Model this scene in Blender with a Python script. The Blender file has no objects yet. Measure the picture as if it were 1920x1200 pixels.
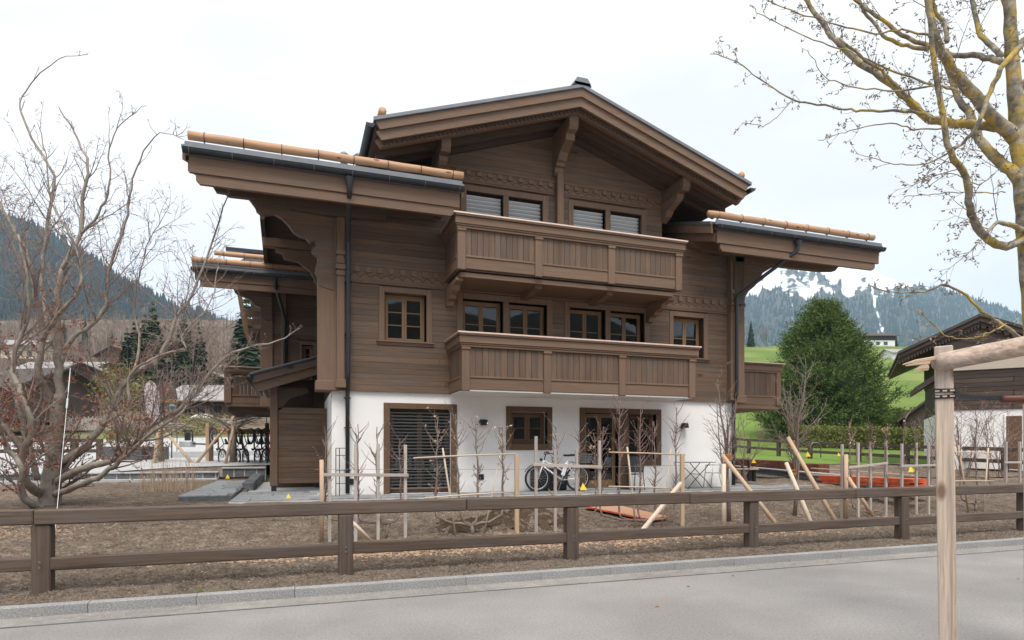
import bpy, math, random
import numpy as np
from mathutils import Vector, Matrix, noise as mnoise

scene = bpy.context.scene
COL = scene.collection
# ---------------------------------------------------------------- camera
TH = math.radians(19.2); CT, ST = math.cos(TH), math.sin(TH)
F = 1170.0; HZ = 846.0; ZC = 1.65; CX = 960.0
cam_d = bpy.data.cameras.new('camera')
cam = bpy.data.objects.new('camera', cam_d); COL.objects.link(cam)
cam.location = (0, 0, ZC)
cam.rotation_euler = (math.radians(90), 0, -TH)
cam_d.sensor_width = 36; cam_d.lens = 36 * F / 1920
cam_d.shift_y = (HZ - 600) / 1920
cam_d.clip_start = 0.05; cam_d.clip_end = 9000
scene.camera = cam

# ---------------------------------------------------------------- world, sun
SUN_EL, SUN_AZ = math.radians(60), math.radians(196)   # azimuth clockwise from +Y
w = bpy.data.worlds.new('World'); scene.world = w; w.use_nodes = True
nt = w.node_tree; nt.nodes.clear()
N = nt.nodes.new; L = nt.links.new
wo = N('ShaderNodeOutputWorld'); bg = N('ShaderNodeBackground'); bg.inputs['Strength'].default_value = 0.049
sky = N('ShaderNodeTexSky'); sky.sky_type = 'NISHITA'; sky.sun_disc = False
sky.sun_elevation = SUN_EL; sky.sun_rotation = SUN_AZ; sky.air_density = 1.2; sky.dust_density = 2.5
tc = N('ShaderNodeTexCoord')
mp = N('ShaderNodeMapping'); mp.inputs['Scale'].default_value = (1.0, 1.0, 2.6); mp.inputs['Location'].default_value = (0.3, 0.9, 0.2)
n1 = N('ShaderNodeTexNoise'); n1.inputs['Scale'].default_value = 1.7; n1.inputs['Detail'].default_value = 6; n1.inputs['Roughness'].default_value = .55
n1.inputs['Distortion'].default_value = .5
r1 = N('ShaderNodeMapRange'); r1.inputs['From Min'].default_value = .36; r1.inputs['From Max'].default_value = .52
r1.inputs['To Min'].default_value = .88; r1.inputs['To Max'].default_value = 1.0
n2 = N('ShaderNodeTexNoise'); n2.inputs['Scale'].default_value = 1.1; n2.inputs['Detail'].default_value = 5
r2 = N('ShaderNodeValToRGB')
r2.color_ramp.elements[0].position = .40; r2.color_ramp.elements[0].color = (8.15, 8.2, 8.3, 1)
r2.color_ramp.elements[1].position = .60; r2.color_ramp.elements[1].color = (10.7, 10.6, 10.45, 1)
mx = N('ShaderNodeMix'); mx.data_type = 'RGBA'
L(tc.outputs['Generated'], mp.inputs['Vector']); L(mp.outputs['Vector'], n1.inputs['Vector']); L(mp.outputs['Vector'], n2.inputs['Vector'])
L(n1.outputs['Fac'], r1.inputs['Value']); L(r1.outputs['Result'], mx.inputs[0])
L(n2.outputs['Fac'], r2.inputs['Fac']); L(sky.outputs['Color'], mx.inputs[6]); L(r2.outputs['Color'], mx.inputs[7])
L(mx.outputs[2], bg.inputs['Color']); L(bg.outputs['Background'], wo.inputs['Surface'])
sd = bpy.data.lights.new('sun', 'SUN'); sd.energy = 1.5; sd.angle = math.radians(28); sd.color = (1, .94, .87)
so = bpy.data.objects.new('sun', sd); COL.objects.link(so)
so.rotation_euler = (math.pi / 2 - SUN_EL, 0, math.pi - SUN_AZ)
so.location = (0, -20, 30)
scene.view_settings.view_transform = 'Standard'; scene.view_settings.look = 'None'
scene.view_settings.exposure = 1.42; scene.view_settings.gamma = 1; scene.view_settings.use_curve_mapping = False
scene.cycles.max_bounces = 6; scene.cycles.diffuse_bounces = 3; scene.cycles.glossy_bounces = 3
scene.cycles.transparent_max_bounces = 12; scene.cycles.volume_bounces = 1
scene.cycles.volume_step_rate = 4

# ---------------------------------------------------------------- coordinate helpers (x along the facade, y away from the road)
def cam_xy(r, d): return (r * CT + d * ST, -r * ST + d * CT)
def depth(x, y): return x * ST + y * CT
def D(px, py, d):                       # a point at depth d in front of the viewpoint
    r = (px - CX) / F * d; x, y = cam_xy(r, d)
    return Vector((x, y, ZC + (HZ - py) * d / F))
def Y(px, py, y):                       # a point on the plane y = const
    k = (px - CX) / F; x = y * (ST + k * CT) / (CT - k * ST)
    return Vector((x, y, ZC + (HZ - py) * depth(x, y) / F))
def G(px, py, z):
    return D(px, py, (ZC - z) * F / (py - HZ))
def lerp(a, b, t): return a + (b - a) * t
def pw(x, pts):
    if x <= pts[0][0]: return pts[0][1]
    for (a, b), (c, d) in zip(pts, pts[1:]):
        if x <= c: return b + (d - b) * (x - a) / (c - a)
    return pts[-1][1]
def sm(a, b, x):
    t = min(1, max(0, (x - a) / (b - a))); return t * t * (3 - 2 * t)
def fbm(x, y, z=0.0, o=4): return mnoise.fractal(Vector((x, y, z)), 1.0, 2.0, o)

def wmat(o):
    b = Matrix.LocRotScale(o.location, o.rotation_euler, o.scale)
    return b if o.parent is None else wmat(o.parent) @ o.matrix_parent_inverse @ b
def adopt(o, parent):                   # parts are modelled in world coordinates
    if parent is not None:
        o.parent = parent; o.matrix_parent_inverse = wmat(parent).inverted()
# ---------------------------------------------------------------- mesh builder
class MB:
    def __init__(s): s.v = []; s.f = []
    def add(s, vs, fs):
        o = len(s.v); s.v.extend([tuple(p) for p in vs]); s.f.extend([tuple(i + o for i in f) for f in fs]); return s
    def box(s, x0, x1, y0, y1, z0, z1, c=0.0):
        if x0 > x1: x0, x1 = x1, x0
        if y0 > y1: y0, y1 = y1, y0
        if z0 > z1: z0, z1 = z1, z0
        return s.obox(Vector(((x0+x1)/2, (y0+y1)/2, (z0+z1)/2)), Vector((1,0,0)), Vector((0,1,0)), Vector((0,0,1)), (x1-x0)/2, (y1-y0)/2, (z1-z0)/2, c)
    def obox(s, o, ax, ay, az, hx, hy, hz, c=0.0):
        c = min(c, hx * .45, hy * .45, hz * .45)
        if c <= 1e-5:
            vs = [o + ax*hx*i + ay*hy*j + az*hz*k for k in (-1,1) for j in (-1,1) for i in (-1,1)]
            return s.add(vs, [(0,2,3,1),(4,5,7,6),(0,1,5,4),(2,6,7,3),(0,4,6,2),(1,3,7,5)])
        vs = []; idx = {}
        for i in (-1,1):
            for j in (-1,1):
                for k in (-1,1):
                    for a in range(3):
                        h = [hx-c, hy-c, hz-c]; h[a] += c
                        idx[(i,j,k,a)] = len(vs); vs.append(o + ax*h[0]*i + ay*h[1]*j + az*h[2]*k)
        fs = []
        for a in range(3):
            b, d = (a+1) % 3, (a+2) % 3
            for sg in (-1,1):
                q = []
                for (p, r) in ((-1,-1),(1,-1),(1,1),(-1,1)):
                    t = [0,0,0]; t[a] = sg; t[b] = p; t[d] = r; q.append(idx[(*t, a)])
                fs.append(q if sg > 0 else q[::-1])
            for p in (-1,1):
                for r in (-1,1):
                    t0 = [0,0,0]; t0[b] = p; t0[d] = r; t0[a] = -1; t1 = list(t0); t1[a] = 1
                    q = [idx[(*t0, b)], idx[(*t1, b)], idx[(*t1, d)], idx[(*t0, d)]]
                    fs.append(q if p * r < 0 else q[::-1])
        for i in (-1,1):
            for j in (-1,1):
                for k in (-1,1):
                    q = [idx[(i,j,k,0)], idx[(i,j,k,1)], idx[(i,j,k,2)]]
                    fs.append(q if i*j*k > 0 else q[::-1])
        return s.add(vs, fs)
    def beam(s, a, b, wd, ht, c=0.0, up=(0,0,1)):
        a = Vector(a); b = Vector(b); x = (b - a); l = x.length; x.normalize(); u = Vector(up)
        y = u.cross(x)
        if y.length < 1e-4: y = Vector((1,0,0)).cross(x)
        y.normalize(); z = x.cross(y)
        return s.obox((a+b)/2, x, y, z, l/2, wd/2, ht/2, c)
    def prism(s, poly, off):
        n = len(poly); off = Vector(off); p = [Vector(q) for q in poly]
        nrm = Vector((0,0,0))
        for i in range(n): nrm += p[i].cross(p[(i+1) % n])
        if nrm.dot(off) > 0: p = p[::-1]
        vs = p + [q + off for q in p]
        fs = [tuple(range(n)), tuple(range(2*n-1, n-1, -1))] + [(i, n+i, n+(i+1) % n, (i+1) % n)[::1] for i in range(n)]
        return s.add(vs, [fs[0], fs[1]] + [f[::-1] for f in fs[2:]])
    def tube(s, pts, rad, n=6, cap=True):
        pts = [Vector(p) for p in pts]; m = len(pts)
        if not hasattr(rad, '__len__'): rad = [rad] * m
        t0 = (pts[1] - pts[0]).normalized()
        u = t0.cross(Vector((0,0,1)))
        if u.length < .1: u = t0.cross(Vector((1,0,0)))
        u.normalize(); o = len(s.v)
        for i in range(m):
            if i == 0: t = t0
            elif i == m-1: t = (pts[i] - pts[i-1]).normalized()
            else: t = ((pts[i+1] - pts[i]).normalized() + (pts[i] - pts[i-1]).normalized()).normalized()
            u = (u - t * u.dot(t))
            if u.length < 1e-6: u = t.orthogonal()
            u.normalize(); v = t.cross(u)
            for j in range(n):
                a = 2 * math.pi * j / n
                s.v.append(tuple(pts[i] + (u * math.cos(a) + v * math.sin(a)) * rad[i]))
        for i in range(m-1):
            for j in range(n):
                a = o + i*n + j; b = o + i*n + (j+1) % n
                s.f.append((a, b, b+n, a+n))
        if cap:
            s.f.append(tuple(o + j for j in range(n))[::-1]); s.f.append(tuple(o + (m-1)*n + j for j in range(n)))
        return s
    def torus(s, c, ax, R, r, n=24, m=6, a0=0, a1=2*math.pi):
        c = Vector(c); ax = Vector(ax).normalized(); u = ax.orthogonal().normalized(); v = ax.cross(u)
        full = abs(a1 - a0 - 2*math.pi) < 1e-3; o = len(s.v); cnt = n if full else n+1
        for i in range(cnt):
            a = a0 + (a1-a0) * i / n; dr = u*math.cos(a) + v*math.sin(a)
            for j in range(m):
                b = 2*math.pi*j/m; s.v.append(tuple(c + dr*(R + r*math.cos(b)) + ax*r*math.sin(b)))
        for i in range(n):
            i2 = (i+1) % cnt
            for j in range(m):
                s.f.append((o+i*m+j, o+i2*m+j, o+i2*m+(j+1) % m, o+i*m+(j+1) % m))
        return s
    def mesh(s, name, mat, smooth=False):
        me = bpy.data.meshes.new(name); me.from_pydata(s.v, [], s.f)
        for m_ in (mat if isinstance(mat, (list, tuple)) else [mat]): me.materials.append(m_)
        if smooth: me.polygons.foreach_set('use_smooth', [True] * len(me.polygons))
        me.update(); return me
    def obj(s, name, mat, parent=None, smooth=False, **kw):
        o = bpy.data.objects.new(name, s.mesh(name, mat, smooth)); COL.objects.link(o)
        adopt(o, parent)
        return tag(o, **kw)

def tag(o, label=None, cat=None, group=None, kind=None):
    if label: o['label'] = label
    if cat: o['category'] = cat
    if group: o['group'] = group
    if kind: o['kind'] = kind
    return o
def thing(name, label=None, cat=None, loc=(0,0,0), rz=0.0, group=None, kind=None):
    o = bpy.data.objects.new(name, None); COL.objects.link(o); o.location = loc; o.rotation_euler = (0,0,rz)
    o.empty_display_size = .2
    return tag(o, label, cat, group, kind)
def inst(me, name, parent=None, loc=(0,0,0), rot=(0,0,0), sc=(1,1,1), **kw):
    o = bpy.data.objects.new(name, me); COL.objects.link(o); o.location = loc; o.rotation_euler = rot; o.scale = sc
    adopt(o, parent)
    return tag(o, **kw)
def copy_tree(o, parent=None):
    c = o.copy(); COL.objects.link(c); c.parent = parent
    for ch in [x for x in bpy.data.objects if x.parent == o]: copy_tree(ch, c)
    return c

# ---------------------------------------------------------------- materials
MATS = {}
def newmat(name):
    m = bpy.data.materials.new(name); m.use_nodes = True; n = m.node_tree; b = n.nodes['Principled BSDF']; return m, n, b
def ramp(n, stops):
    r = n.nodes.new('ShaderNodeValToRGB'); e = r.color_ramp.elements
    e[0].position, e[0].color = stops[0][0], (*stops[0][1], 1); e[1].position, e[1].color = stops[-1][0], (*stops[-1][1], 1)
    for p, c in stops[1:-1]: x = e.new(p); x.color = (*c, 1)
    return r
def plain(name, col, rough=.6, metal=0.0, spec=.4, noise=0.0, nscale=8.0, bump=0.0, bscale=60.0, rand=0.0):
    m, n, b = newmat(name); b.inputs['Base Color'].default_value = (*col, 1); b.inputs['Roughness'].default_value = rough
    b.inputs['Metallic'].default_value = metal; b.inputs['Specular IOR Level'].default_value = spec
    tcn = n.nodes.new('ShaderNodeTexCoord'); src = None
    if noise:
        t = n.nodes.new('ShaderNodeTexNoise'); t.inputs['Scale'].default_value = nscale; t.inputs['Detail'].default_value = 6; t.inputs['Roughness'].default_value = .62
        n.links.new(tcn.outputs['Object'], t.inputs['Vector'])
        r = ramp(n, [(.3, tuple(c*(1-noise) for c in col)), (.7, tuple(min(1, c*(1+noise)) for c in col))])
        n.links.new(t.outputs['Fac'], r.inputs['Fac']); n.links.new(r.outputs['Color'], b.inputs['Base Color']); src = r.outputs['Color']
    if rand:
        oi = n.nodes.new('ShaderNodeObjectInfo'); mr = n.nodes.new('ShaderNodeMapRange'); mr.inputs['To Min'].default_value = 1-rand; mr.inputs['To Max'].default_value = 1+rand
        n.links.new(oi.outputs['Random'], mr.inputs['Value'])
        mm = n.nodes.new('ShaderNodeMix'); mm.data_type = 'RGBA'; mm.blend_type = 'MULTIPLY'; mm.inputs[0].default_value = 1
        if src: n.links.new(src, mm.inputs[6])
        else: mm.inputs[6].default_value = (*col, 1)
        n.links.new(mr.outputs['Result'], mm.inputs[7]); n.links.new(mm.outputs[2], b.inputs['Base Color'])
    if bump:
        t2 = n.nodes.new('ShaderNodeTexNoise'); t2.inputs['Scale'].default_value = bscale; t2.inputs['Detail'].default_value = 4
        n.links.new(tcn.outputs['Object'], t2.inputs['Vector'])
        bp = n.nodes.new('ShaderNodeBump'); bp.inputs['Strength'].default_value = bump; bp.inputs['Distance'].default_value = .02
        n.links.new(t2.outputs['Fac'], bp.inputs['Height']); n.links.new(bp.outputs['Normal'], b.inputs['Normal'])
    return m
def wood(name, col, axis='X', contrast=.35, rough=.6, rand=.16, across=26.0, along=.9, knots=0.0, grey=None, gamt=.35, kr=.05):
    k0 = kr
    m, n, b = newmat(name); b.inputs['Roughness'].default_value = rough; b.inputs['Specular IOR Level'].default_value = .3
    tcn = n.nodes.new('ShaderNodeTexCoord'); oi = n.nodes.new('ShaderNodeObjectInfo')
    ml = n.nodes.new('ShaderNodeVectorMath'); ml.operation = 'MULTIPLY_ADD'; ml.inputs[1].default_value = (1,1,1)
    cmb = n.nodes.new('ShaderNodeVectorMath'); cmb.operation = 'SCALE'; cmb.inputs[0].default_value = (13.1, 7.7, 9.3)
    n.links.new(oi.outputs['Random'], cmb.inputs['Scale']); n.links.new(tcn.outputs['Object'], ml.inputs[0]); n.links.new(cmb.outputs['Vector'], ml.inputs[2])
    mp_ = n.nodes.new('ShaderNodeMapping'); sc = {'X': (along, across, across), 'Y': (across, along, across), 'Z': (across, across, along)}[axis]
    mp_.inputs['Scale'].default_value = sc; n.links.new(ml.outputs['Vector'], mp_.inputs['Vector'])
    t = n.nodes.new('ShaderNodeTexNoise'); t.inputs['Scale'].default_value = 1.3; t.inputs['Detail'].default_value = 8; t.inputs['Roughness'].default_value = .68; t.inputs['Distortion'].default_value = .6
    n.links.new(mp_.outputs['Vector'], t.inputs['Vector'])
    dk = tuple(c*(1-contrast) for c in col); lt = tuple(min(1, c*(1+contrast)) for c in col)
    r = ramp(n, [(.32, dk), (.5, col), (.68, lt)]); n.links.new(t.outputs['Fac'], r.inputs['Fac'])
    cur = r.outputs['Color']
    # uneven stain: weathered greyer clouds
    t2 = n.nodes.new('ShaderNodeTexNoise'); t2.inputs['Scale'].default_value = 1.0; t2.inputs['Detail'].default_value = 5; t2.inputs['Roughness'].default_value = .7
    mp2 = n.nodes.new('ShaderNodeMapping'); mp2.inputs['Scale'].default_value = tuple(1.1 if q == along else 5.0 for q in sc)
    n.links.new(ml.outputs['Vector'], mp2.inputs['Vector']); n.links.new(mp2.outputs['Vector'], t2.inputs['Vector'])
    gr = grey or tuple(sum(col)/3*.92 for _ in range(3))
    mr2 = n.nodes.new('ShaderNodeMapRange'); mr2.inputs['From Min'].default_value = .42; mr2.inputs['From Max'].default_value = .68; mr2.inputs['To Max'].default_value = gamt
    n.links.new(t2.outputs['Fac'], mr2.inputs['Value'])
    m2 = n.nodes.new('ShaderNodeMix'); m2.data_type = 'RGBA'; m2.inputs[7].default_value = (*gr, 1)
    n.links.new(mr2.outputs['Result'], m2.inputs[0]); n.links.new(cur, m2.inputs[6]); cur = m2.outputs[2]
    if knots:
        vo = n.nodes.new('ShaderNodeTexVoronoi'); vo.inputs['Scale'].default_value = knots
        mpk = n.nodes.new('ShaderNodeMapping'); mpk.inputs['Scale'].default_value = tuple(.45 if q == along else 1.0 for q in sc)
        n.links.new(ml.outputs['Vector'], mpk.inputs['Vector']); n.links.new(mpk.outputs['Vector'], vo.inputs['Vector'])
        kr = n.nodes.new('ShaderNodeMapRange'); kr.inputs['From Min'].default_value = k0; kr.inputs['From Max'].default_value = k0+.05; kr.inputs['To Min'].default_value = .85; kr.inputs['To Max'].default_value = 0
        n.links.new(vo.outputs['Distance'], kr.inputs['Value'])
        m3 = n.nodes.new('ShaderNodeMix'); m3.data_type = 'RGBA'; m3.inputs[7].default_value = (col[0]*.32, col[1]*.2, col[2]*.15, 1)
        n.links.new(kr.outputs['Result'], m3.inputs[0]); n.links.new(cur, m3.inputs[6]); cur = m3.outputs[2]
    mr = n.nodes.new('ShaderNodeMapRange'); mr.inputs['To Min'].default_value = 1-rand; mr.inputs['To Max'].default_value = 1+rand
    n.links.new(oi.outputs['Random'], mr.inputs['Value'])
    mm = n.nodes.new('ShaderNodeMix'); mm.data_type = 'RGBA'; mm.blend_type = 'MULTIPLY'; mm.inputs[0].default_value = 1
    n.links.new(cur, mm.inputs[6]); n.links.new(mr.outputs['Result'], mm.inputs[7]); n.links.new(mm.outputs[2], b.inputs['Base Color'])
    bp = n.nodes.new('ShaderNodeBump'); bp.inputs['Strength'].default_value = .25; bp.inputs['Distance'].default_value = .004
    n.links.new(t.outputs['Fac'], bp.inputs['Height']); n.links.new(bp.outputs['Normal'], b.inputs['Normal'])
    return m
def ground_mat(name, stops, scale, bump, bdist, fine=60.0, rough=.95, spec=.1, big=0.0, bigscale=.3, stain=None):
    m, n, b = newmat(name); b.inputs['Roughness'].default_value = rough; b.inputs['Specular IOR Level'].default_value = spec
    tcn = n.nodes.new('ShaderNodeTexCoord')
    t = n.nodes.new('ShaderNodeTexNoise'); t.inputs['Scale'].default_value = scale; t.inputs['Detail'].default_value = 9; t.inputs['Roughness'].default_value = .72
    t3 = n.nodes.new('ShaderNodeTexNoise'); t3.inputs['Scale'].default_value = fine; t3.inputs['Detail'].default_value = 5; t3.inputs['Roughness'].default_value = .8
    tb = n.nodes.new('ShaderNodeTexNoise'); tb.inputs['Scale'].default_value = bigscale; tb.inputs['Detail'].default_value = 5
    for x in (t, t3, tb): n.links.new(tcn.outputs['Object'], x.inputs['Vector'])
    ad = n.nodes.new('ShaderNodeMath'); ad.operation = 'MULTIPLY_ADD'; ad.inputs[1].default_value = .55
    n.links.new(t3.outputs['Fac'], ad.inputs[0])
    hf = n.nodes.new('ShaderNodeMath'); hf.operation = 'MULTIPLY'; hf.inputs[1].default_value = .45; n.links.new(t.outputs['Fac'], hf.inputs[0]); n.links.new(hf.outputs[0], ad.inputs[2])
    r = ramp(n, stops); n.links.new(ad.outputs[0], r.inputs['Fac']); cur = r.outputs['Color']
    if big:
        mr = n.nodes.new('ShaderNodeMapRange'); mr.inputs['From Min'].default_value = .35; mr.inputs['From Max'].default_value = .65; mr.inputs['To Min'].default_value = 1-big; mr.inputs['To Max'].default_value = 1+big
        n.links.new(tb.outputs['Fac'], mr.inputs['Value'])
        mm = n.nodes.new('ShaderNodeMix'); mm.data_type = 'RGBA'; mm.blend_type = 'MULTIPLY'; mm.inputs[0].default_value = 1
        n.links.new(cur, mm.inputs[6]); n.links.new(mr.outputs['Result'], mm.inputs[7]); cur = mm.outputs[2]
    n.links.new(cur, b.inputs['Base Color'])
    bp = n.nodes.new('ShaderNodeBump'); bp.inputs['Strength'].default_value = bump; bp.inputs['Distance'].default_value = bdist
    n.links.new(ad.outputs[0], bp.inputs['Height']); n.links.new(bp.outputs['Normal'], b.inputs['Normal'])
    return m

TIM = (.140, .086, .054); TIM2 = (.172, .106, .067)
for a in 'XYZ':
    MATS['timber'+a] = wood('stained_timber_'+a, TIM, a, contrast=.36, rand=.17, knots=1.5 if a == 'X' else 0, gamt=.5)
    MATS['trim'+a] = wood('planed_timber_'+a, TIM2, a, contrast=.2, rand=.08, gamt=.2)
    MATS['dark'+a] = wood('dark_timber_'+a, (.085, .053, .035), a, contrast=.3, rand=.1)  # dark tone also stands in for shade on some trim and in the porch
    MATS['fence'+a] = wood('fence_timber_'+a, (.098, .068, .050), a, contrast=.5, rand=.08, across=18, along=.7, gamt=.5, grey=(.11,.10,.095), rough=.75)
    MATS['larch'+a] = wood('raw_larch_'+a, (.50, .355, .235), a, contrast=.16, rand=.05, knots=5.0, gamt=.1, kr=.13)
    MATS['log'+a] = wood('snow_guard_larch_'+a, (.50, .29, .165), a, contrast=.18, rand=.05, knots=5.0, gamt=.15, kr=.13)
    MATS['pale'+a] = wood('pale_stake_wood_'+a, (.56, .45, .34), a, contrast=.16, rand=.12, gamt=.15)
    MATS['greywood'+a] = wood('grey_weathered_wood_'+a, (.43, .37, .33), a, contrast=.22, rand=.1, gamt=.3, grey=(.4,.38,.36))
    MATS['oldwood'+a] = wood('weathered_dark_boards_'+a, (.075, .05, .038), a, contrast=.45, rand=.25, across=14)
MATS['carve'] = plain('carved_timber', (.165, .103, .066), .6, noise=.15, nscale=20)
MATS['casement'] = wood('oak_window_frame', (.235, .142, .072), 'Z', contrast=.12, rand=.04, gamt=.05)
MATS['doorframe'] = wood('brown_door_frame', (.13, .075, .042), 'Z', contrast=.18, rand=.04, gamt=.1)
def white_render():
    m = plain('white_render', (.84, .82, .795), .9, spec=.2, noise=.035, nscale=1.5, bump=.25, bscale=180)
    n = m.node_tree; b = n.nodes['Principled BSDF']; lk = b.inputs['Base Color'].links[0]; src = lk.from_socket; n.links.remove(lk)
    tcn = n.nodes.new('ShaderNodeTexCoord'); sp = n.nodes.new('ShaderNodeSeparateXYZ'); n.links.new(tcn.outputs['Object'], sp.inputs[0])
    t = n.nodes.new('ShaderNodeTexNoise'); t.inputs['Scale'].default_value = 5; t.inputs['Detail'].default_value = 8; n.links.new(tcn.outputs['Object'], t.inputs['Vector'])
    ad = n.nodes.new('ShaderNodeMath'); ad.operation = 'MULTIPLY_ADD'; ad.inputs[1].default_value = -.55; n.links.new(t.outputs['Fac'], ad.inputs[0]); n.links.new(sp.outputs[2], ad.inputs[2])
    mr = n.nodes.new('ShaderNodeMapRange'); mr.inputs['From Min'].default_value = .33; mr.inputs['From Max'].default_value = .62; mr.inputs['To Min'].default_value = .30; mr.inputs['To Max'].default_value = 0
    n.links.new(ad.outputs[0], mr.inputs['Value'])       # splash dirt at the foot of the wall
    mx = n.nodes.new('ShaderNodeMix'); mx.data_type = 'RGBA'; mx.inputs[7].default_value = (.42,.37,.31,1)
    n.links.new(mr.outputs['Result'], mx.inputs[0]); n.links.new(src, mx.inputs[6]); n.links.new(mx.outputs[2], b.inputs['Base Color']); return m
MATS['white'] = white_render()
MATS['metal'] = plain('anthracite_metal', (.045, .05, .058), .38, metal=.55, spec=.5, noise=.12, nscale=5)
MATS['metal2'] = plain('grey_sheet_metal', (.20, .205, .215), .42, metal=.5, noise=.1, nscale=4)
MATS['copper'] = plain('bright_metal_capping', (.85, .62, .50), .38, metal=.6, noise=.08)
MATS['blind'] = plain('silver_blind', (.50, .52, .53), .42, metal=.3)
MATS['blinddark'] = plain('anthracite_blind', (.24, .245, .25), .35, metal=.2)
MATS['black'] = plain('black_plastic', (.018, .018, .02), .5)
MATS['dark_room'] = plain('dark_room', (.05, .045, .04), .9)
MATS['curtain'] = plain('pale_curtain', (.55, .53, .50), .9, noise=.1)
MATS['slate'] = plain('slate_tile', (.115, .12, .135), .5, noise=.25, nscale=3, rand=.18)
def glass():
    m, n, b = newmat('window_glass'); n.nodes.remove(b)
    out = n.nodes['Material Output']; tr = n.nodes.new('ShaderNodeBsdfTransparent'); tr.inputs['Color'].default_value = (.55, .58, .57, 1)
    g = n.nodes.new('ShaderNodeBsdfGlossy'); g.inputs['Roughness'].default_value = .02; g.inputs['Color'].default_value = (1,1,1,1)
    fr = n.nodes.new('ShaderNodeFresnel'); fr.inputs['IOR'].default_value = 1.5
    mxs = n.nodes.new('ShaderNodeMixShader'); n.links.new(fr.outputs[0], mxs.inputs[0]); n.links.new(tr.outputs[0], mxs.inputs[1]); n.links.new(g.outputs[0], mxs.inputs[2])
    n.links.new(mxs.outputs[0], out.inputs['Surface']); return m
MATS['glass'] = glass()
MATS['asphalt'] = ground_mat('worn_asphalt', [(.38,(.14,.131,.125)), (.47,(.235,.220,.208)), (.54,(.28,.262,.248)), (.64,(.40,.376,.355))], 40.0, .25, .008, fine=95.0, rough=.85, big=.13, bigscale=.7, spec=.3)
MATS['gutterstone'] = ground_mat('gritty_gutter', [(.3,(.16,.145,.13)), (.5,(.25,.235,.215)), (.68,(.36,.34,.32))], 8, .3, .01, fine=120, rough=.9, big=.12, bigscale=1)
MATS['granite'] = ground_mat('granite_kerb', [(.38,(.14,.138,.135)), (.5,(.29,.285,.278)), (.60,(.47,.46,.45))], 55, .8, .008, fine=220, rough=.85, big=.1, bigscale=1)
MATS['soil'] = ground_mat('garden_soil', [(.36,(.040,.030,.023)), (.46,(.135,.100,.074)), (.54,(.245,.190,.145)), (.64,(.42,.35,.285))], 5.0, 1.0, .07, fine=24, big=.2, bigscale=.35)
MATS['darksoil'] = ground_mat('fresh_dug_earth', [(.30,(.04,.027,.018)), (.5,(.10,.070,.046)), (.70,(.20,.15,.10))], 7, 1.0, .06, fine=40, big=.2, bigscale=1)
MATS['paving'] = plain('natural_stone_paving', (.235, .24, .245), .7, noise=.22, nscale=6, bump=.15, bscale=50, rand=.16)
MATS['steps'] = plain('dark_stone_wall', (.13, .135, .14), .75, noise=.3, nscale=8, bump=.3, bscale=40, rand=.22)
MATS['stonecap'] = plain('pale_coping', (.42, .43, .435), .75, noise=.12, nscale=6)
MATS['mortar'] = plain('pale_mortar', (.5, .5, .49), .9, noise=.1)
MATS['corten'] = plain('corten_steel', (.16, .06, .028), .8, noise=.4, nscale=3, bump=.1)
MATS['orange'] = plain('orange_formwork', (.55, .10, .035), .7, noise=.4, nscale=5, rand=.12)
MATS['redply'] = wood('faced_plywood', (.48, .26, .16), 'X', contrast=.12, rand=.05, gamt=.3, grey=(.4,.36,.32))
MATS['yellow'] = plain('yellow_plastic', (.85, .62, .03), .5)
MATS['planter'] = plain('grey_planter', (.10, .105, .115), .7, noise=.1)
MATS['grass'] = ground_mat('meadow_grass', [(.28,(.08,.135,.028)), (.5,(.14,.215,.045)), (.72,(.20,.26,.07))], .25, .3, .1, fine=5, big=.22, bigscale=.035)
# ================================================================ terrain
def zn(y): return pw(y, [(7.0,.0),(7.58,.085),(8.4,.085),(9.1,.13),(10.4,.20),(12.2,.40),(14.0,.56),(16,.585),(22,.71)])
def zr(d): return pw(d, [(18,.60),(22,.72),(28,.90),(33,1.13),(40,1.44),(48,2.0),(60,3.8),(70,5.6),(110,12),(150,20.4),(200,31.5),(250,43.5),(300,46),(600,52),(1500,60),(3000,60)])
def zl(d): return pw(d, [(18,.62),(21.5,.74),(22.6,.98),(24,1.08),(25.5,1.18),(35,1.26),(60,3.2),(90,6.3),(120,10.5),(200,27),(300,52),(400,80),(500,107),(700,120),(1500,120),(3000,120)])
def gz(x, y):
    d = depth(x, y); r = x*CT - y*ST
    t = sm(-.15, .25, r/max(d, 1))
    near = zn(y)
    far_l = zl(d) if x < 0 else zl(d)
    a = lerp(far_l, zr(d), t)
    if y < 7: return -.03
    s = sm(15.5, 22, y) if x < 6 else sm(16.5, 20, d)
    if d > 24: s = 1
    if y < 13 and d < 22: s = 0
    z = lerp(near, a, s)
    if d > 60: z += fbm(x*.012, y*.012)*sm(60, 200, d)*(4 if t < .5 else 1.4)
    return z
def grid_mesh(xs, ys, fz, keep=None):
    m = MB(); nx, ny = len(xs), len(ys)
    for y in ys:
        for x in xs: m.v.append((x, y, fz(x, y)))
    for j in range(ny-1):
        for i in range(nx-1):
            if keep is None or keep((xs[i]+xs[i+1])/2, (ys[j]+ys[j+1])/2):
                a = j*nx+i; m.f.append((a, a+1, a+nx+1, a+nx))
    return m
def rng(a, b, s):
    n = max(1, int(round((b-a)/s))); return [a+(b-a)*i/n for i in range(n+1)]

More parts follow.
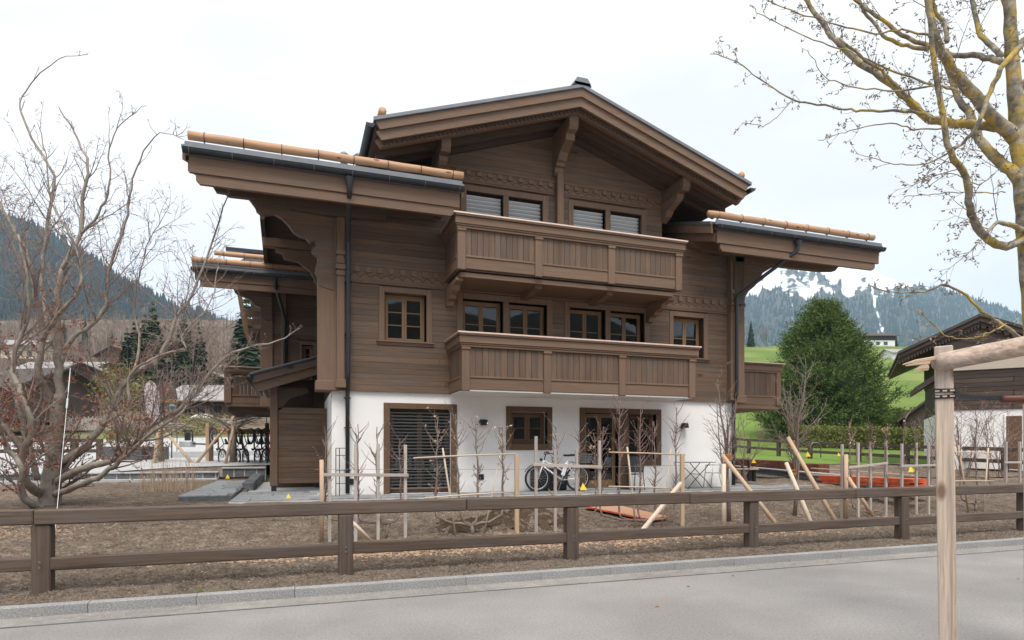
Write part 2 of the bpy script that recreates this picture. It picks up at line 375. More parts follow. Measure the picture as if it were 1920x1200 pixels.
# far ground: one polar sheet, with painted land cover as an attribute
def make_ground():
    m = MB(); radii = [2.0]
    while radii[-1] < 4200: radii.append(radii[-1]*1.055 + .1)
    angs = [math.radians(a) for a in np.arange(-78, 78.1, 1.0)]
    cols = []
    for r in radii:
        for a in angs:
            x = r*math.sin(a+TH); y = r*math.cos(a+TH); d = depth(x, y)
            z = gz(x, y) - (.35 if (-16 < x < 34 and y < 31) else .0)
            if d < 0: z = -.4
            m.v.append((x, y, z))
            k = math.tan(a) if abs(a) < 1.5 else 9
            left = 1-sm(-.12, .1, k)
            cols.append((left, sm(55, 75, d)*left, 0, 1))
    n = len(angs)
    for i in range(len(radii)-1):
        for j in range(n-1):
            a = i*n+j; m.f.append((a, a+n, a+n+1, a+1))
    mat, nt_, b = newmat('valley_ground'); b.inputs['Roughness'].default_value = .95; b.inputs['Specular IOR Level'].default_value = .1
    at = nt_.nodes.new('ShaderNodeAttribute'); at.attribute_name = 'cover'; sp = nt_.nodes.new('ShaderNodeSeparateColor'); nt_.links.new(at.outputs['Color'], sp.inputs[0])
    tcn = nt_.nodes.new('ShaderNodeTexCoord')
    def nz(s, dt=7):
        t = nt_.nodes.new('ShaderNodeTexNoise'); t.inputs['Scale'].default_value = s; t.inputs['Detail'].default_value = dt; t.inputs['Roughness'].default_value = .65
        nt_.links.new(tcn.outputs['Object'], t.inputs['Vector']); return t.outputs['Fac']
    g1 = ramp(nt_, [(.3,(.085,.14,.03)), (.5,(.145,.205,.050)), (.7,(.215,.245,.085))]); nt_.links.new(nz(.045, 10), g1.inputs['Fac'])
    mp_ = nt_.nodes.new('ShaderNodeMapping'); mp_.inputs['Scale'].default_value = (.01, .01, .35); nt_.links.new(tcn.outputs['Object'], mp_.inputs['Vector'])
    tt = nt_.nodes.new('ShaderNodeTexNoise'); tt.inputs['Scale'].default_value = 1; tt.inputs['Detail'].default_value = 3; nt_.links.new(mp_.outputs['Vector'], tt.inputs['Vector'])
    g2 = nt_.nodes.new('ShaderNodeMix'); g2.data_type = 'RGBA'; g2.blend_type = 'MULTIPLY'; g2.inputs[0].default_value = .6
    r2_ = ramp(nt_, [(.42,(.72,.72,.7)), (.58,(1.1,1.08,1.0))]); nt_.links.new(tt.outputs['Fac'], r2_.inputs['Fac'])
    nt_.links.new(g1.outputs['Color'], g2.inputs[6]); nt_.links.new(r2_.outputs['Color'], g2.inputs[7])
    h1 = ramp(nt_, [(.3,(.06,.045,.03)), (.48,(.14,.10,.07)), (.60,(.20,.155,.11)), (.72,(.13,.15,.06))]); nt_.links.new(nz(.05, 9), h1.inputs['Fac'])
    mx_ = nt_.nodes.new('ShaderNodeMix'); mx_.data_type = 'RGBA'; nt_.links.new(sp.outputs[1], mx_.inputs[0])
    lg = nt_.nodes.new('ShaderNodeMix'); lg.data_type = 'RGBA'; nt_.links.new(sp.outputs[0], lg.inputs[0])
    lc = ramp(nt_, [(.35,(.11,.15,.05)), (.6,(.19,.19,.10))]); nt_.links.new(nz(.3), lc.inputs['Fac'])
    nt_.links.new(g2.outputs[2], lg.inputs[6]); nt_.links.new(lc.outputs['Color'], lg.inputs[7])
    nt_.links.new(lg.outputs[2], mx_.inputs[6]); nt_.links.new(h1.outputs['Color'], mx_.inputs[7]); nt_.links.new(mx_.outputs[2], b.inputs['Base Color'])
    bp = nt_.nodes.new('ShaderNodeBump'); bp.inputs['Strength'].default_value = .5; bp.inputs['Distance'].default_value = .4; nt_.links.new(nz(.8), bp.inputs['Height']); nt_.links.new(bp.outputs['Normal'], b.inputs['Normal'])
    me = m.mesh('ground', mat, True); ca = me.color_attributes.new('cover', 'FLOAT_COLOR', 'POINT'); ca.data.foreach_set('color', [c for q in cols for c in q])
    o = bpy.data.objects.new('ground', me); COL.objects.link(o); tag(o, kind='structure')
make_ground()

# road, gutter strip and kerb
MB().box(-40, 60, -14, 7.05, -.30, 0.0).obj('road', MATS['asphalt'], kind='structure')
MB().box(-40, 60, 7.054, 7.46, -.30, -.004).obj('gutter_strip', MATS['gutterstone'], kind='structure')
MATS['tar'] = plain('tar_joint', (.10,.098,.095), .8, noise=.4, nscale=5)
MB().box(-40, 60, 7.035, 7.07, -.1, .004).obj('road_joint', MATS['tar'], kind='structure')
kerb = thing('kerb', kind='structure')
R = random.Random(3)
ks = MB().box(0, .9975, 7.455, 7.585, -.2, .098, .006).mesh('kerb_stone', MATS['granite'])
for i in range(-12, 22):
    inst(ks, 'kerb_stone', kerb, (i + R.uniform(-.003,.003), R.uniform(-.0015,.0015), R.uniform(-.0015,.0015)))

# planted bed between kerb and terrace: fine grid near, coarse far
mounds = [(Y(935,985,10.9), .62, .26), (Y(1000,975,11.3), .8, .2), (Y(860,985,11.0), .5, .1)]
def soil_z(x, y):
    z = gz(x, y) + .018*fbm(x*2.2, y*2.2) + .012*fbm(x*7, y*7, 3) + .008*mnoise.noise(Vector((x*23, y*23, 0)))
    for c, r_, h in mounds:
        q = math.hypot(x-c.x, (y-c.y)*.9)/r_
        if q < 1: z += h*(1-q*q)**2*(1+.5*fbm(x*4, y*4, 7))
    return z
def in_house(x, y): return (-1.3 < x < 13.6 and y > 14.15) or (x > 13.5 and y > 14.7 and (x-13.5) < 2.2 and y < 17)
grid_mesh(rng(-6, 17, .045), rng(7.58, 12.6, .045), soil_z).obj('garden_bed', MATS['soil'], None, True, kind='structure')
def keepf(x, y): return not (-6 < x < 17 and y < 12.6) and not (-1.2 < x < 13.4 and y > 14.5)
xs = rng(-16, -6, .22) + rng(-6, 17, .115)[1:] + rng(17, 34, .25)[1:]
ys = rng(7.58, 12.6, .2) + rng(12.6, 22.85, .115)[1:]
grid_mesh(xs, ys, lambda x, y: soil_z(x, y) if y < 22.9 else gz(x, y), keepf).obj('garden_bed', MATS['soil'], None, True, kind='structure')
# upper bed and plaza at the left, planting ground at the right
grid_mesh(rng(-24, -1.0, .5), rng(23.1, 25.4, .2), lambda x, y: gz(x, y)+.05+.02*fbm(x*2, y*2)).obj('upper_bed', MATS['soil'], None, True, kind='structure')
MATS['plaza'] = plain('pale_plaza_paving', (.42, .415, .41), .8, noise=.12, nscale=1.2, bump=.1, bscale=30)
grid_mesh(rng(-40, 4, 1.0), rng(25.4, 60, 1.0), lambda x, y: gz(x, y)+.08).obj('plaza', MATS['plaza'], None, True, kind='structure')
grid_mesh(rng(13, 50, .6), rng(15, 40, .6), lambda x, y: gz(x, y)+.03+.02*fbm(x*2, y*2), lambda x, y: 21.8 < depth(x, y) < 31.5 and y > 8).obj('planting_ground', MATS['soil'], None, True, kind='structure')

for (c, r_, h_), lb in zip(mounds, ('heap of freshly dug dark earth beside the pale square stake', 'second flatter heap of dark earth right of the pale stake', 'low dark earth mound in front of the thick forked trunk')):
    gm = grid_mesh(rng(c.x-r_*1.15, c.x+r_*1.15, .05), rng(c.y-r_*1.15, c.y+r_*1.15, .05), lambda x, y: soil_z(x, y)+.012+(.10*fbm(x*5, y*5, 2) if math.hypot(x-c.x, y-c.y) < r_*.8 else 0), lambda x, y: math.hypot(x-c.x, y-c.y) < r_*(.85+.3*fbm(x*3, y*3, 9)))
    gm.obj('earth_heap', MATS['darksoil'], None, True, label=lb, cat='earth', kind='stuff')
# crumbs, stones and wood chips lying on the bed
R = random.Random(11)
def scatter(name, mat, n, fpos, smin, smax, flat=.5, label=None, cat=None):
    m = MB()
    for _ in range(n):
        x, y = fpos(); s = R.uniform(smin, smax); z = soil_z(x, y) + s*flat*.25
        a = R.uniform(0, 6.28); tx = R.uniform(-.4,.4); ca, sa = math.cos(a), math.sin(a)
        ex = R.uniform(.6, 1.6)
        pts = [(ex,0,0), (-.5,.8,0), (-.5,-.8,0), (R.uniform(-.2,.2), 0, 1.0)]
        vs = [(x+(p[0]*ca-p[1]*sa)*s, y+(p[0]*sa+p[1]*ca)*s, z+(p[2]-.3)*s*flat + p[0]*tx*s) for p in pts]
        m.add(vs, [(0,1,3),(1,2,3),(2,0,3),(0,2,1)])
    return m.obj(name, mat, None, label=label, cat=cat, kind='stuff')
MATS['clod'] = plain('soil_clod', (.16,.128,.102), .95, noise=.5, nscale=30)
MATS['chip'] = plain('wood_chip', (.36,.24,.155), .8, noise=.45, nscale=9)
MATS['stone'] = plain('pale_pebble', (.42,.38,.33), .8, noise=.4, nscale=7)
MATS['deadleaf'] = plain('dead_leaf', (.30,.13,.06), .8, noise=.45, nscale=13)
scatter('soil_crumbs', MATS['clod'], 26000, lambda: (R.uniform(-5.5, 16), 7.62+5.5*R.random()**1.3), .008, .030, .9, 'loose brown crumbs of earth all over the garden bed behind the kerb', 'soil')
scatter('pebbles', MATS['stone'], 900, lambda: (R.uniform(-5.5, 16), 7.62+5*R.random()), .004, .014, .7, 'small pale pebbles scattered through the garden bed', 'pebbles')
def chip_pos():
    c = R.choice([(.9,9.35,.7,.2),(1.9,9.3,.8,.25),(2.8,9.4,.6,.3),(3.7,9.3,.7,.22),(5.2,9.2,.6,.3),(6.3,9.4,.8,.2),(8.5,9.4,.8,.3),(10.3,9.7,1.0,.3),(12.3,9.9,1.0,.3),(-.2,9.4,.8,.2)])
    return (R.gauss(c[0], c[2]*.6), R.gauss(c[1], c[3]*.7))
scatter('wood_chips', MATS['chip'], 3600, chip_pos, .016, .058, .25, 'drift of pale bark and wood chips along the back of the roadside fence', 'mulch')
scatter('wood_chips', MATS['chip'], 900, lambda: (R.gauss(-4.2, .9), R.gauss(11.9, .28)), .012, .035, .25, 'patch of pale wood chips around the foot of the big bare tree', 'mulch')
scatter('dead_leaves', MATS['deadleaf'], 420, lambda: (R.uniform(-5.5, 14), 7.7+4*R.random()), .015, .04, .2, 'dry reddish leaves strewn over the bed and under the fence', 'leaves')
R = random.Random(5)
m = MB()
for _ in range(9):
    x, y = R.uniform(-2, 10), R.uniform(5.2, 7.4); s = .03
    m.add([(x-s, y, .004), (x, y-s*.6, .01), (x+s, y, .004), (x, y+s*.6, .014)], [(0,1,2,3)])
m.obj('road_leaves', MATS['deadleaf'], kind='stuff', label='a few dry leaves lying on the asphalt by the kerb', cat='leaves')
m = MB()
for _ in range(2600):
    x = R.uniform(-5, 14); y = 7.45-abs(R.gauss(0, .16)); s = R.uniform(.002, .007); z = .002
    m.add([(x-s,y-s*.5,z),(x+s,y-s*.6,z),(x+.1*s,y+s,z),(x,y,z+s)], [(0,1,3),(1,2,3),(2,0,3)])
m.obj('gutter_grit', MATS['stone'], kind='stuff', label='fine grit and crumbs washed along the foot of the kerb', cat='grit')
# tufts of young grass along the kerb
MATS['tuft'] = plain('young_grass', (.16,.26,.05), .8, noise=.3)
m = MB()
for cx_, cy_, n_ in [(-.98, 7.75, 60), (3.4, 7.72, 40), (1.2,7.7,16), (4.6, 7.7, 25), (.25, 7.75, 14)]:
    for _ in range(n_):
        x, y = R.gauss(cx_, .14), R.gauss(cy_, .05); z = gz(x, y); h = R.uniform(.015,.04); a = R.uniform(0,3.1)
        m.add([(x-.004*math.cos(a), y-.004*math.sin(a), z), (x+.004*math.cos(a), y+.004*math.sin(a), z), (x+R.uniform(-.02,.02), y+R.uniform(-.02,.02), z+h)], [(0,1,2)])
m.obj('grass_tufts', MATS['tuft'], kind='stuff', label='thin tufts of young green grass beside the kerb', cat='grass')

# terrace of natural stone around the house
ter = thing('terrace', kind='structure')
MB().box(-1.3, 13.6, 14.2, 23, .2, .588).obj('terrace_base', MATS['mortar'], ter)
MB().box(13.6, 17.6, 14.75, 22, .2, .588).obj('terrace_base', MATS['mortar'], ter)
R = random.Random(8); pv = {}
cnt = 0
y = 14.2
rows = [(14.2,.22),(14.425,.3),(14.73,.2),(14.935,.3)]
for (y0, dy) in rows + [(15.24,.3),(15.545,.35),(15.9,.4),(16.3,.4),(16.7,.5)]:
    x = -1.28; right = 17.5 if y0 > 14.7 else 13.55
    while x < right:
        dx = R.choice([.28,.38,.48,.55]) if y0 < 15.2 else R.choice([.5,.65,.8])
        if y0 < 15.2 or x < .6-dx or x > 12.25:
            k_ = (dx, dy)
            if k_ not in pv: pv[k_] = MB().box(.004, dx-.004, .004, dy-.004, -.04, .0, .006).mesh('paving_slab', MATS['paving'])
            inst(pv[k_], 'paving_slab', ter, (x, y0, .62+R.uniform(-.003,.003)), (R.uniform(-.003,.003), R.uniform(-.003,.003), 0)); cnt += 1
        x += dx
# raised path at the left with its step
path = thing('path', kind='structure')
pm = MB(); 
MB().box(-2.35, -1.30, 14.9, 23.2, .3, .672).obj('path_base', MATS['steps'], path)
R = random.Random(9)
y = 14.9
while y < 23.1:
    dy = R.choice([.4,.5,.6]); x = -2.35
    while x < -1.32:
        dx = min(R.choice([.35,.5,.6]), -1.30-x)
        if dx > .1: MB().box(x+.004, x+dx-.004, y+.004, y+dy-.004, .66, .70+R.uniform(-.002,.002), .006).obj('paving_slab', MATS['paving'], path)
        x += dx
    y += dy
# low wall with pale joints crossing the left garden
def block_wall(name, label, x0, x1, yy, z0, z1, cap=.05, bl=.38, mat='steps', rows=1):
    t = thing(name, label, 'wall')
    MB().box(x0, x1, yy+.02, yy+.25, z0-.2, z1-.001).obj('core', MATS['mortar'], t)
    R_ = random.Random(len(label)); h = (z1-z0-.02)/rows
    for r_ in range(rows):
        x = x0 - (bl/2 if r_ % 2 else 0)
        while x < x1-.05:
            l = min(bl*R_.uniform(.8,1.15), x1-x)
            MB().box(max(x,x0)+.022, x+l-.022, yy-.002, yy+.1, z0+.01+h*r_+.01, z0+h*(r_+1), .008).obj('stone', MATS[mat], t)
            x += l
    x = x0
    while x < x1-.02:
        l = min(1.0, x1-x); MB().box(x+.004, x+l-.004, yy-.05, yy+.27, z1, z1+cap, .008).obj('coping', MATS['stonecap'], t); x += l
    return t
block_wall('garden_wall', 'long low stone wall with white joints crossing the left garden', -10.6, -2.4, 22.9, .70, .93)
MB().box(-10.6, -2.4, 22.55, 22.88, .5, .76, .01).obj('wall_footing', MATS['stonecap'], kind='structure')
block_wall('garden_wall', 'short dark step wall beside the wooden screen of the porch', -2.35, -.95, 23.3, .74, 1.05, mat='steps')
sw = thing('side_wall', 'low dark stone curb running back beside the wooden privacy screen', 'wall')
for i in range(8):
    MB().box(-1.33, -1.05, 18.2+i*.62+.01, 18.2+(i+1)*.62-.01, .5, .80+.012*i, .01).obj('stone', MATS['steps'], sw)
# stepped wall at the right
def cam_wall(name, label, A, Bp, off, hgt, th=.25, n=26, zoff=0.0):
    t = thing(name, label, 'wall'); a, b = Vector(A), Vector(Bp); dr = (b-a).normalized(); nr = Vector((dr.y, -dr.x, 0)).normalized()
    if nr.dot(Vector((0,-1,0))) < 0: nr = -nr
    base = a - nr*off; be = b - nr*off
    for i in range(n):
        p = base.lerp(be, i/n); q = base.lerp(be, (i+1)/n); g_ = .012
        rows_ = 2
        for r_ in range(rows_):
            hh = hgt/rows_
            MB().beam(p+dr*g_+Vector((0,0,zoff+hh*(r_+.5))), q-dr*g_+Vector((0,0,zoff+hh*(r_+.5))), th, hh-.02, .008).obj('stone', MATS['steps'], t)
    mid = MB(); mid.beam(base+Vector((0,0,zoff+hgt/2-.01)), be+Vector((0,0,zoff+hgt/2-.01)), th-.05, hgt-.03).obj('core', MATS['mortar'], t)
    m_ = MB().beam(base+Vector((0,0,zoff+hgt+.02)), be+Vector((0,0,zoff+hgt+.02)), th+.06, .045, .008); m_.obj('coping', MATS['stonecap'], t)
    return t
A1 = D(1740, 912, 16.0); A1.z = .58; B1 = D(1385, 884, 27.0); B1.z = .74
cam_wall('terrace_wall', 'lower step of the dark stone wall edging the right terrace', A1, B1, 0, .14)
cam_wall('terrace_wall', 'upper row of the dark stone wall edging the right terrace', A1, B1, .42, .27)
# ================================================================ mountains and far forest
def tree_cones(pts, name, mat, label, n=5):
    m = MB()
    for (p, h, r) in pts:
        a0 = R.uniform(0, 6); o = len(m.v)
        for i in range(n):
            a = a0 + 2*math.pi*i/n; m.v.append((p[0]+r*math.cos(a)*R.uniform(.8,1.2), p[1]+r*math.sin(a)*R.uniform(.8,1.2), p[2]+h*R.uniform(.0,.12)))
        m.v.append((p[0], p[1], p[2]+h))
        for i in range(n): m.f.append((o+i, o+(i+1) % n, o+n))
    return m.obj(name, mat, None, label=label, cat='forest', kind='stuff')
def snow_mat(name, rock, snow):
    mat, n, b = newmat(name); b.inputs['Roughness'].default_value = .9; b.inputs['Specular IOR Level'].default_value = .1
    at = n.nodes.new('ShaderNodeAttribute'); at.attribute_name = 'snow'; tcn = n.nodes.new('ShaderNodeTexCoord')
    t = n.nodes.new('ShaderNodeTexNoise'); t.inputs['Scale'].default_value = .012; t.inputs['Detail'].default_value = 12; t.inputs['Roughness'].default_value = .75
    n.links.new(tcn.outputs['Object'], t.inputs['Vector'])
    r = ramp(n, rock); n.links.new(t.outputs['Fac'], r.inputs['Fac'])
    ad = n.nodes.new('ShaderNodeMath'); ad.operation = 'ADD'; n.links.new(at.outputs['Fac'], ad.inputs[0]); n.links.new(t.outputs['Fac'], ad.inputs[1])
    mr = n.nodes.new('ShaderNodeMapRange'); mr.inputs['From Min'].default_value = 1.0; mr.inputs['From Max'].default_value = 1.08; n.links.new(ad.outputs[0], mr.inputs['Value'])
    mx_ = n.nodes.new('ShaderNodeMix'); mx_.data_type = 'RGBA'; mx_.inputs[7].default_value = (*snow, 1)
    n.links.new(mr.outputs['Result'], mx_.inputs[0]); n.links.new(r.outputs['Color'], mx_.inputs[6]); n.links.new(mx_.outputs[2], b.inputs['Base Color'])
    return mat
R = random.Random(21)
def make_mountain(name, pxs, ridge, d0, d1, d2, base, mat, snowf, nt_trees, label, amp=1.0, hmin=16, hmax=26, tmat=None, rows=120):
    zr_ = lambda px: ZC + (HZ - pw(px, ridge)) * d1 / F
    m = MB(); sn = []
    ts = [i/rows for i in range(rows+1)]
    def pt(px, t):
        if t <= 1:
            d = lerp(d0, d1, t); k = (px-CX)/F; x, y = cam_xy(k*d, d); top = zr_(px)
            rg = abs(mnoise.noise(Vector((px*.011, t*1.6, 3.3))))*2 + .6*abs(mnoise.noise(Vector((px*.035, t*4, 9))))
            z = lerp(base, top, t**1.12) - amp*rg*math.sin(math.pi*min(1, t*1.02))*70 + fbm(px*.02, t*9, 5)*12*amp*min(1, (1-t)*6+.25)
            return (x, y, z)
        d = lerp(d1, d2, t-1); k = (px-CX)/F; x, y = cam_xy(k*d, d)
        return (x, y, lerp(zr_(px), base-60, (t-1)))
    tt = ts + [1.15, 1.5, 2.0]
    for t in tt:
        for px in pxs: m.v.append(pt(px, t)); sn.append(snowf(px, t, m.v[-1][2]))
    n = len(pxs)
    for j in range(len(tt)-1):
        for i in range(n-1):
            a = j*n+i; m.f.append((a, a+1, a+n+1, a+n))
    me = m.mesh(name, mat, True); at = me.attributes.new('snow', 'FLOAT', 'POINT'); at.data.foreach_set('value', sn)
    o = bpy.data.objects.new(name, me); COL.objects.link(o); tag(o, kind='structure')
    pts = []
    tries = 0
    while len(pts) < nt_trees and tries < nt_trees*4:
        tries += 1
        px = R.uniform(max(pxs[0], -350), min(pxs[-1], 2250)); t = R.random()**.9
        if t > .995: t = R.uniform(.97, 1.0)
        p = pt(px, t); s_ = snowf(px, t, p[2])
        if s_ + R.uniform(-.15, .15) > .36: continue
        h = R.uniform(hmin, hmax); pts.append((Vector(p)-Vector((0,0,2)), h, h*.2))
    tree_cones(pts, 'forest', tmat or MATS['farfir'], label)
    return o
MATS['farfir'] = plain('distant_fir', (.028,.042,.026), .95, spec=.05, noise=.5, nscale=.02)
MATS['mountain'] = snow_mat('mountain_rock', [(.3,(.035,.04,.035)), (.5,(.07,.068,.058)), (.68,(.15,.13,.105))], (.80,.83,.88))
MATS['hill'] = snow_mat('wooded_hill', [(.3,(.035,.045,.025)), (.5,(.065,.06,.04)), (.7,(.12,.10,.07))], (.86,.88,.92))
RIDGE_R = [(900,640),(1100,600),(1300,560),(1396,548),(1436,515),(1492,499),(1540,494),(1571,491),(1599,494),(1633,502),(1661,519),(1689,531),(1717,533),(1745,539),(1774,545),(1802,553),(1830,563),(1858,571),(1897,583),(1980,612),(2200,660),(2600,700)]
def chute(px, t, pts, w_):
    c = pw(t, [(b, a) for a, b in pts]); lo, hi = pts[0][1], pts[-1][1]
    if t < lo or t > hi: return 0
    return max(0, 1-abs(px-c-6*mnoise.noise(Vector((t*20, 1, 2))))/w_)
def snow_r(px, t, z):
    py = HZ - (z-ZC)*F/lerp(1100, 2600, min(t, 1))
    lim = pw(px, [(1380,556),(1500,552),(1600,548),(1660,546),(1700,540),(1740,530),(1800,480)])
    s = sm(lim+34, lim-16, py)*.72 + .34*fbm(px*.03, t*7, 1) + .22*fbm(px*.12, t*10, 6) - .22*sm(.0, .5, abs(fbm(px*.018, t*3, 8)))
    s += .35*max(0, fbm(px*.06, t*16, 4))*sm(lim+70, lim, py)
    s = max(s, .75*chute(px, t, [(1656,.42),(1654,.6),(1640,.75),(1628,.9),(1600,1.0)], 8))
    s = max(s, .6*chute(px, t, [(1488,.45),(1484,.7),(1470,1.0)], 5))
    s = max(s, .6*chute(px, t, [(1706,.72),(1690,.95)], 5))
    return s
make_mountain('mountain', rng(860, 2600, 5.0), RIDGE_R, 1100, 2600, 3600, 52, MATS['mountain'], snow_r, 15000, 'dense blue green fir forest covering the snowy mountain flank at the right', amp=1.2)
RIDGE_L = [(-900,330),(-400,380),(0,408),(44,420),(87,437),(128,458),(175,490),(210,513),(233,531),(262,542),(292,554),(330,575),(362,583),(394,598),(420,610),(500,640),(640,690),(800,740)]
def snow_l(px, t, z): return -1.0 + (.0)
make_mountain('wooded_hill', rng(-900, 800, 9.0), RIDGE_L, 560, 1150, 1700, 60, MATS['hill'], snow_l, 9000, 'dark evergreen forest on the steep hill behind the left houses', amp=.5, hmin=14, hmax=24, rows=60)

# ================================================================ chalet
def wall_cells(m, x0, x1, z0, z1, y0, y1, holes, axis='x'):
    xs_ = sorted({x0, x1} | {h[i] for h in holes for i in (0,1) if x0 < h[i] < x1}); zs_ = sorted({z0, z1} | {h[i] for h in holes for i in (2,3) if z0 < h[i] < z1})
    for a, b in zip(xs_, xs_[1:]):
        for c, d in zip(zs_, zs_[1:]):
            cx_, cz_ = (a+b)/2, (c+d)/2
            if any(h[0] < cx_ < h[1] and h[2] < cz_ < h[3] for h in holes): continue
            m.box(a, b, y0, y1, c, d)
    return m
def clip(poly, a, b, c):                # keep a*x + b*z <= c
    out = []
    for i in range(len(poly)):
        p, q = poly[i], poly[(i+1) % len(poly)]
        fp, fq = a*p[0]+b*p[1]-c, a*q[0]+b*q[1]-c
        if fp <= 0: out.append(p)
        if (fp < 0 < fq) or (fq < 0 < fp):
            t = fp/(fp-fq); out.append((p[0]+(q[0]-p[0])*t, p[1]+(q[1]-p[1])*t))
    return out
def boards(parent, x0, x1, z0, z1, yf, th, holes, pitch, mat, rnd, planes=(), gap=.005, lmin=2.2, lmax=4.6, name='board'):
    z = z0; n = 0
    while z < z1-.02:
        zt = min(z+pitch, z1); zc_ = (z+zt)/2
        segs = [(x0, x1)]
        for h in holes:
            if h[2] < zc_ < h[3]:
                ns = []
                for a, b in segs:
                    if h[1] <= a or h[0] >= b: ns.append((a, b)); continue
                    if h[0] > a: ns.append((a, h[0]))
                    if h[1] < b: ns.append((h[1], b))
                segs = ns
        for a, b in segs:
            c = a
            while c < b-.02:
                l = rnd.uniform(lmin, lmax); e = min(c+l, b)
                if b-e < .6: e = b
                poly = [(c+gap/2, z+gap/2), (e-gap/2, z+gap/2), (e-gap/2, zt-gap/2), (c+gap/2, zt-gap/2)]
                for p_ in planes:
                    poly = clip(poly, *p_)
                    if len(poly) < 3: break
                if len(poly) >= 3:
                    dy = rnd.uniform(0, .0035)
                    MB().prism([(p[0], yf-dy, p[1]) for p in poly], (0, th, 0)).obj(name, mat, parent); n += 1
                c = e
        z = zt
    return n
def casement(parent, x0, x1, z0, z1, y, leaves=2, rows=3, fw=.055, mat='casement', cols=1, frame=.045, low=0.0):
    g = thing('x') if False else None
    W = MB()
    W.box(x0, x0+frame, y, y+.07, z0, z1, .004); W.box(x1-frame, x1, y, y+.07, z0, z1, .004)
    W.box(x0+frame, x1-frame, y+.002, y+.068, z1-frame, z1, .004); W.box(x0+frame, x1-frame, y+.002, y+.068, z0, z0+frame, .004)
    W.obj('outer_frame', MATS[mat], parent)
    lw = (x1-x0-2*frame)/leaves
    for i in range(leaves):
        a = x0+frame+lw*i+.003; b = a+lw-.006; c = z0+frame+.003; d = z1-frame-.003
        m = MB(); yy = y-.012
        m.box(a, a+fw, yy, yy+.05, c, d, .006); m.box(b-fw, b, yy, yy+.05, c, d, .006)
        m.box(a+fw, b-fw, yy+.001, yy+.049, d-fw, d, .004); m.box(a+fw, b-fw, yy+.001, yy+.049, c, c+fw+low, .004)
        gz0 = c+fw+low
        for r in range(1, rows):
            zz = gz0 + (d-fw-gz0)*r/rows; m.box(a+fw, b-fw, yy+.006, yy+.04, zz-.011, zz+.011)
        for q in range(1, cols):
            xx = a+fw+(b-a-2*fw)*q/cols; m.box(xx-.01, xx+.01, yy+.007, yy+.039, gz0, d-fw)
        m.obj('sash', MATS[mat], parent)
        MB().box(a+fw, b-fw, yy+.02, yy+.026, gz0, d-fw).obj('pane', MATS['glass'], parent)
def surround(parent, name, x0, x1, z0, z1, y, wt, proud, mat, sill=True, ws=None, wb=None, wood_='trim'):
    ws = ws or wt; wb = wt if wb is None else wb
    m = MB(); f = y-proud; bk = y+.16
    m.box(x0-ws, x0, f, bk, z0-(wb if not sill else 0), z1+wt, .006); m.box(x1, x1+ws, f, bk, z0-(wb if not sill else 0), z1+wt, .006)
    m.box(x0, x1, f+.002, bk, z1, z1+wt, .006)
    if not sill and wb > 0: m.box(x0, x1, f+.002, bk, z0-wb, z0, .006)
    w_ = m.obj(name, MATS[mat] if mat in MATS else mat, parent)
    if sill:
        s_ = MB(); s_.box(x0-ws-.06, x1+ws+.06, y-.13, bk, z0-.03, z0, .006); s_.box(x0-ws-.04, x1+ws+.04, y-.085, y+.02, z0-.10, z0-.031, .008)
        s_.obj('sill', MATS['trimX'], w_)
        d_ = MB(); n_ = int((x1-x0+2*ws+.06)/.045)
        for i in range(n_): xx = x0-ws-.03+(x1-x0+2*ws+.06)*(i+.5)/n_; d_.box(xx-.013, xx+.013, y-.108, y-.084, z0-.062, z0-.032)
        d_.obj('carving', MATS['carve'], w_, kind='stuff')
    return w_
def frieze(parent, x0, x1, z0, z1, y, skip=()):
    t = MB(); h = z1-z0
    t.box(x0, x1, y-.03, y+.01, z0, z1, .004)
    o = t.obj('frieze', MATS['trimX'], parent)
    m = MB(); m.box(x0, x1, y-.055, y-.029, z1-.035, z1+.01, .004); m.box(x0, x1, y-.045, y-.029, z0+.0, z0+.03, .004)
    m.box(x0, x1, y-.042, y-.029, z0+h*.62, z0+h*.66, .003); m.box(x0, x1, y-.04, y-.029, z0+h*.74, z0+h*.77, .003); m.box(x0, x1, y-.04, y-.029, z0+h*.84, z0+h*.87, .003); m.obj('moulding', MATS['carve'], o)
    n = int((x1-x0)/.27); step = (x1-x0)/n
    arch = []
    w_, hh = .062, h*.32
    for i in range(n):
        cx_ = x0+step*(i+.5)
        pts = [(cx_-w_, y-.075, z1-.05-hh), (cx_+w_, y-.075, z1-.05-hh)] + [(cx_+w_*math.cos(a), y-.075, z1-.05-hh*.45+hh*.5*math.sin(a)) for a in np.linspace(0, math.pi, 7)]
        MB().prism(pts, (0, .046, 0)).obj('carved_arch', MATS['carve'], o)
    d_ = MB(); q = int((x1-x0)/.062)
    for i in range(q):
        xx = x0+(x1-x0)*(i+.5)/q; d_.box(xx-.018, xx+.018, y-.05, y-.029, z0+.04, z0+.075)
    w = MB(); st2 = .23; k = int((x1-x0)/st2)
    for i in range(k):
        b = x0+(x1-x0)*i/k; s2 = (x1-x0)/k
        pts = [(b+s2*u, y-.034, z0+h*.30+h*.2*(math.sin(u*math.pi)**.8 if u < .5 else math.sin(u*math.pi)**1.6)) for u in np.linspace(0, 1, 7)]
        w.tube(pts, .008, 4)
    d_.v_off = 0
    o2 = d_.obj('dentils', MATS['carve'], o, kind='stuff'); w.obj('wave_carving', MATS['darkX'], o, kind='stuff')
    return o
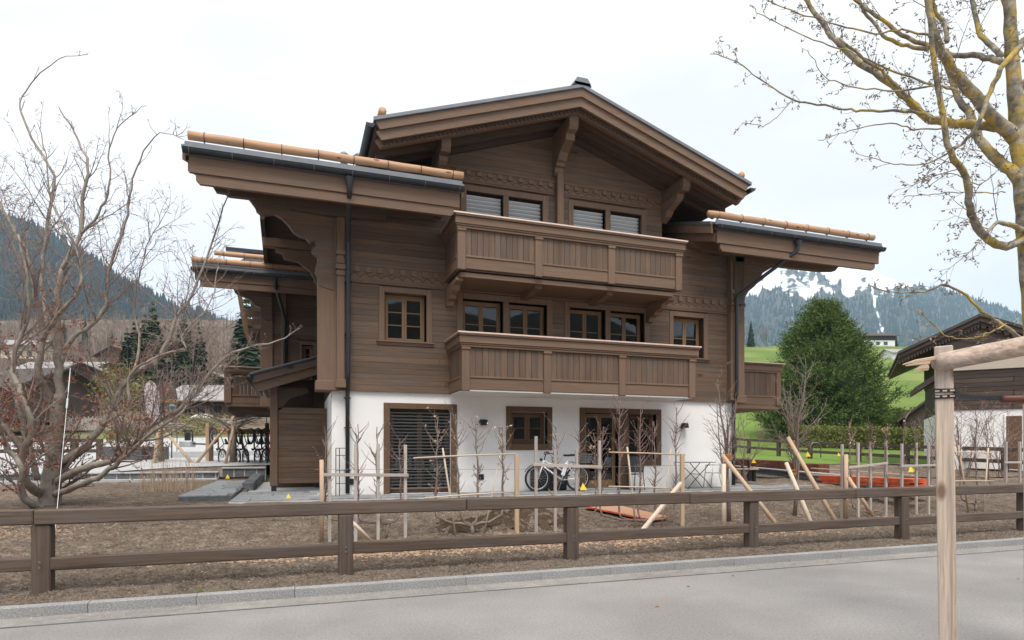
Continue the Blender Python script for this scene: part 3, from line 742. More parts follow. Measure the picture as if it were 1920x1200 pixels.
def gutter_x(parent, x0, x1, y, z, r=.085, brk=.8):
    m = MB(); seg = 8
    for xx in (x0, x1): pass
    prof = [(math.cos(a), math.sin(a)) for a in np.linspace(math.pi, 2*math.pi, seg+1)]
    o_ = len(m.v)
    for xx in (x0, x1):
        for c, s in prof: m.v.append((xx, y+c*r, z+s*r))
        for c, s in prof[::-1]: m.v.append((xx, y+c*(r-.006), z+s*(r-.006)))
    n = 2*(seg+1)
    for j in range(n): m.f.append((j, (j+1) % n, n+(j+1) % n, n+j))
    m.f.append(tuple(range(seg+1))); m.f.append(tuple(n+i for i in range(seg+1)))
    m.tube([(x0, y-r, z), (x1, y-r, z)], .010, 6)
    g = m.obj('gutter', MATS['metal'], parent)
    k = max(1, int((x1-x0)/brk)); b = MB()
    for i in range(k+1):
        xx = x0+.12+(x1-x0-.24)*i/k; b.torus((xx, y, z), (1,0,0), r+.006, .005, 8, 4, math.pi, 2*math.pi) if False else None
        pts = [(xx, y+math.cos(a)*(r+.004), z+math.sin(a)*(r+.004)) for a in np.linspace(math.pi, 1.75*math.pi, 7)]
        MB().tube(pts, .007, 4).obj('gutter_bracket', MATS['metal2'], g)
    return g
def snow_log(parent, x0, x1, y, z, r=.09, n=7, seed=1):
    rr = random.Random(seed); pts = []; k = 16
    for i in range(k+1): pts.append((lerp(x0, x1, i/k), y+rr.uniform(-.006,.006), z+rr.uniform(-.006,.006)))
    g = MB().tube(pts, [r*rr.uniform(.95,1.04) for _ in pts], 14).obj('snow_guard_log', MATS['logX'], parent, True)
    for i in range(n):
        xx = lerp(x0+.3, x1-.25, i/(n-1)); b = MB().torus((xx, y, z), (1,0,0), r+.006, .007, 16, 4)
        b.box(xx-.012, xx+.012, y-.01, y+.02, z-r-.09, z-r+.01); b.obj('log_clamp', MATS['metal'], g)
    return g
def balcony(parent, x0, x1, yf, yb, zb, zt, posts, boards_per, ul=True, side='both', endpost=True):
    """cap outline x0..x1, front face yf; zb bottom of posts; zt top of cap"""
    bx0, bx1 = x0+.07, x1-.19
    o = MB().box(bx0+.1, bx1-.22, yf+.10, yb, zb-.14 if ul else zb+.055, zb-.03 if ul else zb+.10, .006).obj('balcony', MATS['trimX'], parent)
    MB().box(bx0+.06, bx1-.1, yf+.07, yb, zb+.0, zb+.05).obj('floor_slab', MATS['darkX'], o)
    pw_ = .19
    px_ = posts
    for i, a in enumerate(px_):
        MB().box(a, a+pw_, yf-.012, yf+.12, zb, zt-.33, .012).obj('post', MATS['trimZ'], o)
        MB().box(a-.012, a+pw_+.012, yf-.035, yf+.12, zt-.40, zt-.34, .01).obj('post_head', MATS['trimZ'], o)
    zl_ = zb+.30
    for i in range(len(px_)-1):
        a, b = px_[i]+pw_, px_[i+1]
        MB().box(a, b, yf+.028, yf+.09, zb+.04, zl_, .004).obj('lower_panel', MATS['trimX'], o)
        MB().box(a, b, yf+.008, yf+.09, zl_, zl_+.045, .006).obj('lower_rail', MATS['trimX'], o)
        n = boards_per; w_ = (b-a)/n
        for j in range(n):
            MB().box(a+w_*j+.003, a+w_*(j+1)-.003, yf+.034, yf+.07, zl_+.045, zt-.32, .005).obj('board', MATS['timberZ'], o)
        MB().box(a, b, yf+.055, yf+.085, zb+.05, zt-.33).obj('backing', MATS['darkZ'], o)
    # sides
    sd_ = []
    if side in ('both', 'left'): sd_.append((px_[0]+.03, -1))
    if side in ('both', 'right'): sd_.append((px_[-1]+pw_-.03, 1))
    for xs_, sg in sd_:
        L_ = yb-yf-.12; n = max(2, int(L_/.15)); w_ = L_/n
        MB().box(xs_-.03, xs_+.03, yf+.12, yb, zb+.04, zl_, .004).obj('lower_panel', MATS['trimY'], o)
        MB().box(xs_-.045, xs_+.045, yf+.12, yb, zl_, zl_+.045, .005).obj('lower_rail', MATS['trimY'], o)
        for j in range(n):
            MB().box(xs_-.018, xs_+.018, yf+.12+w_*j+.003, yf+.12+w_*(j+1)-.003, zl_+.045, zt-.32, .004).obj('board', MATS['timberZ'], o)
    # capping, built as stepped crown moulding that returns along the sides
    def ring(nm, out, za, zb_, mat, thick=.05):
        xa, xb = px_[0]-out, px_[-1]+pw_+out
        m = MB(); m.box(xa, xb, yf-out, yf+.10, za, zb_, .006)
        if side in ('both','left'): m.box(xa, xa+out+.10, yf+.10, yb, za, zb_, .006)
        if side in ('both','right'): m.box(xb-out-.10, xb, yf+.10, yb, za, zb_, .006)
        return m.obj(nm, MATS[mat], o)
    ring('moulding', .025, zt-.335, zt-.285, 'trimX'); ring('moulding', .045, zt-.283, zt-.245, 'trimX')
    ring('top_rail', .065, zt-.243, zt-.085, 'trimX'); ring('moulding', .078, zt-.083, zt-.036, 'darkX')  # dark moulding behind the dentils paints the shade in their gaps
    ring('capping', .115, zt-.034, zt+.004, 'copper')
    d_ = MB(); xa, xb = px_[0]-.075, px_[-1]+pw_+.075; q = int((xb-xa)/.052)
    for i in range(q):
        xx = xa+(xb-xa)*(i+.5)/q; d_.box(xx-.015, xx+.015, yf-.108, yf-.079, zt-.078, zt-.032)
    if side in ('both','left'):
        q = int((yb-yf)/.052)
        for i in range(q): yy = yf-.06+(yb-yf)*(i+.5)/q; d_.box(xa-.030, xa-.004, yy-.015, yy+.015, zt-.078, zt-.032)
    d_.obj('dentils', MATS['carve'], o, kind='stuff')
    return o
def roof_slab(parent, name, prof, x0, x1, mat, th=.05):
    m = MB()
    for (a, b) in zip(prof, prof[1:]):
        m.prism([(x0, a[0], a[1]), (x0, b[0], b[1]), (x0, b[0], b[1]-th), (x0, a[0], a[1]-th)], (x1-x0, 0, 0))
    return m.obj(name, mat, parent)

ch = thing('chalet', 'large new brown timber chalet on a white ground floor with two carved balconies', 'chalet', (.82, 15.2, .6))
FY = 15.2; BYK = 23.2
R = random.Random(77)
win_holes = [(2.03,3.05,4.30,5.47), (3.97,5.03,4.30,5.47), (5.18,6.24,4.30,5.47), (6.89,7.95,4.30,5.47), (8.10,9.16,4.30,5.47), (10.09,11.11,4.30,5.47),
             (4.06,5.03,6.55,8.18), (5.18,6.12,6.55,8.18), (7.00,7.95,6.55,8.18), (8.10,9.06,6.55,8.18)]
gr_holes = [(2.17,3.68,.62,2.68), (5.27,6.27,1.84,2.67), (7.36,8.37,.62,2.68), (8.70,9.56,1.42,2.68)]
m = MB(); wall_cells(m, .82, 12.2, .5, 3.08, FY, FY+.32, gr_holes)
m.box(.82, 1.14, FY+.32, BYK, .5, 3.08); m.box(11.88, 12.2, FY+.32, BYK, .5, 3.08); m.box(1.14, 11.88, BYK-.3, BYK, .5, 3.08)
m.obj('white_wall', MATS['white'], ch)
m = MB(); wall_cells(m, .80, 12.22, 3.08, 7.62, FY-.03, FY+.28, win_holes)
wall_cells(m, 3.40, 9.72, 7.62, 8.8, FY-.03, FY+.28, win_holes)
apx, apz, sl = 6.56, 10.48, .335
m.prism([(3.40, FY-.03, 8.8), (9.72, FY-.03, 8.8), (9.72, FY-.03, 9.05), (6.56, FY-.03, 10.15), (3.40, FY-.03, 9.05)], (0, .31, 0))
m.box(.80, 1.08, FY+.28, BYK, 3.08, 7.5); m.box(11.94, 12.22, FY+.28, BYK, 3.08, 7.5); m.box(1.08, 11.94, BYK-.3, BYK, 3.08, 7.6)
m.box(3.40, 3.66, FY+.28, BYK, 7.5, 9.0); m.box(9.46, 9.72, FY+.28, BYK, 7.5, 9.0)
m.box(1.1, 11.9, FY+.30, BYK-.3, 2.95, 3.1); m.box(1.1, 11.9, FY+.30, BYK-.3, 5.62, 5.8); 
m.obj('wall', MATS['darkX'], ch)
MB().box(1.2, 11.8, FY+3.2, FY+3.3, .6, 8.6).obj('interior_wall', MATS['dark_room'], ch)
bh = [(h[0]-.12, h[1]+.12, h[2]-(.02 if h[3] < 6 else 0), h[3]+.13) for h in win_holes]
bh += [(.8, 12.3, 5.63, 6.08), (3.2, 9.9, 8.38, 8.72), (6.47, 6.65, 6.2, 9.2)]
boards(ch, .98, 12.10, 3.08, 3.235, FY-.075, .05, [], .16, MATS['timberX'], R)
nb = boards(ch, .98, 12.10, 3.235, 5.63, FY-.06, .03, bh, .137, MATS['timberX'], R)
nb += boards(ch, .98, 12.10, 6.08, 7.62, FY-.06, .03, bh, .154, MATS['timberX'], R)
pl = [(-sl, 1, 10.12-sl*6.56), (sl, 1, 10.12+sl*6.56)]
nb += boards(ch, 3.40, 9.72, 7.62, 8.38, FY-.06, .03, bh, .152, MATS['timberX'], R)
nb += boards(ch, 3.40, 9.72, 8.72, 10.2, FY-.06, .03, bh, .165, MATS['timberX'], R, pl)
print('boards', nb)
frieze(ch, .98, 3.95, 5.64, 6.08, FY-.045); frieze(ch, 9.35, 12.08, 5.64, 6.08, FY-.045)
MB().box(3.95, 9.35, FY-.085, FY-.03, 5.64, 6.08, .01).obj('frieze_board', MATS['trimX'], ch)
frieze(ch, 3.42, 6.46, 8.38, 8.73, FY-.045); frieze(ch, 6.66, 9.70, 8.38, 8.73, FY-.045)
# corner logs
for (a, b, c_) in ((.50, .96, 1), (12.06, 12.50, -1)):
    MB().box(a, b, FY-.12, FY+.35, 3.28, 7.5, .012).obj('corner_post', MATS['trimZ'], ch)
    MB().box(a-.05, b+.03, FY-.17, FY+.4, 3.06, 3.29, .012).obj('post_foot', MATS['trimX'], ch)
    pa = (.92, 1.10) if c_ > 0 else (11.92, 12.08)
    MB().box(pa[0], pa[1], FY-.24, FY-.05, 3.30, 8.0 if c_ > 0 else 7.5, .012).obj('pilaster', MATS['trimZ'], ch)
    MB().box(pa[0]-.03, pa[1]+.03, FY-.27, FY-.05, 3.12, 3.31, .012).obj('pilaster_foot', MATS['trimZ'], ch)
    for zz, q in ((5.72, .03), (5.86, .05), (6.0, .02), (6.2, .04)):
        MB().box(pa[0]-q*.5, pa[1]+q*.5, FY-.25-q, FY-.05, zz, zz+.12, .01).obj('pilaster_carving', MATS['carve'], ch)
MB().box(6.47, 6.65, FY-.24, FY-.03, 6.2, 9.06, .012).obj('pilaster', MATS['trimZ'], ch)
# windows of the first floor and their surrounds
def pair(a0, a1, b0, b1, z0, z1, blind=False):
    m = MB(); t_ = .13; f, bk = FY-.085, FY+.14
    m.box(a0-.15, a0, f, bk, z0-.02, z1+t_+.02, .008); m.box(a1, b0, f, bk, z0-.02, z1, .008); m.box(b1, b1+.15, f, bk, z0-.02, z1+t_+.02, .008)
    m.box(a0, b1, f+.002, bk, z1, z1+t_+.02, .008); m.box(a0-.15, b1+.15, f-.01, bk, z0-.09, z0-.022, .008)
    w_ = m.obj('window', MATS['trimZ'], ch)
    return w_
def blinds(parent, x0, x1, z0, z1, y, pitch, mat, dx, tilt=.62):
    m = MB(); h = pitch*tilt
    pr = [(0, -dx, h), (0, -dx*.75, h*.75), (0, 0, h*.1), (0, dx*.6, -h*.35), (0, dx*.6, -h*.5), (0, -.004, -.002-h*.1), (0, -dx*.95, h*.68)]
    m.prism([(x0, y+p[1], p[2]) for p in pr], (x1-x0, 0, 0)); me = m.mesh('blind_slat', mat)
    z = z1-pitch*.8
    while z > z0:
        inst(me, 'blind_slat', parent, (0, 0, z)); z -= pitch
    MB().box(x0-.005, x0+.02, y-.02, y+.05, z0, z1).obj('guide_rail', MATS['metal'], parent); MB().box(x1-.02, x1+.005, y-.02, y+.05, z0, z1).obj('guide_rail', MATS['metal'], parent)
for (a, b) in ((1, 2), (3, 4)):
    A_, B_ = win_holes[a], win_holes[b]; w_ = pair(A_[0], A_[1], B_[0], B_[1], 4.30, 5.47)
    for h in (A_, B_): casement(w_, h[0]+.01, h[1]-.01, h[2], h[3]-.01, FY+.15, 2, 2)
for i in (0, 5):
    h = win_holes[i]; w_ = surround(ch, 'window', h[0], h[1], h[2], h[3], FY, .13, .085, 'trimZ')
    casement(w_, h[0]+.01, h[1]-.01, h[2]+.01, h[3]-.01, FY+.15, 2, 3 if i == 0 else 2)
for (a, b) in ((6, 7), (8, 9)):
    A_, B_ = win_holes[a], win_holes[b]; w_ = pair(A_[0], A_[1], B_[0], B_[1], 6.55, 8.18)
    for h in (A_, B_):
        MB().box(h[0], h[1], FY+.16, FY+.18, h[2], h[3]).obj('pane', MATS['black'], w_)
        blinds(w_, h[0]+.02, h[1]-.02, 6.75, 8.14, FY+.08, .098, MATS['blind'], .035)
# ground floor openings
h = gr_holes[0]; w_ = surround(ch, 'window', h[0], h[1], h[2], h[3], FY, .14, .03, 'doorframe', False, .15, 0)
casement(w_, h[0]+.01, h[1]-.01, h[2]+.02, h[3]-.01, FY+.2, 2, 1, mat='doorframe'); blinds(w_, h[0]+.02, h[1]-.02, .66, 2.64, FY+.10, .080, MATS['blinddark'], .034, .30)
h = gr_holes[1]; w_ = surround(ch, 'window', h[0], h[1], h[2], h[3], FY, .14, .03, 'doorframe', False, .14, .16); casement(w_, h[0]+.01, h[1]-.01, h[2]+.01, h[3]-.01, FY+.18, 2, 2, mat='doorframe', fw=.07)
hd, hw = gr_holes[2], gr_holes[3]
m = MB(); f, bk = FY-.03, FY+.16
m.box(hd[0]-.15, hd[0], f, bk, .62, 2.82, .006); m.box(hd[1], hw[0], f, bk, .62, 2.68, .006); m.box(hw[1], hw[1]+.17, f, bk, hw[2]-.17, 2.68, .006)
m.box(hd[0], hw[1]+.17, f+.002, bk, 2.68, 2.82, .006); m.box(hw[0], hw[1], f+.002, bk, hw[2]-.17, hw[2], .006)
w_ = m.obj('door_surround', MATS['doorframe'], ch); MB().box(hd[0], hd[1], FY-.05, FY+.3, .6, .65).obj('threshold', MATS['stonecap'], w_)
casement(w_, hd[0]+.01, hd[1]-.01, .66, hd[3]-.01, FY+.14, 2, 4, low=.10); casement(w_, hw[0]+.01, hw[1]-.01, hw[2]+.01, hw[3]-.01, FY+.18, 2, 3, mat='doorframe')
def curtain(x0, x1, z0, z1, y):
    m = MB(); n = 26; pts = [(lerp(x0, x1, i/n), y+.03*math.sin(i*1.9)) for i in range(n+1)]
    for i, p in enumerate(pts): m.v += [(p[0], p[1], z0), (p[0], p[1], z1)]
    for i in range(n): m.f.append((2*i, 2*i+2, 2*i+3, 2*i+1))
    m.obj('curtain', MATS['curtain'], ch, True)
curtain(hd[0]+.05, hd[0]+.36, .68, 2.6, FY+.45); curtain(8.7, 8.95, 1.4, 2.6, FY+.5); curtain(10.1, 10.35, 4.3, 5.4, FY+.5); curtain(3.97, 4.15, 4.3, 5.4, FY+.55)
# wall lamps and sockets
for (x, z, s_) in ((4.50, 2.38, .10), (10.43, 2.33, .12)):
    b = MB(); b.box(x-.05, x+.05, FY-.02, FY, z-.04, z+.06, .005)
    if x < 5: b.box(x-s_, x+s_, FY-.16, FY-.02, z-.07, z+.07, .02); b.obj('wall_lamp', MATS['black'], ch)
    else:
        b.tube([(x, FY-.12, z+.12), (x, FY-.12, z+.10), (x, FY-.12, z-.02)], [.07, .105, .12], 16); b.obj('wall_lamp', MATS['black'], ch)
for (x, z) in ((1.25, .93), (4.46, 1.0)):
    MB().box(x-.07, x+.07, FY-.035, FY, z-.07, z+.07, .01).obj('socket', MATS['black'], ch)
# balconies
b1 = balcony(ch, 3.43, 9.70, 13.85, FY-.06, 5.81, 7.09, (3.51, 5.41, 7.36, 9.31), 12)
b0 = balcony(ch, 3.55, 10.11, 13.85, FY-.06, 3.04, 4.38, (3.61, 5.63, 7.66, 9.72), 12, False)
b0.name = 'balcony'
MB().box(3.66, 9.86, 13.90, FY, 3.035, 3.075, .004).obj('balcony_soffit', MATS['white'], ch)
for x in (3.52, 5.5, 7.45, 9.2):                         # carved corbels under the upper balcony
    prof = [(FY-.05, 5.68), (FY-1.15, 5.68), (FY-1.18, 5.60), (FY-.9, 5.56), (FY-.82, 5.46), (FY-.55, 5.42), (FY-.5, 5.34), (FY-.28, 5.32), (FY-.22, 5.22), (FY-.05, 5.20)]
    if x in (5.5, 7.45): prof = [(FY-.05, 5.68), (FY-1.1, 5.68), (FY-1.1, 5.6), (FY-.7, 5.58), (FY-.6, 5.54), (FY-.05, 5.54)]
    MB().prism([(x, p[0], p[1]) for p in prof], (.17, 0, 0)).obj('corbel', MATS['trimY'], ch)
# right side balcony
def side_balcony(parent, x0, x1, yf, yb, zb, zt):
    o = MB().box(x0, x1-.08, yf+.03, yb, zb-.10, zb+.03, .006).obj('balcony', MATS['trimX'], parent); n = 8; w_ = (x1-x0-.30)/n
    MB().box(x1-.24, x1-.06, yf-.02, yf+.14, zb+.02, zt-.30, .012).obj('post', MATS['trimZ'], o); MB().box(x0+.0, x0+.14, yf-.02, yf+.14, zb+.02, zt-.30, .012).obj('post', MATS['trimZ'], o)
    MB().box(x0+.14, x1-.24, yf+.02, yf+.08, zb+.03, zb+.27, .004).obj('lower_panel', MATS['trimX'], o); MB().box(x0+.14, x1-.24, yf, yf+.08, zb+.27, zb+.32, .005).obj('lower_rail', MATS['trimX'], o)
    for i in range(n):
        a = x0+.14+(x1-x0-.38)*i/n; b = x0+.14+(x1-x0-.38)*(i+1)/n
        MB().box(a+.003, b-.003, yf+.03, yf+.06, zb+.32, zt-.30, .004).obj('board', MATS['timberZ'], o)
    for nm, out, za, z2, mt in (('moulding', .01, zt-.30, zt-.25, 'trimX'), ('top_rail', .03, zt-.248, zt-.08, 'trimX'), ('moulding', .05, zt-.078, zt-.03, 'carve'), ('capping', .09, zt-.028, zt, 'copper')):
        mm_ = MB().box(x0, x1+out-.06, yf-out, yf+.10, za, z2, .005); mm_.box(x1-.18, x1+out-.06, yf+.10, yb, za, z2, .005); mm_.obj(nm, MATS[mt], o)
    q = int((x1-x0)/.055); d_ = MB()
    for i in range(q): xx = x0+(x1-x0)*(i+.5)/q; d_.box(xx-.015, xx+.015, yf-.078, yf-.05, zt-.078, zt-.032)
    d_.obj('dentils', MATS['carve'], o, kind='stuff')
    MB().box(x1-.20, x1-.10, yf+.1, yb, zb+.03, zt-.25).obj('side_boards', MATS['trimY'], o)
    return o
side_balcony(ch, 12.5, 14.5, 15.75, 20, 3.06, 4.40)

# ---- main gable roof
def yz_slope(x, top): return top - sl*abs(x-apx)
XL, XR, YG, YB_ = 1.65, 11.50, 13.73, 23.6
def chev(name, top, bot, y0, y1, mat, xl=XL, xr=XR, endcut=0.0):
    for sg, xe in ((-1, xl), (1, xr)):
        dx = abs(xe-apx)
        pts = [(apx, y0, top), (xe, y0, top-sl*dx), (xe-sg*endcut, y0, bot-sl*(dx-endcut)), (apx, y0, bot)]
        MB().prism(pts, (0, y1-y0, 0)).obj(name, MATS[mat], ch)
chev('roof_covering', 10.50, 10.43, YG-.05, YB_, 'metal2', XL-.04, XR+.04)
chev('roof_edge_trim', 10.515, 10.44, YG-.075, YG-.052, 'metal2', XL-.05, XR+.05)
chev('roof_deck', 10.428, 10.16, YG+.12, YB_-.1, 'darkY', XL+.02, XR-.02)
chev('barge_board', 10.425, 10.235, YG-.03, YG+.06, 'trimX', endcut=.10)
chev('barge_board', 10.233, 10.02, YG+.025, YG+.10, 'trimX', XL+.02, XR-.02, endcut=.12)
# scalloped trim under the barge boards, its shadow put into the dark colour
for sg in (-1, 1):
    m = MB(); n = 46; X_ = 4.75
    for i in range(n):
        x = apx+sg*X_*(i+.5)/n; z = 10.035-sl*abs(x-apx); w_ = X_/n/2*.8
        m.prism([(x-w_, YG+.15, z+.04), (x+w_, YG+.15, z+.04), (x+w_, YG+.15, z-.05), (x, YG+.15, z-.09), (x-w_, YG+.15, z-.05)], (0, .03, 0))
    m.obj('scalloped_trim', MATS['darkX'], ch, kind='stuff')
chev('rafter', 10.14, 9.94, YG+.19, YG+.33, 'trimX', XL+.03, XR-.03, endcut=.12)
for yy in (14.55, 15.02):
    chev('rafter', 10.155, 9.97, yy, yy+.12, 'darkX', XL+.1, XR-.1)
for i in range(8):                                       # soffit boards between the rafters
    a = YG+.34+i*.12
    if a < 15.1: chev('soffit_board', 10.159, 10.13, a+.003, a+.115, 'timberX', XL+.04, XR-.04)
MB().box(apx-.22, apx+.22, YG-.08, YB_, 10.47, 10.56, .01).obj('ridge_cap', MATS['metal2'], ch)
MB().prism([(apx-.24, YG-.08, 10.48), (apx-.14, YG-.08, 10.66), (apx+.14, YG-.08, 10.66), (apx+.24, YG-.08, 10.48)], (0, YB_-YG, 0)).obj('ridge_vent', MATS['metal2'], ch)
# purlins with stepped consoles: profile in the y-z plane
def console(x, w_, prof, mat='trimY', nm='purlin_console'):
    MB().prism([(x-w_/2, p[0], p[1]) for p in prof], (w_, 0, 0)).obj(nm, MATS[mat], ch)
z0_ = 9.86
console(apx-.05, .24, [(FY, z0_+.08), (YG+.30, z0_+.08), (YG+.30, z0_-.16), (YG+.36, z0_-.24), (YG+.50, z0_-.28), (YG+.54, z0_-.42), (YG+.66, z0_-.46), (YG+.90, z0_-.56), (YG+1.02, z0_-.72),
        (YG+1.10, z0_-.74), (YG+1.12, z0_-.82), (YG+1.20, z0_-.84), (YG+1.22, z0_-.95), (YG+1.30, z0_-1.0), (YG+1.38, z0_-1.0), (FY, z0_-.95)])
for x in (3.30, 9.80):
    z1_ = 8.78
    console(x, .22, [(FY, z1_+.12), (YG+.34, z1_+.12), (YG+.34, z1_-.12), (YG+.40, z1_-.20), (FY, z1_-.20)], 'timberY', 'purlin')
    console(x, .20, [(FY, z1_-.205), (YG+.62, z1_-.205), (YG+.64, z1_-.30), (YG+.72, z1_-.36), (YG+1.1, z1_-.50), (YG+1.2, z1_-.62), (FY, z1_-.72)], 'trimY')
console(apx, .20, [(FY, z0_+.12), (YG+.2, z0_+.12), (YG+.2, z0_+.085), (FY, z0_+.085)], 'timberY', 'ridge_purlin')
# side gutters and snow logs of the main roof
for sg, xe in ((-1, XL), (1, XR)):
    g = MB(); z = 10.48-sl*abs(xe-apx)-.12; xx = xe+sg*.10
    prof = [(math.cos(a), math.sin(a)) for a in np.linspace(math.pi, 2*math.pi, 9)]
    for yy in (YG-.06, YB_):
        for c_, s_ in prof: g.v.append((xx+c_*.09, yy, z+s_*.09))
    for i in range(8): g.f.append((i, i+1, i+10, i+9))
    g.f.append(tuple(range(9))); g.tube([(xx+sg*.09, YG-.06, z), (xx+sg*.09, YB_, z)], .012, 6)
    g.obj('gutter', MATS['metal'], ch)
    MB().tube([(xe-sg*.16, YG+.05, z+.36), (xe-sg*.16, YB_, z+.36)], .09, 12).obj('snow_guard_log', MATS['logY'], ch, True)
    for i in range(6): MB().torus((xe-sg*.16, YG+.5+i*1.6, z+.36), (0,1,0), .10, .012, 14, 4).obj('log_clamp', MATS['metal'], ch)

# ---- the two side wings of the roof
def wing(x0, x1, ye, ze, side, log0, log1, seed):
    yr, zr2 = 18.6, ze+sl*(18.6-ye); prof = [(ye, ze+.10), (yr, zr2+.10), (22.4, zr2+.10-sl*3.8)]
    a, b = (x0, 3.42) if side < 0 else (9.70, x1)
    ia, ib = (x0+.03, x1-.03)
    fa = [(ye, ze+.10), (FY, ze+.10+sl*(FY-ye))]
    roof_slab(ch, 'roof_covering', fa, x0, x1, MATS['metal2'], .06)
    roof_slab(ch, 'roof_covering', [(FY+.001, ze+.10+sl*(FY+.001-ye)), (yr, zr2+.10)], x0 if side < 0 else 10.42, 3.40 if side < 0 else x1, MATS['metal2'], .06)
    roof_slab(ch, 'roof_covering', [(yr, zr2+.10), (22.4, zr2+.10-sl*3.8)], -.85 if side < 0 else 10.42, 3.40 if side < 0 else x1-1, MATS['metal2'], .06)
    roof_slab(ch, 'roof_deck', [(ye+.16, ze+.03+sl*.16), (FY, ze+.03+sl*(FY-ye))], ia, ib, MATS['darkX'], .13)
    roof_slab(ch, 'roof_deck', [(FY, ze+.03+sl*(FY-ye)), (yr, zr2+.03)], ia if side < 0 else 10.44, 3.38 if side < 0 else ib, MATS['darkX'], .13)
    roof_slab(ch, 'roof_deck', [(yr, zr2+.03), (22.3, zr2+.03-sl*3.7)], -.83 if side < 0 else 10.44, 3.38 if side < 0 else ib-1, MATS['darkX'], .13)
    for i in range(9):
        s0 = ye+.30+i*.135
        if s0 < FY-.15: roof_slab(ch, 'soffit_board', [(s0+.003, ze-.101+sl*(s0-ye)), (s0+.13, ze-.101+sl*(s0+.13-ye))], ia, ib, MATS['timberX'], .02)
    # front fascias
    MB().box(x0+.04, x1-.04, ye+.02, ye+.07, ze-.09, ze+.035, .004).obj('fascia', MATS['metal2'], ch)
    MB().box(x0+.10, x1-.08, ye+.055, ye+.13, ze-.42, ze-.092, .008).obj('fascia', MATS['trimX'], ch)
    e = .06
    MB().prism([(x0+.22, ye+.09, ze-.424), (x1-.20, ye+.09, ze-.424), (x1-.20, ye+.09, ze-.54), (x1-.27, ye+.09, ze-.615), (x0+.29, ye+.09, ze-.615), (x0+.22, ye+.09, ze-.54)], (0, .09, 0)).obj('fascia', MATS['trimX'], ch)
    gutter_x(ch, x0, x1, ye-.04, ze, .09, .75)
    MB().box(x0+.03, x1-.03, ye-.005, ye+.045, ze+.055, ze+.165, .004).obj('eave_flashing', MATS['metal2'], ch)
    snow_log(ch, log0, log1, ye+.22, ze+.385, .090, 8 if side < 0 else 8, seed)
    # gable rakes at the outer and inner ends
    for xx, sgn in ((x0, -1), (x1, 1)):
        ya, yb = ye+.14, (FY-.08 if (xx == x1 and side < 0) else 17.2)
        for t_, b_, off in ((.02, -.20, 0.0), (-.205, -.42, .10)):
            q = off*(-sgn)
            MB().prism([(xx+q-.03, ya, ze+t_+sl*.14), (xx+q-.03, yb, ze+t_+sl*(yb-ye)), (xx+q-.03, yb, ze+b_+sl*(yb-ye)), (xx+q-.03, ya, ze+b_+sl*.14)], (.06, 0, 0)).obj('barge_board', MATS['trimY'], ch)
        MB().prism([(xx-.05, ya, ze+.11+sl*.14), (xx-.05, yb, ze+.11+sl*(yb-ye)), (xx-.05, yb, ze+.025+sl*(yb-ye)), (xx-.05, ya, ze+.025+sl*.14)], (.10, 0, 0)).obj('roof_edge_trim', MATS['metal2'], ch)
wing(-2.08, 3.62, 13.72, 7.60, -1, -2.02, 3.66, 4)
wing(10.44, 16.30, 13.72, 7.58, 1, 10.38, 16.18, 9)
# rear slope rake seen under the left wing
ra = [(19.4, 8.55), (22.4, 7.98)]
MB().prism([(-.95, ra[0][0], ra[0][1]+.25), (-.95, ra[1][0], ra[1][1]+.25), (-.95, ra[1][0], ra[1][1]-.2), (-.95, ra[0][0], ra[0][1]-.2)], (.12, 0, 0)).obj('barge_board', MATS['darkY'], ch)
MB().box(-.9, .9, 19.8, 20.05, 7.72, 7.98, .02).obj('purlin', MATS['trimX'], ch)
MB().prism([(-.55,19.85,7.7), (.9,19.85,7.7), (.9,19.85,6.6), (.6,19.85,6.75), (.45,19.85,7.1), (.1,19.85,7.35), (-.3,19.85,7.4), (-.35,19.85,7.55), (-.55,19.85,7.6)], (0,.16,0)).obj('console', MATS['trimX'], ch)
# stepped purlin carried on the facade under the wings
def trace(pts, y, th, mat, nm):
    return MB().prism([Y(px, py, y) for px, py in pts], (0, th, 0)).obj(nm, MATS[mat], ch)
trace([(397,325),(397,345),(405,358),(422,361),(428,366),(540,379),(547,391),(627,405),(700,410),(721,412),(726,402),(790,408),(812,412),(816,404),(828,408),(833,400),(833,372)], 14.90, .16, 'timberX', 'stepped_purlin')
BR = [(466,371),(478,387),(480,394),(488,401),(497,402),(514,400),(528,408),(540,420),(550,434),(562,442),(574,446),(577,451),(582,454),(590,452),(594,457),(591,463),(585,465),(584,470),(589,477),(595,481),(596,490),(591,500),(590,509),(595,517),(596,528),(600,536),(625,545),(625,392),(560,380)]
trace(BR, 15.06, .16, 'timberX', 'carved_console')
BRR = [(1556,474),(1560,492),(1548,498),(1520,497),(1500,493),(1480,490),(1470,492),(1462,498),(1450,500),(1440,506),(1430,512),(1424,524),(1416,536),(1404,546),(1398,556),(1396,566),(1399,572),(1395,580),(1396,600),(1385,606),(1374,600),(1374,470),(1440,462)]
trace(BRR, 15.06, .16, 'timberX', 'carved_console')
trace([(1296,440),(1294,452),(1300,461),(1312,464),(1318,469),(1372,477),(1377,489),(1440,498),(1446,494),(1470,500),(1540,508),(1566,508),(1573,500),(1573,480),(1480,470)], 14.90, .16, 'trimX', 'stepped_purlin')
for p in ((1386,470),):
    MB().box(12.0, 12.35, FY-.3, FY-.02, 5.9, 7.3, .02).obj('console', MATS['darkZ'], ch)
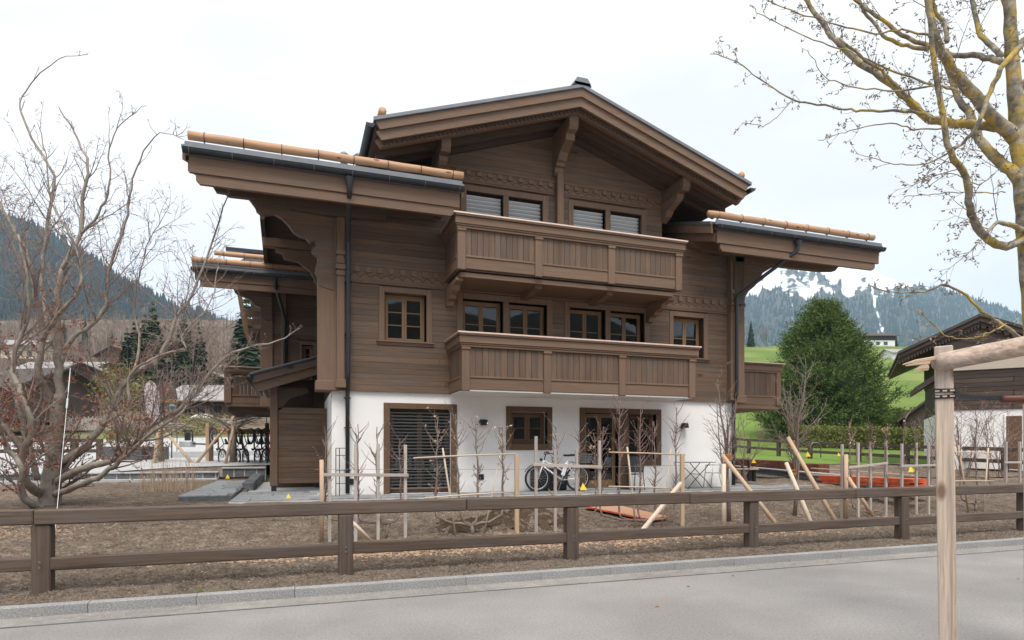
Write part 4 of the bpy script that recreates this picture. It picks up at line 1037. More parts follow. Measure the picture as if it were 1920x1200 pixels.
# down pipes
def pipe(parent, pts, r=.05, nm='down_pipe'):
    p = [Vector(q) for q in pts]; out = [p[0]]
    for i in range(1, len(p)-1):
        a = (p[i-1]-p[i]).normalized(); b = (p[i+1]-p[i]).normalized(); out += [p[i]+a*.10, p[i]+(a+b)*.03, p[i]+b*.10]
    out.append(p[-1]); return MB().tube(out, r, 12).obj(nm, MATS['metal'], parent, True)
o1 = Y(655, 338, 13.68); pp = pipe(ch, [o1, o1+Vector((0,0,-.22)), Vector((1.17, FY-.32, 6.5)), (1.17, FY-.32, 3.35), (1.17, FY-.12, 3.1), (1.17, FY-.12, .66)])
MB().tube([o1+Vector((0,0,.06)), o1+Vector((0,0,-.12))], [.10,.055], 12).obj('gutter_outlet', MATS['metal'], pp)
o2 = Y(1497, 455, 13.68); pp = pipe(ch, [o2, o2+Vector((0,0,-.20)), Vector((12.02, FY-.36, 6.1)), (12.02, FY-.36, 3.3), (12.10, FY-.12, 3.05), (12.10, FY-.12, .66)], .052)
MB().tube([o2+Vector((0,0,.05)), o2+Vector((0,0,-.12))], [.10,.055], 12).obj('gutter_outlet', MATS['metal'], pp)
for x, zs_ in ((1.17, (4.4, 5.6, 2.9, 2.2, 1.2)), (12.10, (2.6, 1.5))):
    for z in zs_:
        MB().box(x-.075, x+.075, (FY-.34 if z > 3.2 else FY-.14), FY-.02, z-.012, z+.012).obj('pipe_clamp', MATS['metal'], ch)
for (px, py) in ((645, 290), (673, 292)):               # roof vents behind the left snow log
    p = Y(px, py, 16.6); MB().tube([p+Vector((0,0,-.9)), p+Vector((0,0,-.05)), p, p+Vector((0,0,.06))], [.09,.09,.12,.05], 12).obj('roof_vent', MATS['metal2'], ch, True)
MB().tube([(-1.9,13.9,7.62)]+[(-1.9,13.9,7.60)], .01, 4)

# ================================================================ second chalet behind
c2 = thing('chalet', 'second brown timber chalet set back behind the left corner of the big one', 'chalet', (-.9, 23.3, .7))
R = random.Random(5)
W2 = 23.3; h2 = [(.25, .62, 4.72, 5.42)]
E2 = 21.85; z2 = Y(358, 502, E2).z
m = MB(); wall_cells(m, -.95, 8, 3.2, 7.6, W2, W2+.3, h2); m.box(-.95, -.65, W2+.3, 34, 3.2, 8.2); m.box(7.7, 8, W2+.3, 34, 3.2, 8.2); m.box(-.65, 7.7, 33.7, 34, 3.2, 8.2); m.obj('wall', MATS['darkX'], c2)
MB().box(-.75, 8, W2+.02, 34, .6, 3.2).obj('white_wall', MATS['white'], c2)
boards(c2, -.93, 3.0, 3.2, 7.6, W2-.03, .03, [(.13,.74,4.6,5.55)], .15, MATS['timberX'], R)
w_ = surround(c2, 'window', .25, .62, 4.72, 5.42, W2, .11, .06, 'trimZ'); casement(w_, .26, .61, 4.73, 5.41, W2+.12, 1, 2)
MB().box(-1.12, -.72, W2-.12, W2+.3, 3.2, 7.4, .01).obj('corner_post', MATS['trimZ'], c2)
MB().box(-.45, -.28, W2-.2, W2-.03, 3.3, 7.4, .01).obj('pilaster', MATS['trimZ'], c2)
x20 = Y(358, 500, E2).x
for (za, zb, xo, yo) in ((z2-.10, z2+.04, .02, .03), (z2-.34, z2-.103, .1, .06), (z2-.54, z2-.343, .25, .09)):
    MB().box(x20+xo, 3.2, E2+yo, E2+yo+.07, za, zb, .006).obj('fascia', MATS['metal2'] if xo < .05 else MATS['trimX'], c2)
MB().box(x20+.03, 3.2, E2-.01, E2+.05, z2+.05, z2+.17, .004).obj('eave_flashing', MATS['metal2'], c2)
gutter_x(c2, x20, 3.2, E2-.03, z2, .09, .8)
roof_slab(c2, 'roof_deck', [(E2+.15, z2+.06), (24.0, z2+.06+sl*(24-E2-.15))], x20+.04, 8.5, MATS['darkX'], .16)
roof_slab(c2, 'roof_deck', [(24.0, z2+.06+sl*(24-E2-.15)), (28.5, z2+.06+sl*6.5)], -1.95, 8.5, MATS['darkX'], .16)
roof_slab(c2, 'roof_deck', [(28.5, z2+.06+sl*6.5), (35, z2+.06)], -1.95, 8.5, MATS['darkX'], .16)
for r_ in range(16):                                     # slate courses
    ya = E2+r_*.42; za = z2+.12+sl*(ya-E2)
    if ya > 28.4: break
    x = x20 + (r_ % 2)*.2
    if r_ < 6:
        while x < 1.4:
            MB().prism([(x+.004, ya-.03, za+.035), (x+.004, ya+.42, za+.035+sl*.42-.02), (x+.004, ya+.42, za+.015+sl*.42-.02), (x+.004, ya-.03, za+.012)], (.392, 0, 0)).obj('slate', MATS['slate'], c2); x += .4
    else:
        MB().prism([(-1.97, ya-.03, za+.035), (-1.97, ya+.42, za+.035+sl*.42-.02), (-1.97, ya+.42, za+.015+sl*.42-.02), (-1.97, ya-.03, za+.012)], (10.47, 0, 0)).obj('slate_course', MATS['slate'], c2)
xs2 = Y(360, 482, E2+.3).x
snow_log(c2, xs2, 1.0, E2+.30, Y(360, 486, E2+.3).z, .10, 6, 12)
xs3 = Y(402, 470, E2+1.9).x
snow_log(c2, xs3, 1.2, E2+1.9, Y(402, 474, E2+1.9).z, .085, 6, 13)
xb = Y(424, 470, 28).x
MB().box(xb, 4, 27.8, 28.3, Y(424,466,28).z-.12, Y(424,466,28).z+.02).obj('ridge_cap', MATS['metal'], c2)
def tr2(pts, y, th, mat, nm): return MB().prism([Y(px, py, y) for px, py in pts], (0, th, 0)).obj(nm, MATS[mat], c2)
tr2([(390,524),(392,530),(402,532),(404,536),(440,541),(446,548),(508,556),(508,530),(420,520)], 23.0, .15, 'timberX', 'stepped_purlin')
tr2([(436,536),(440,548),(447,553),(456,556),(470,562),(478,572),(486,576),(495,574),(494,582),(488,586),(490,594),(500,600),(510,600),(510,540)], 23.1, .16, 'timberX', 'carved_console')
tr2([(444,548),(452,548),(468,628),(476,640),(464,640),(457,620)], 26.5, .3, 'trimX', 'barge_board')
for (a, b, c_, d) in ((457,581,496,592), (460,597,497,607), (464,615,497,627)):
    tr2([(a,b),(c_,b+2),(c_,d+2),(a+3,d)], 25.5, .25, 'trimX', 'rafter')
tr2([(470,628),(474,642),(496,646),(498,600),(490,612),(484,622)], 25.3, .2, 'darkX', 'carved_console')
q = Y(516, 523, E2-.03); pp = pipe(c2, [q, q+Vector((0,0,-.2)), (-.33, W2-.22, 6.3), (-.33, W2-.22, 3.3)], .055)
MB().box(-.5, -.1, W2-.02, W2+.02, 3.3, 3.4).obj('trim', MATS['trimX'], c2)
side2 = Y(413, 686, 24.2)
bal = MB().box(side2.x+.15, -.95, 24.25, 28, side2.z-1.42, side2.z-1.30, .01).obj('balcony', MATS['trimX'], c2)
n = 9; xa, xb = side2.x+.38, -.95
MB().box(side2.x+.12, side2.x+.36, 24.18, 24.36, side2.z-1.3, side2.z-.25, .01).obj('post', MATS['trimZ'], bal)
for i in range(n):
    MB().box(lerp(xa, xb, i/n)+.003, lerp(xa, xb, (i+1)/n)-.003, 24.26, 24.3, side2.z-1.0, side2.z-.25, .004).obj('board', MATS['timberZ'], bal)
MB().box(xa, xb, 24.24, 24.3, side2.z-1.3, side2.z-1.05, .005).obj('lower_panel', MATS['trimX'], bal); MB().box(xa, xb, 24.2, 24.3, side2.z-1.05, side2.z-.99, .005).obj('lower_rail', MATS['trimX'], bal)
for (o_, a_, b_, mt) in ((.02,.25,.20,'trimX'), (.06,.198,.07,'trimX'), (.10,.068,.03,'carve'), (.14,.028,0,'copper')):
    MB().box(side2.x+.12-o_, -.95, 24.2-o_, 24.4, side2.z-a_, side2.z-b_, .004).obj('top_rail' if mt != 'copper' else 'capping', MATS[mt], bal)
MB().box(side2.x+.14, side2.x+.24, 24.4, 28, side2.z-1.3, side2.z-.2).obj('side_boards', MATS['trimY'], bal)
for i in range(4): MB().box(side2.x+.2, -.9, 24.6+i, 24.75+i, side2.z-1.62, side2.z-1.43, .01).obj('joist', MATS['darkX'], bal)

# ================================================================ porch between the chalets
po = thing('porch', 'lean-to wooden porch roof with post and plank privacy screen at the left corner', 'porch', (-.3, 17, .62))
PY = 16.9
a = Y(473, 700, PY); b = Y(597, 668, PY); 
for (t_, b_, yo, mt) in ((0, -.045, -.04, 'metal'), (-.05, -.24, 0, 'timberX'), (-.245, -.45, .09, 'trimX')):
    MB().prism([(a.x, PY+yo, a.z+t_), (.8, PY+yo, b.z+(.8-b.x)*.32+t_), (.8, PY+yo, b.z+(.8-b.x)*.32+b_), (a.x+(.0 if b_ > -.3 else .12), PY+yo, a.z+b_)], (0, .07, 0)).obj('barge_board' if mt != 'metal' else 'roof_edge_trim', MATS[mt], po)
s_ = (b.z-a.z)/(b.x-a.x)
MB().prism([(a.x-.05, PY-.02, a.z+.02), (.8, PY-.02, a.z+.02+s_*(.8-a.x)), (.8, PY-.02, a.z-.04+s_*(.8-a.x)), (a.x-.05, PY-.02, a.z-.04)], (0, 5.0, 0)).obj('roof_covering', MATS['metal2'], po)
for i in range(9):
    xx = a.x+.15+i*.2; zz = a.z-.20+s_*(xx-a.x)
    MB().box(xx, xx+.08, PY+.12, PY+4.9, zz-.06, zz+.13).obj('rafter', MATS['darkY'], po)
MB().tube([(a.x-.06, PY-.05, a.z-.10), (a.x-.06, PY+5, a.z-.10)], .085, 10).obj('gutter', MATS['metal'], po, True)
px_ = Y(506, 800, 17.45).x
for yy in (17.45, 19.6, 21.6):
    MB().box(px_, px_+.19, yy, yy+.19, .74, 3.35, .012).obj('post', MATS['trimZ'], po); MB().box(px_+.03, px_+.16, yy+.03, yy+.16, .6, .74).obj('post_foot', MATS['metal'], po)
MB().box(px_-.12, px_+.22, 17.1, 21.8, 3.33, 3.53, .012).obj('plate', MATS['trimY'], po)
MB().prism([(px_+.19, 17.50, 3.33), (px_+.95, 17.50, 3.33), (px_+.95, 17.50, 3.2), (px_+.5, 17.50, 3.05), (px_+.3, 17.50, 2.78), (px_+.19, 17.50, 2.7)], (0, .1, 0)).obj('brace', MATS['darkX'], po)
R = random.Random(31)
sx0, sx1 = px_+.20, .84
for i in range(13):
    zz = .80+i*.141
    MB().box(sx0, sx1-.16, 17.52+R.uniform(0,.003), 17.56, zz+.002, zz+.139, .003).obj('board', MATS['timberX'], po)
MB().box(sx0, sx1, 17.50, 17.58, 2.635, 2.80, .006).obj('top_rail', MATS['timberX'], po); MB().box(sx1-.16, sx1, 17.50, 17.58, .80, 2.635, .006).obj('end_post', MATS['timberZ'], po)
MB().box(sx0, sx1, 17.57, 17.60, .8, 2.63).obj('backing', MATS['darkX'], po)
MB().box(.55, .83, 19.0, 19.2, .6, 3.9).obj('inner_post', MATS['darkZ'], po)
MB().box(-.6, .8, 19.3, 19.4, .6, 3.75).obj('shaded_back_wall', MATS['darkX'], po)  # set forward and coloured dark to paint the deep shade inside the porch
# ================================================================ roadside fence
R = random.Random(41)
FYR = 8.24
fence = thing('roadside_fence', 'long dark brown two rail timber fence between the road and the garden', 'fence', (5, FYR, .08))
fx = [-9.1, -5.9, -2.64, .615, 3.78, 6.98, 10.25, 13.5, 16.8, 20.0]
for i, x in enumerate(fx):
    yy = FYR + .012*(i % 3)
    MB().box(x-.09, x+.09, yy-.08, yy+.09, -.05, .842+R.uniform(-.004,.0), .012).obj('post', MATS['fenceZ'], fence)
for i in range(len(fx)-1):
    a, b = fx[i]+.09, fx[i+1]-.09
    MB().beam((a-.015, FYR-.0, .405+R.uniform(-.008,.008)), (b+.015, FYR+.01, .405+R.uniform(-.008,.008)), .09, .145, .012).obj('rail', MATS['fenceX'], fence)
for i, x in enumerate(fx):
    for z in (.375, .435): MB().tube([(x+.0, FYR-.083, z), (x, FYR-.092, z)], .011, 8).obj('bolt', MATS['metal2'], fence)
tj = [-9.3, -3.0+.3, 2.2, 5.75, 9.1, 14.6, 20.2]
for a, b in zip(tj, tj[1:]):
    MB().beam((a+.003, FYR-.01, .925+R.uniform(-.003,.003)), (b-.003, FYR-.005, .925+R.uniform(-.003,.003)), .14, .165, .014).obj('top_rail', MATS['fenceX'], fence)

# ================================================================ branches
MATS['bark_beech'] = plain('smooth_grey_bark', (.29,.25,.205), .85, noise=.35, nscale=6, bump=.3, bscale=30)
MATS['bark_twig'] = plain('reddish_twig_bark', (.235,.175,.15), .8, noise=.3, nscale=20)
MATS['bark_young'] = plain('young_brown_bark', (.20,.135,.12), .8, noise=.35, nscale=25)
MATS['bark_grey'] = plain('young_grey_bark', (.20,.155,.13), .8, noise=.35, nscale=22)
MATS['bud'] = plain('swelling_bud', (.42,.27,.20), .7, noise=.3, nscale=30)
MATS['copperleaf'] = plain('dry_copper_leaf', (.27,.085,.045), .75, noise=.5, nscale=12)
MATS['paleleaf'] = plain('dry_pale_leaf', (.45,.30,.20), .75, noise=.4, nscale=12)
def rvec(rn): 
    v = Vector((rn.gauss(0,1), rn.gauss(0,1), rn.gauss(0,1))); return v.normalized()
def leaf(m, p, s, rn):
    a = rvec(rn)*s; b = rvec(rn)*s*.55; m.add([p, p+a*.5+b*.5, p+a, p+a*.5-b*.5], [(0,1,2,3)])
def twig(m, p, d, L_, r, rn, n=5, wob=.25, up=.0, sides=4, buds=None, bs=.01, leaves=None, lp=0, ls=.05):
    pts = [Vector(p)]; d = Vector(d).normalized()
    for i in range(n):
        d = (d + rvec(rn)*wob + Vector((0,0,up))).normalized(); pts.append(pts[-1] + d*(L_/n))
    m.tube(pts, [r*(1-.75*i/n) for i in range(n+1)], sides, False)
    if buds is not None:
        for q in pts[1:]:
            if rn.random() < .7:
                e = rvec(rn); buds.tube([q, q+e*bs*.8, q+e*bs*2.0], [bs*.22, bs*.42, bs*.08], 4, False)
    if leaves is not None:
        for q in pts[2:]:
            if rn.random() < lp:
                for _ in range(rn.randint(1, 3)): leaf(leaves, q+rvec(rn)*.02, rn.uniform(.6,1.2)*ls, rn)
    return pts, d
def along(pts, t):
    x = t*(len(pts)-1); i = min(int(x), len(pts)-2); return pts[i].lerp(pts[i+1], x-i), (pts[i+1]-pts[i]).normalized()
def branch(m, p, d, L_, r, lvl, rn, P, buds=None, leaves=None):
    n = P['n'][lvl]
    pts, _ = twig(m, p, d, L_, r, rn, n, P['wob'][lvl], P['up'][lvl], P['sides'][lvl], buds if lvl == len(P['n'])-1 else None, P.get('bs', .01), leaves if lvl >= len(P['n'])-2 else None, P.get('lp', 0), P.get('ls', .05))
    if lvl+1 >= len(P['n']): return
    k = P['kids'][lvl]; k = max(1, int(k*rn.uniform(.7, 1.3)*min(1.5, L_/P['ref'][lvl])))
    for i in range(k):
        t = lerp(P.get('t0', .2), .98, (i+rn.random())/k); q, dd = along(pts, t)
        s = dd.orthogonal(); s.rotate(Matrix.Rotation(rn.uniform(0, 6.28), 3, dd)); a = rn.uniform(*P['ang'])
        nd = dd*math.cos(a) + s*math.sin(a)
        if P.get('flat'): nd.z *= P['flat']
        branch(m, q, nd, L_*rn.uniform(*P['len'])*(1.1-.5*t), max(r*(1-.7*t)*P['rr'], P['rmin']), lvl+1, rn, P, buds, leaves)

# ================================================================ espaliered saplings and their frames
EY = 10.4
def stake(t, px, y0, y1, Yp=EY, r=.022, mat='greywoodZ', px1=None, name='stake', sq=True):
    a = Y(px, y0, Yp); b = Y(px1 if px1 is not None else px, y1, Yp); b.z = min(b.z, soil_z(b.x, b.y)-.05) if y1 > 930 else b.z
    if sq: return MB().beam(b, a, r*2, r*1.6, .003, (0,1,0)).obj(name, MATS[mat], t)
    return MB().tube([b, b.lerp(a, .5)+Vector((.006,0,0)), a], [r*1.03, r, r*.97], 12).obj(name, MATS[mat], t, True)
def slat(t, pa, pb, Yp=EY-.05, w_=.03, h=.035, mat='greywoodX', name='cross_slat', rnd=False):
    a = Y(*pa, Yp); b = Y(*pb, Yp)
    if rnd: return MB().tube([a, a.lerp(b,.5)+Vector((0,0,.008)), b], [w_*.5,w_*.46,w_*.4], 8).obj(name, MATS[mat], t, True)
    return MB().beam(a, b, w_*.6, h, .003).obj(name, MATS[mat], t)
def espalier(label, stems, fork, base, Yp=EY, seed=1, mat='bark_young', arm_r=.022, leaves=0.0, tw=1.0, arms=None):
    rn = random.Random(seed); p0 = Y(base[0], base[1], Yp); p0.z = soil_z(p0.x, Yp)-.04
    t = thing('espalier_sapling', label, 'sapling', p0, group='young espalier fruit trees planted along the roadside fence')
    f = Y(fork[0], fork[1], Yp)
    m = MB(); m.tube([p0, p0.lerp(f, .5)+Vector((.01,0,0)), f+Vector((0,0,.0))], [arm_r*1.25, arm_r*1.1, arm_r*1.05], 8)
    mb = MB(); bd = MB(); lf = MB()
    for i, (px, ya, yt) in enumerate(stems):
        q = Y(px, ya, Yp); tp = Y(px+rn.uniform(-7,7), yt, Yp+rn.uniform(-.1,.1))
        side = 1 if px > fork[0] else -1
        if abs(px-fork[0]) > 8:
            mid = Vector((lerp(f.x, q.x, .55), Yp, f.z+ (q.z-f.z)*.15)); m.tube([f-Vector((0,0,.01)), f.lerp(mid,.5)+Vector((0,0,.02)), mid, Vector((q.x-side*.03, Yp, lerp(f.z, q.z, .5))), q], [arm_r*.9, arm_r*.8, arm_r*.72, arm_r*.68, arm_r*.6], 8)
        else: m.tube([f, q], [arm_r*.8, arm_r*.6], 6)
        n = 9; pts = [q]
        for j in range(1, n+1): pts.append(q.lerp(tp, j/n) + Vector((rn.uniform(-.018,.018), rn.uniform(-.03,.03), 0))*(1 if j < n else .3))
        mb.tube(pts, [arm_r*.6*(1-.72*j/n)+.003 for j in range(n+1)], 6)
        Ls = (tp-q).length
        for k in range(int(Ls*14*tw)):
            tt = rn.uniform(.08, .97); c, dd = along(pts, tt); sx = rn.choice((-1,1))
            L_ = rn.uniform(.08, .46)*(1.0 if tt > .45 else .55)
            twig(mb, c, Vector((sx*rn.uniform(.5,1.0), rn.uniform(-.5,.5), rn.uniform(.5,1.3))), L_, .0078, rn, 5, .18, .10, 4, bd, .012, lf if leaves else None, leaves, .06)
    m.obj('trunk', MATS[mat], t, True); mb.obj('branches', MATS[mat], t); bd.obj('buds', MATS['bud'], t, kind='stuff')
    if leaves and lf.v: lf.obj('dry_leaves', MATS['paleleaf'], t, kind='stuff')
    return t
# A
t = thing('trellis', 'square grey lath trellis with pale round corner stake at the left end', 'trellis', Y(680,1010,EY))
stake(t, 603, 862, 1015, EY-.06, .034, 'larchZ', sq=False)
for px, yt, mt in ((618,830,'greywoodZ'), (667,832,'greywoodZ'), (709,832,'greywoodZ'), (760,834,'greywoodZ')): stake(t, px, yt, 1000 if px < 750 else 932, EY, .026, mt)
slat(t, (606,890), (766,891), h=.05); slat(t, (608,964), (765,959), EY-.09, .03, .03)
slat(t, (655,975), (694,1012), EY-.9, .06, .05, 'paleX', 'loose_pole', True)
MB().tube([Y(590,880,EY-.08), Y(968,880,EY-.08), Y(1290,872,EY-.08)], .003, 4).obj('tension_wire', MATS['metal2'], t)
espalier('four stemmed espalier tied to the square grey trellis at the left end', [(612,960,800),(672,968,795),(707,960,800),(750,960,822)], (728,982), (722,1012), EY+.03, 51, leaves=0, tw=1.0)
# B
t = thing('trellis', 'bamboo cane trellis with one pale square stake, in front of the dark shuttered opening', 'trellis', Y(880,1005,EY))
stake(t, 969, 852, 1003, EY-.08, .036, 'larchZ')
stake(t, 830, 840, 1007, EY-.03, .016, 'paleZ', 855, 'cane', False); stake(t, 938, 850, 1007, EY+.05, .014, 'paleZ', 906, 'cane', False)
slat(t, (775,859), (966,851), w_=.03, rnd=True, mat='paleX', name='cane'); slat(t, (795,934), (968,922), w_=.026, rnd=True, mat='paleX', name='cane')
espalier('espalier with thick pinkish forked trunk and dry leaves beside the dark shutter', [(815,948,780),(861,948,776),(898,950,790),(944,946,800)], (884,986), (886,1010), EY+.06, 52, 'bark_grey', .032, .28, 1.15)
# C
t = thing('trellis', 'grey lath trellis standing in front of the white bicycle', 'trellis', Y(1060,1000,EY))
for px, yt, yb in ((1005,818,932), (1041,842,1000), (1081,842,1000), (1124,826,930)): stake(t, px, yt, yb, EY, .026)
slat(t, (1000,871), (1129,876), h=.055)
espalier('small two stemmed espalier in front of the white bicycle', [(1041,958,800),(1081,958,806),(1118,955,812)], (1060,966), (1060,1000), EY+.05, 53, leaves=.12, arm_r=.016)
# D
t = thing('trellis', 'bamboo cane trellis with one tall pale stake, in front of the patio door', 'trellis', Y(1215,1000,EY))
stake(t, 1279, 851, 985, EY-.08, .038, 'larchZ')
stake(t, 1176, 838, 1000, EY-.03, .017, 'paleZ', 1193, 'cane', False); stake(t, 1258, 842, 992, EY+.05, .014, 'paleZ', 1240, 'cane', False)
slat(t, (1142,848), (1285,853), w_=.03, rnd=True, mat='larchX', name='cane'); slat(t, (1141,912), (1280,917), w_=.028, rnd=True, mat='paleX', name='cane')
MB().beam(Y(1277,905,EY-.3), Y(1200,1000,EY-.7), .075, .05, .006).obj('loose_board', MATS['paleX'], t)
espalier('five stemmed espalier with bare knobbly shoots in front of the patio door', [(1125,950,800),(1161,960,752),(1197,962,766),(1229,962,790),(1264,955,764)], (1216,978), (1216,1000), EY+.05, 54, 'bark_young', .028, 0, 1.3)
# E
t = thing('trellis', 'row of seven grey laths with a pale round stake beside the orange panels', 'trellis', Y(1660,975,EY))
stake(t, 1586, 852, 973, EY-.06, .042, 'larchZ', sq=False)
for px, yt in ((1579,833), (1609,830), (1632,828), (1661,826), (1691,832), (1718,830), (1741,830)): stake(t, px, yt, 960, EY+.02, .027)
slat(t, (1591,877), (1665,868), h=.05); slat(t, (1690,874), (1756,872), h=.05)
MB().tube([Y(1590,895,EY-.3), Y(1637,968,EY-.6)], .04, 10).obj('prop_pole', MATS['larchX'], t, True)
espalier('espalier with a square U shaped base between the grey laths', [(1597,938,790),(1632,930,795),(1661,935,800)], (1630,962), (1630,985), EY+.05, 55, leaves=.2, arm_r=.024)
espalier('thin espalier behind the right hand laths, partly hidden by the big post', [(1691,930,778),(1718,930,792),(1742,928,800)], (1716,948), (1716,970), EY+.08, 56, leaves=.15, arm_r=.018)
# F
t = thing('trellis', 'cane trellis right of the big foreground post', 'trellis', Y(1830,960,EY))
stake(t, 1797, 835, 960, EY, .02, 'larchZ', 1816, 'cane', False); stake(t, 1853, 840, 958, EY, .016, 'paleZ', 1843, 'cane', False)
slat(t, (1790,848), (1860,849), w_=.03, rnd=True, mat='paleX', name='cane'); slat(t, (1790,902), (1865,902), w_=.03, rnd=True, mat='paleX', name='cane')
for px in (1886, 1912): stake(t, px, 828, 905, EY+.02, .03)
slat(t, (1884,867), (1916,867), h=.05)
espalier('espalier with pale forked trunk right of the big foreground post', [(1801,925,780),(1832,925,770),(1856,925,785)], (1829,945), (1829,965), EY+.05, 57, 'bark_grey', .026, 0, 1.2)

# young trees tied to poles
def young_tree(label, base, top_y, Yp, seed, spread, Hc, nst=9, lean=0):
    rn = random.Random(seed); p0 = Y(base[0], base[1], Yp); p0.z = soil_z(p0.x, Yp)-.03
    t = thing('young_tree', label, 'tree', p0); m = MB(); bd = MB()
    f = Y(base[0]+lean, Hc, Yp); pts = [p0, p0.lerp(f, .4)+Vector((.01,0,0)), f]
    m.tube(pts, [.045,.04,.036], 10); m.obj('trunk', MATS['bark_grey'], t, True)
    mb = MB(); tz = Y(base[0], top_y, Yp).z
    P = dict(n=(9,6,4), wob=(.10,.14,.2), up=(.05,.08,.08), sides=(6,4,3), kids=(6,3), ref=(1.2,.5), ang=(.35,.9), len=(.3,.5), rr=.6, rmin=.0058, bs=.011, t0=.12)
    for i in range(nst-2):
        a = 6.28*i/nst+rn.uniform(-.3,.3); tl = rn.uniform(.15, 1.0)*spread; q = p0.lerp(f, rn.uniform(.55, 1.0))
        if i == 0: tl = .04; q = f
        L_ = (tz-q.z)*(rn.uniform(.6,.9) if i else 1.02)
        branch(mb, q, Vector((math.cos(a)*tl, math.sin(a)*tl*.8, 1)), L_, .018 if i else .03, 0, rn, P, bd)
    mb.obj('branches', MATS['bark_grey'], t); bd.obj('buds', MATS['bud'], t, kind='stuff')
    return t
def pole(pa, pb, Ya, Yb, label, r=.045, mat='larchZ', grp='support poles of the young trees'):
    a = Y(*pa, Ya); b = Y(*pb, Yb); b.z = soil_z(b.x, b.y)-.05
    o = MB().tube([b, b.lerp(a,.5), a], [r*1.02, r, r*.97], 14).obj('support_pole', MATS[mat], None, True, label=label, cat='pole', group=grp); return a
def rope(p, label, r=.055):
    m = MB()
    for i in range(9): m.torus(Vector(p)+Vector((random.uniform(-.01,.01),0,-.05+.013*i)), Vector((.15*random.uniform(-1,1),.1,1)), r*random.uniform(1,1.25), .011, 14, 5)
    m.obj('rope_tie', MATS['rope'], None, True, label=label, cat='rope')
MATS['rope'] = plain('coconut_rope', (.36,.17,.06), .95, noise=.35, nscale=60)
random.seed(3)
young_tree('young grey tree tied to two poles before the right corner of the white wall', (1367,985), 712, 10.6, 61, .40, 868, 9, -4)
pole((1357,870),(1357,1018), 9.9, 9.75, 'upright pale pole beside the young tree at the corner of the chalet', .043, 'paleZ')
pa = pole((1354,853),(1470,1010), 10.2, 9.35, 'slanting pole leaning on the young tree at the corner of the chalet', .042)
rope(Y(1362,872,10.3), 'brown rope tying two poles to the young tree at the chalet corner', .06); rope(Y(1366,858,10.35), 'short brown rope wrapped round the top of the slanting pole by the chalet corner', .05)
young_tree('bushy young grey tree between two leaning poles, right of the terrace', (1490,975), 672, 10.8, 62, .46, 862, 10, 6)
pole((1474,868),(1527,1005), 10.3, 9.5, 'pale leaning pole left of the bushy young tree', .043, 'paleZ')
pole((1477,820),(1574,996), 10.6, 9.6, 'longer leaning pole right of the bushy young tree', .044)
rope(Y(1487,886,10.55), 'brown rope low on the bushy young tree', .055); rope(Y(1484,832,10.7), 'brown rope round the top of the longer leaning pole', .055)
# twiggy background shrubs behind the trellises
def shrub(label, px, yb, d, H_, n, seed, spread=.5, mat='bark_grey', name='bare_shrub', grp=None, lp=0, P=None):
    rn = random.Random(seed); p = D(px, yb, d); t = thing(name, label, 'shrub', p, group=grp); m = MB(); bd = MB()
    P = P or dict(n=(7,5,4), wob=(.13,.16,.2), up=(.04,.06,.06), sides=(5,4,3), kids=(8,4), ref=(H_*.7,.4), ang=(.3,.9), len=(.3,.5), rr=.6, rmin=.004, bs=.01, t0=.2)
    for i in range(n):
        a = rn.uniform(0, 6.28); s_ = rn.uniform(.1, 1)*spread
        branch(m, p+Vector((rn.uniform(-.1,.1), rn.uniform(-.1,.1), 0)), (math.cos(a)*s_, math.sin(a)*s_, 1), H_*rn.uniform(.6,1), .012, 0, rn, P, bd)
    m.obj('stems', MATS[mat], t); bd.obj('buds', MATS['bud'], t, kind='stuff'); return t
shrub('bare shrub growing just right of the big post in front of the white barn wall', 1810, 895, 17, 2.3, 7, 71, .5, 'bark_young')
shrub('bare shrub between the hedge and the big post', 1752, 880, 22, 2.3, 3, 72, .5)
shrub('bare spreading shrub in front of the barn door', 1880, 895, 16, 2.0, 6, 73, .5, 'bark_young')
shrub('bare rust brown shrub beside the corner of the white wall, behind the garden table', 1395, 900, 16, 1.9, 5, 74, .5, 'bark_young')
# grass like shrub at the left
rn = random.Random(88); q = D(335, 945, 16.0); t = thing('reed_shrub', 'clump of upright straw coloured shoots left of the stone path', 'shrub', q); m = MB(); bd = MB()
for i in range(90):
    x = rn.uniform(-.9, .55); p = q+Vector((x*CT, -x*ST+rn.uniform(-.35,.35), -.1)); p.z = gz(p.x, p.y)-.03
    twig(m, p, (rn.uniform(-.15,.15), rn.uniform(-.15,.15), 1), rn.uniform(.5, .95), .009, rn, 5, .06, .05, 4, bd, .010)
m.obj('stems', MATS['straw'] if 'straw' in MATS else plain('straw_stem', (.50,.37,.26), .85, noise=.3, nscale=9), t); bd.obj('buds', MATS['bud'], t, kind='stuff')

# ================================================================ things on the terrace
def wheel(parent, c, R_=.34, rt=.027, axis=(0,1,0), spokes=20, tyre='black', nm='wheel'):
    c = Vector(c); w_ = MB().torus(c, axis, R_-rt, rt, 32, 8).obj(nm, MATS[tyre], parent, True)
    MB().torus(c, axis, R_-rt*2.3, .011, 32, 6).obj('rim', MATS['blind'], w_, True)
    ax = Vector(axis); u = Vector((1,0,0)); v = ax.cross(u); m = MB()
    for i in range(spokes):
        a = 6.283*i/spokes; b = a+(.3 if i % 2 else -.3)
        m.tube([c+ax*.03*(1 if i % 2 else -1)+(u*math.cos(b)+v*math.sin(b))*.02, c+(u*math.cos(a)+v*math.sin(a))*(R_-rt*2.2)], .0022, 3, False)
    m.tube([c-ax*.06, c+ax*.06], .022, 10); m.obj('spokes', MATS['blind'], w_)
    return w_
MATS['whitepaint'] = plain('white_gloss_paint', (.80,.80,.79), .3)
MATS['greenpaint'] = plain('olive_paint', (.16,.17,.08), .4)
MATS['redpaint'] = plain('red_paint', (.40,.04,.05), .4)
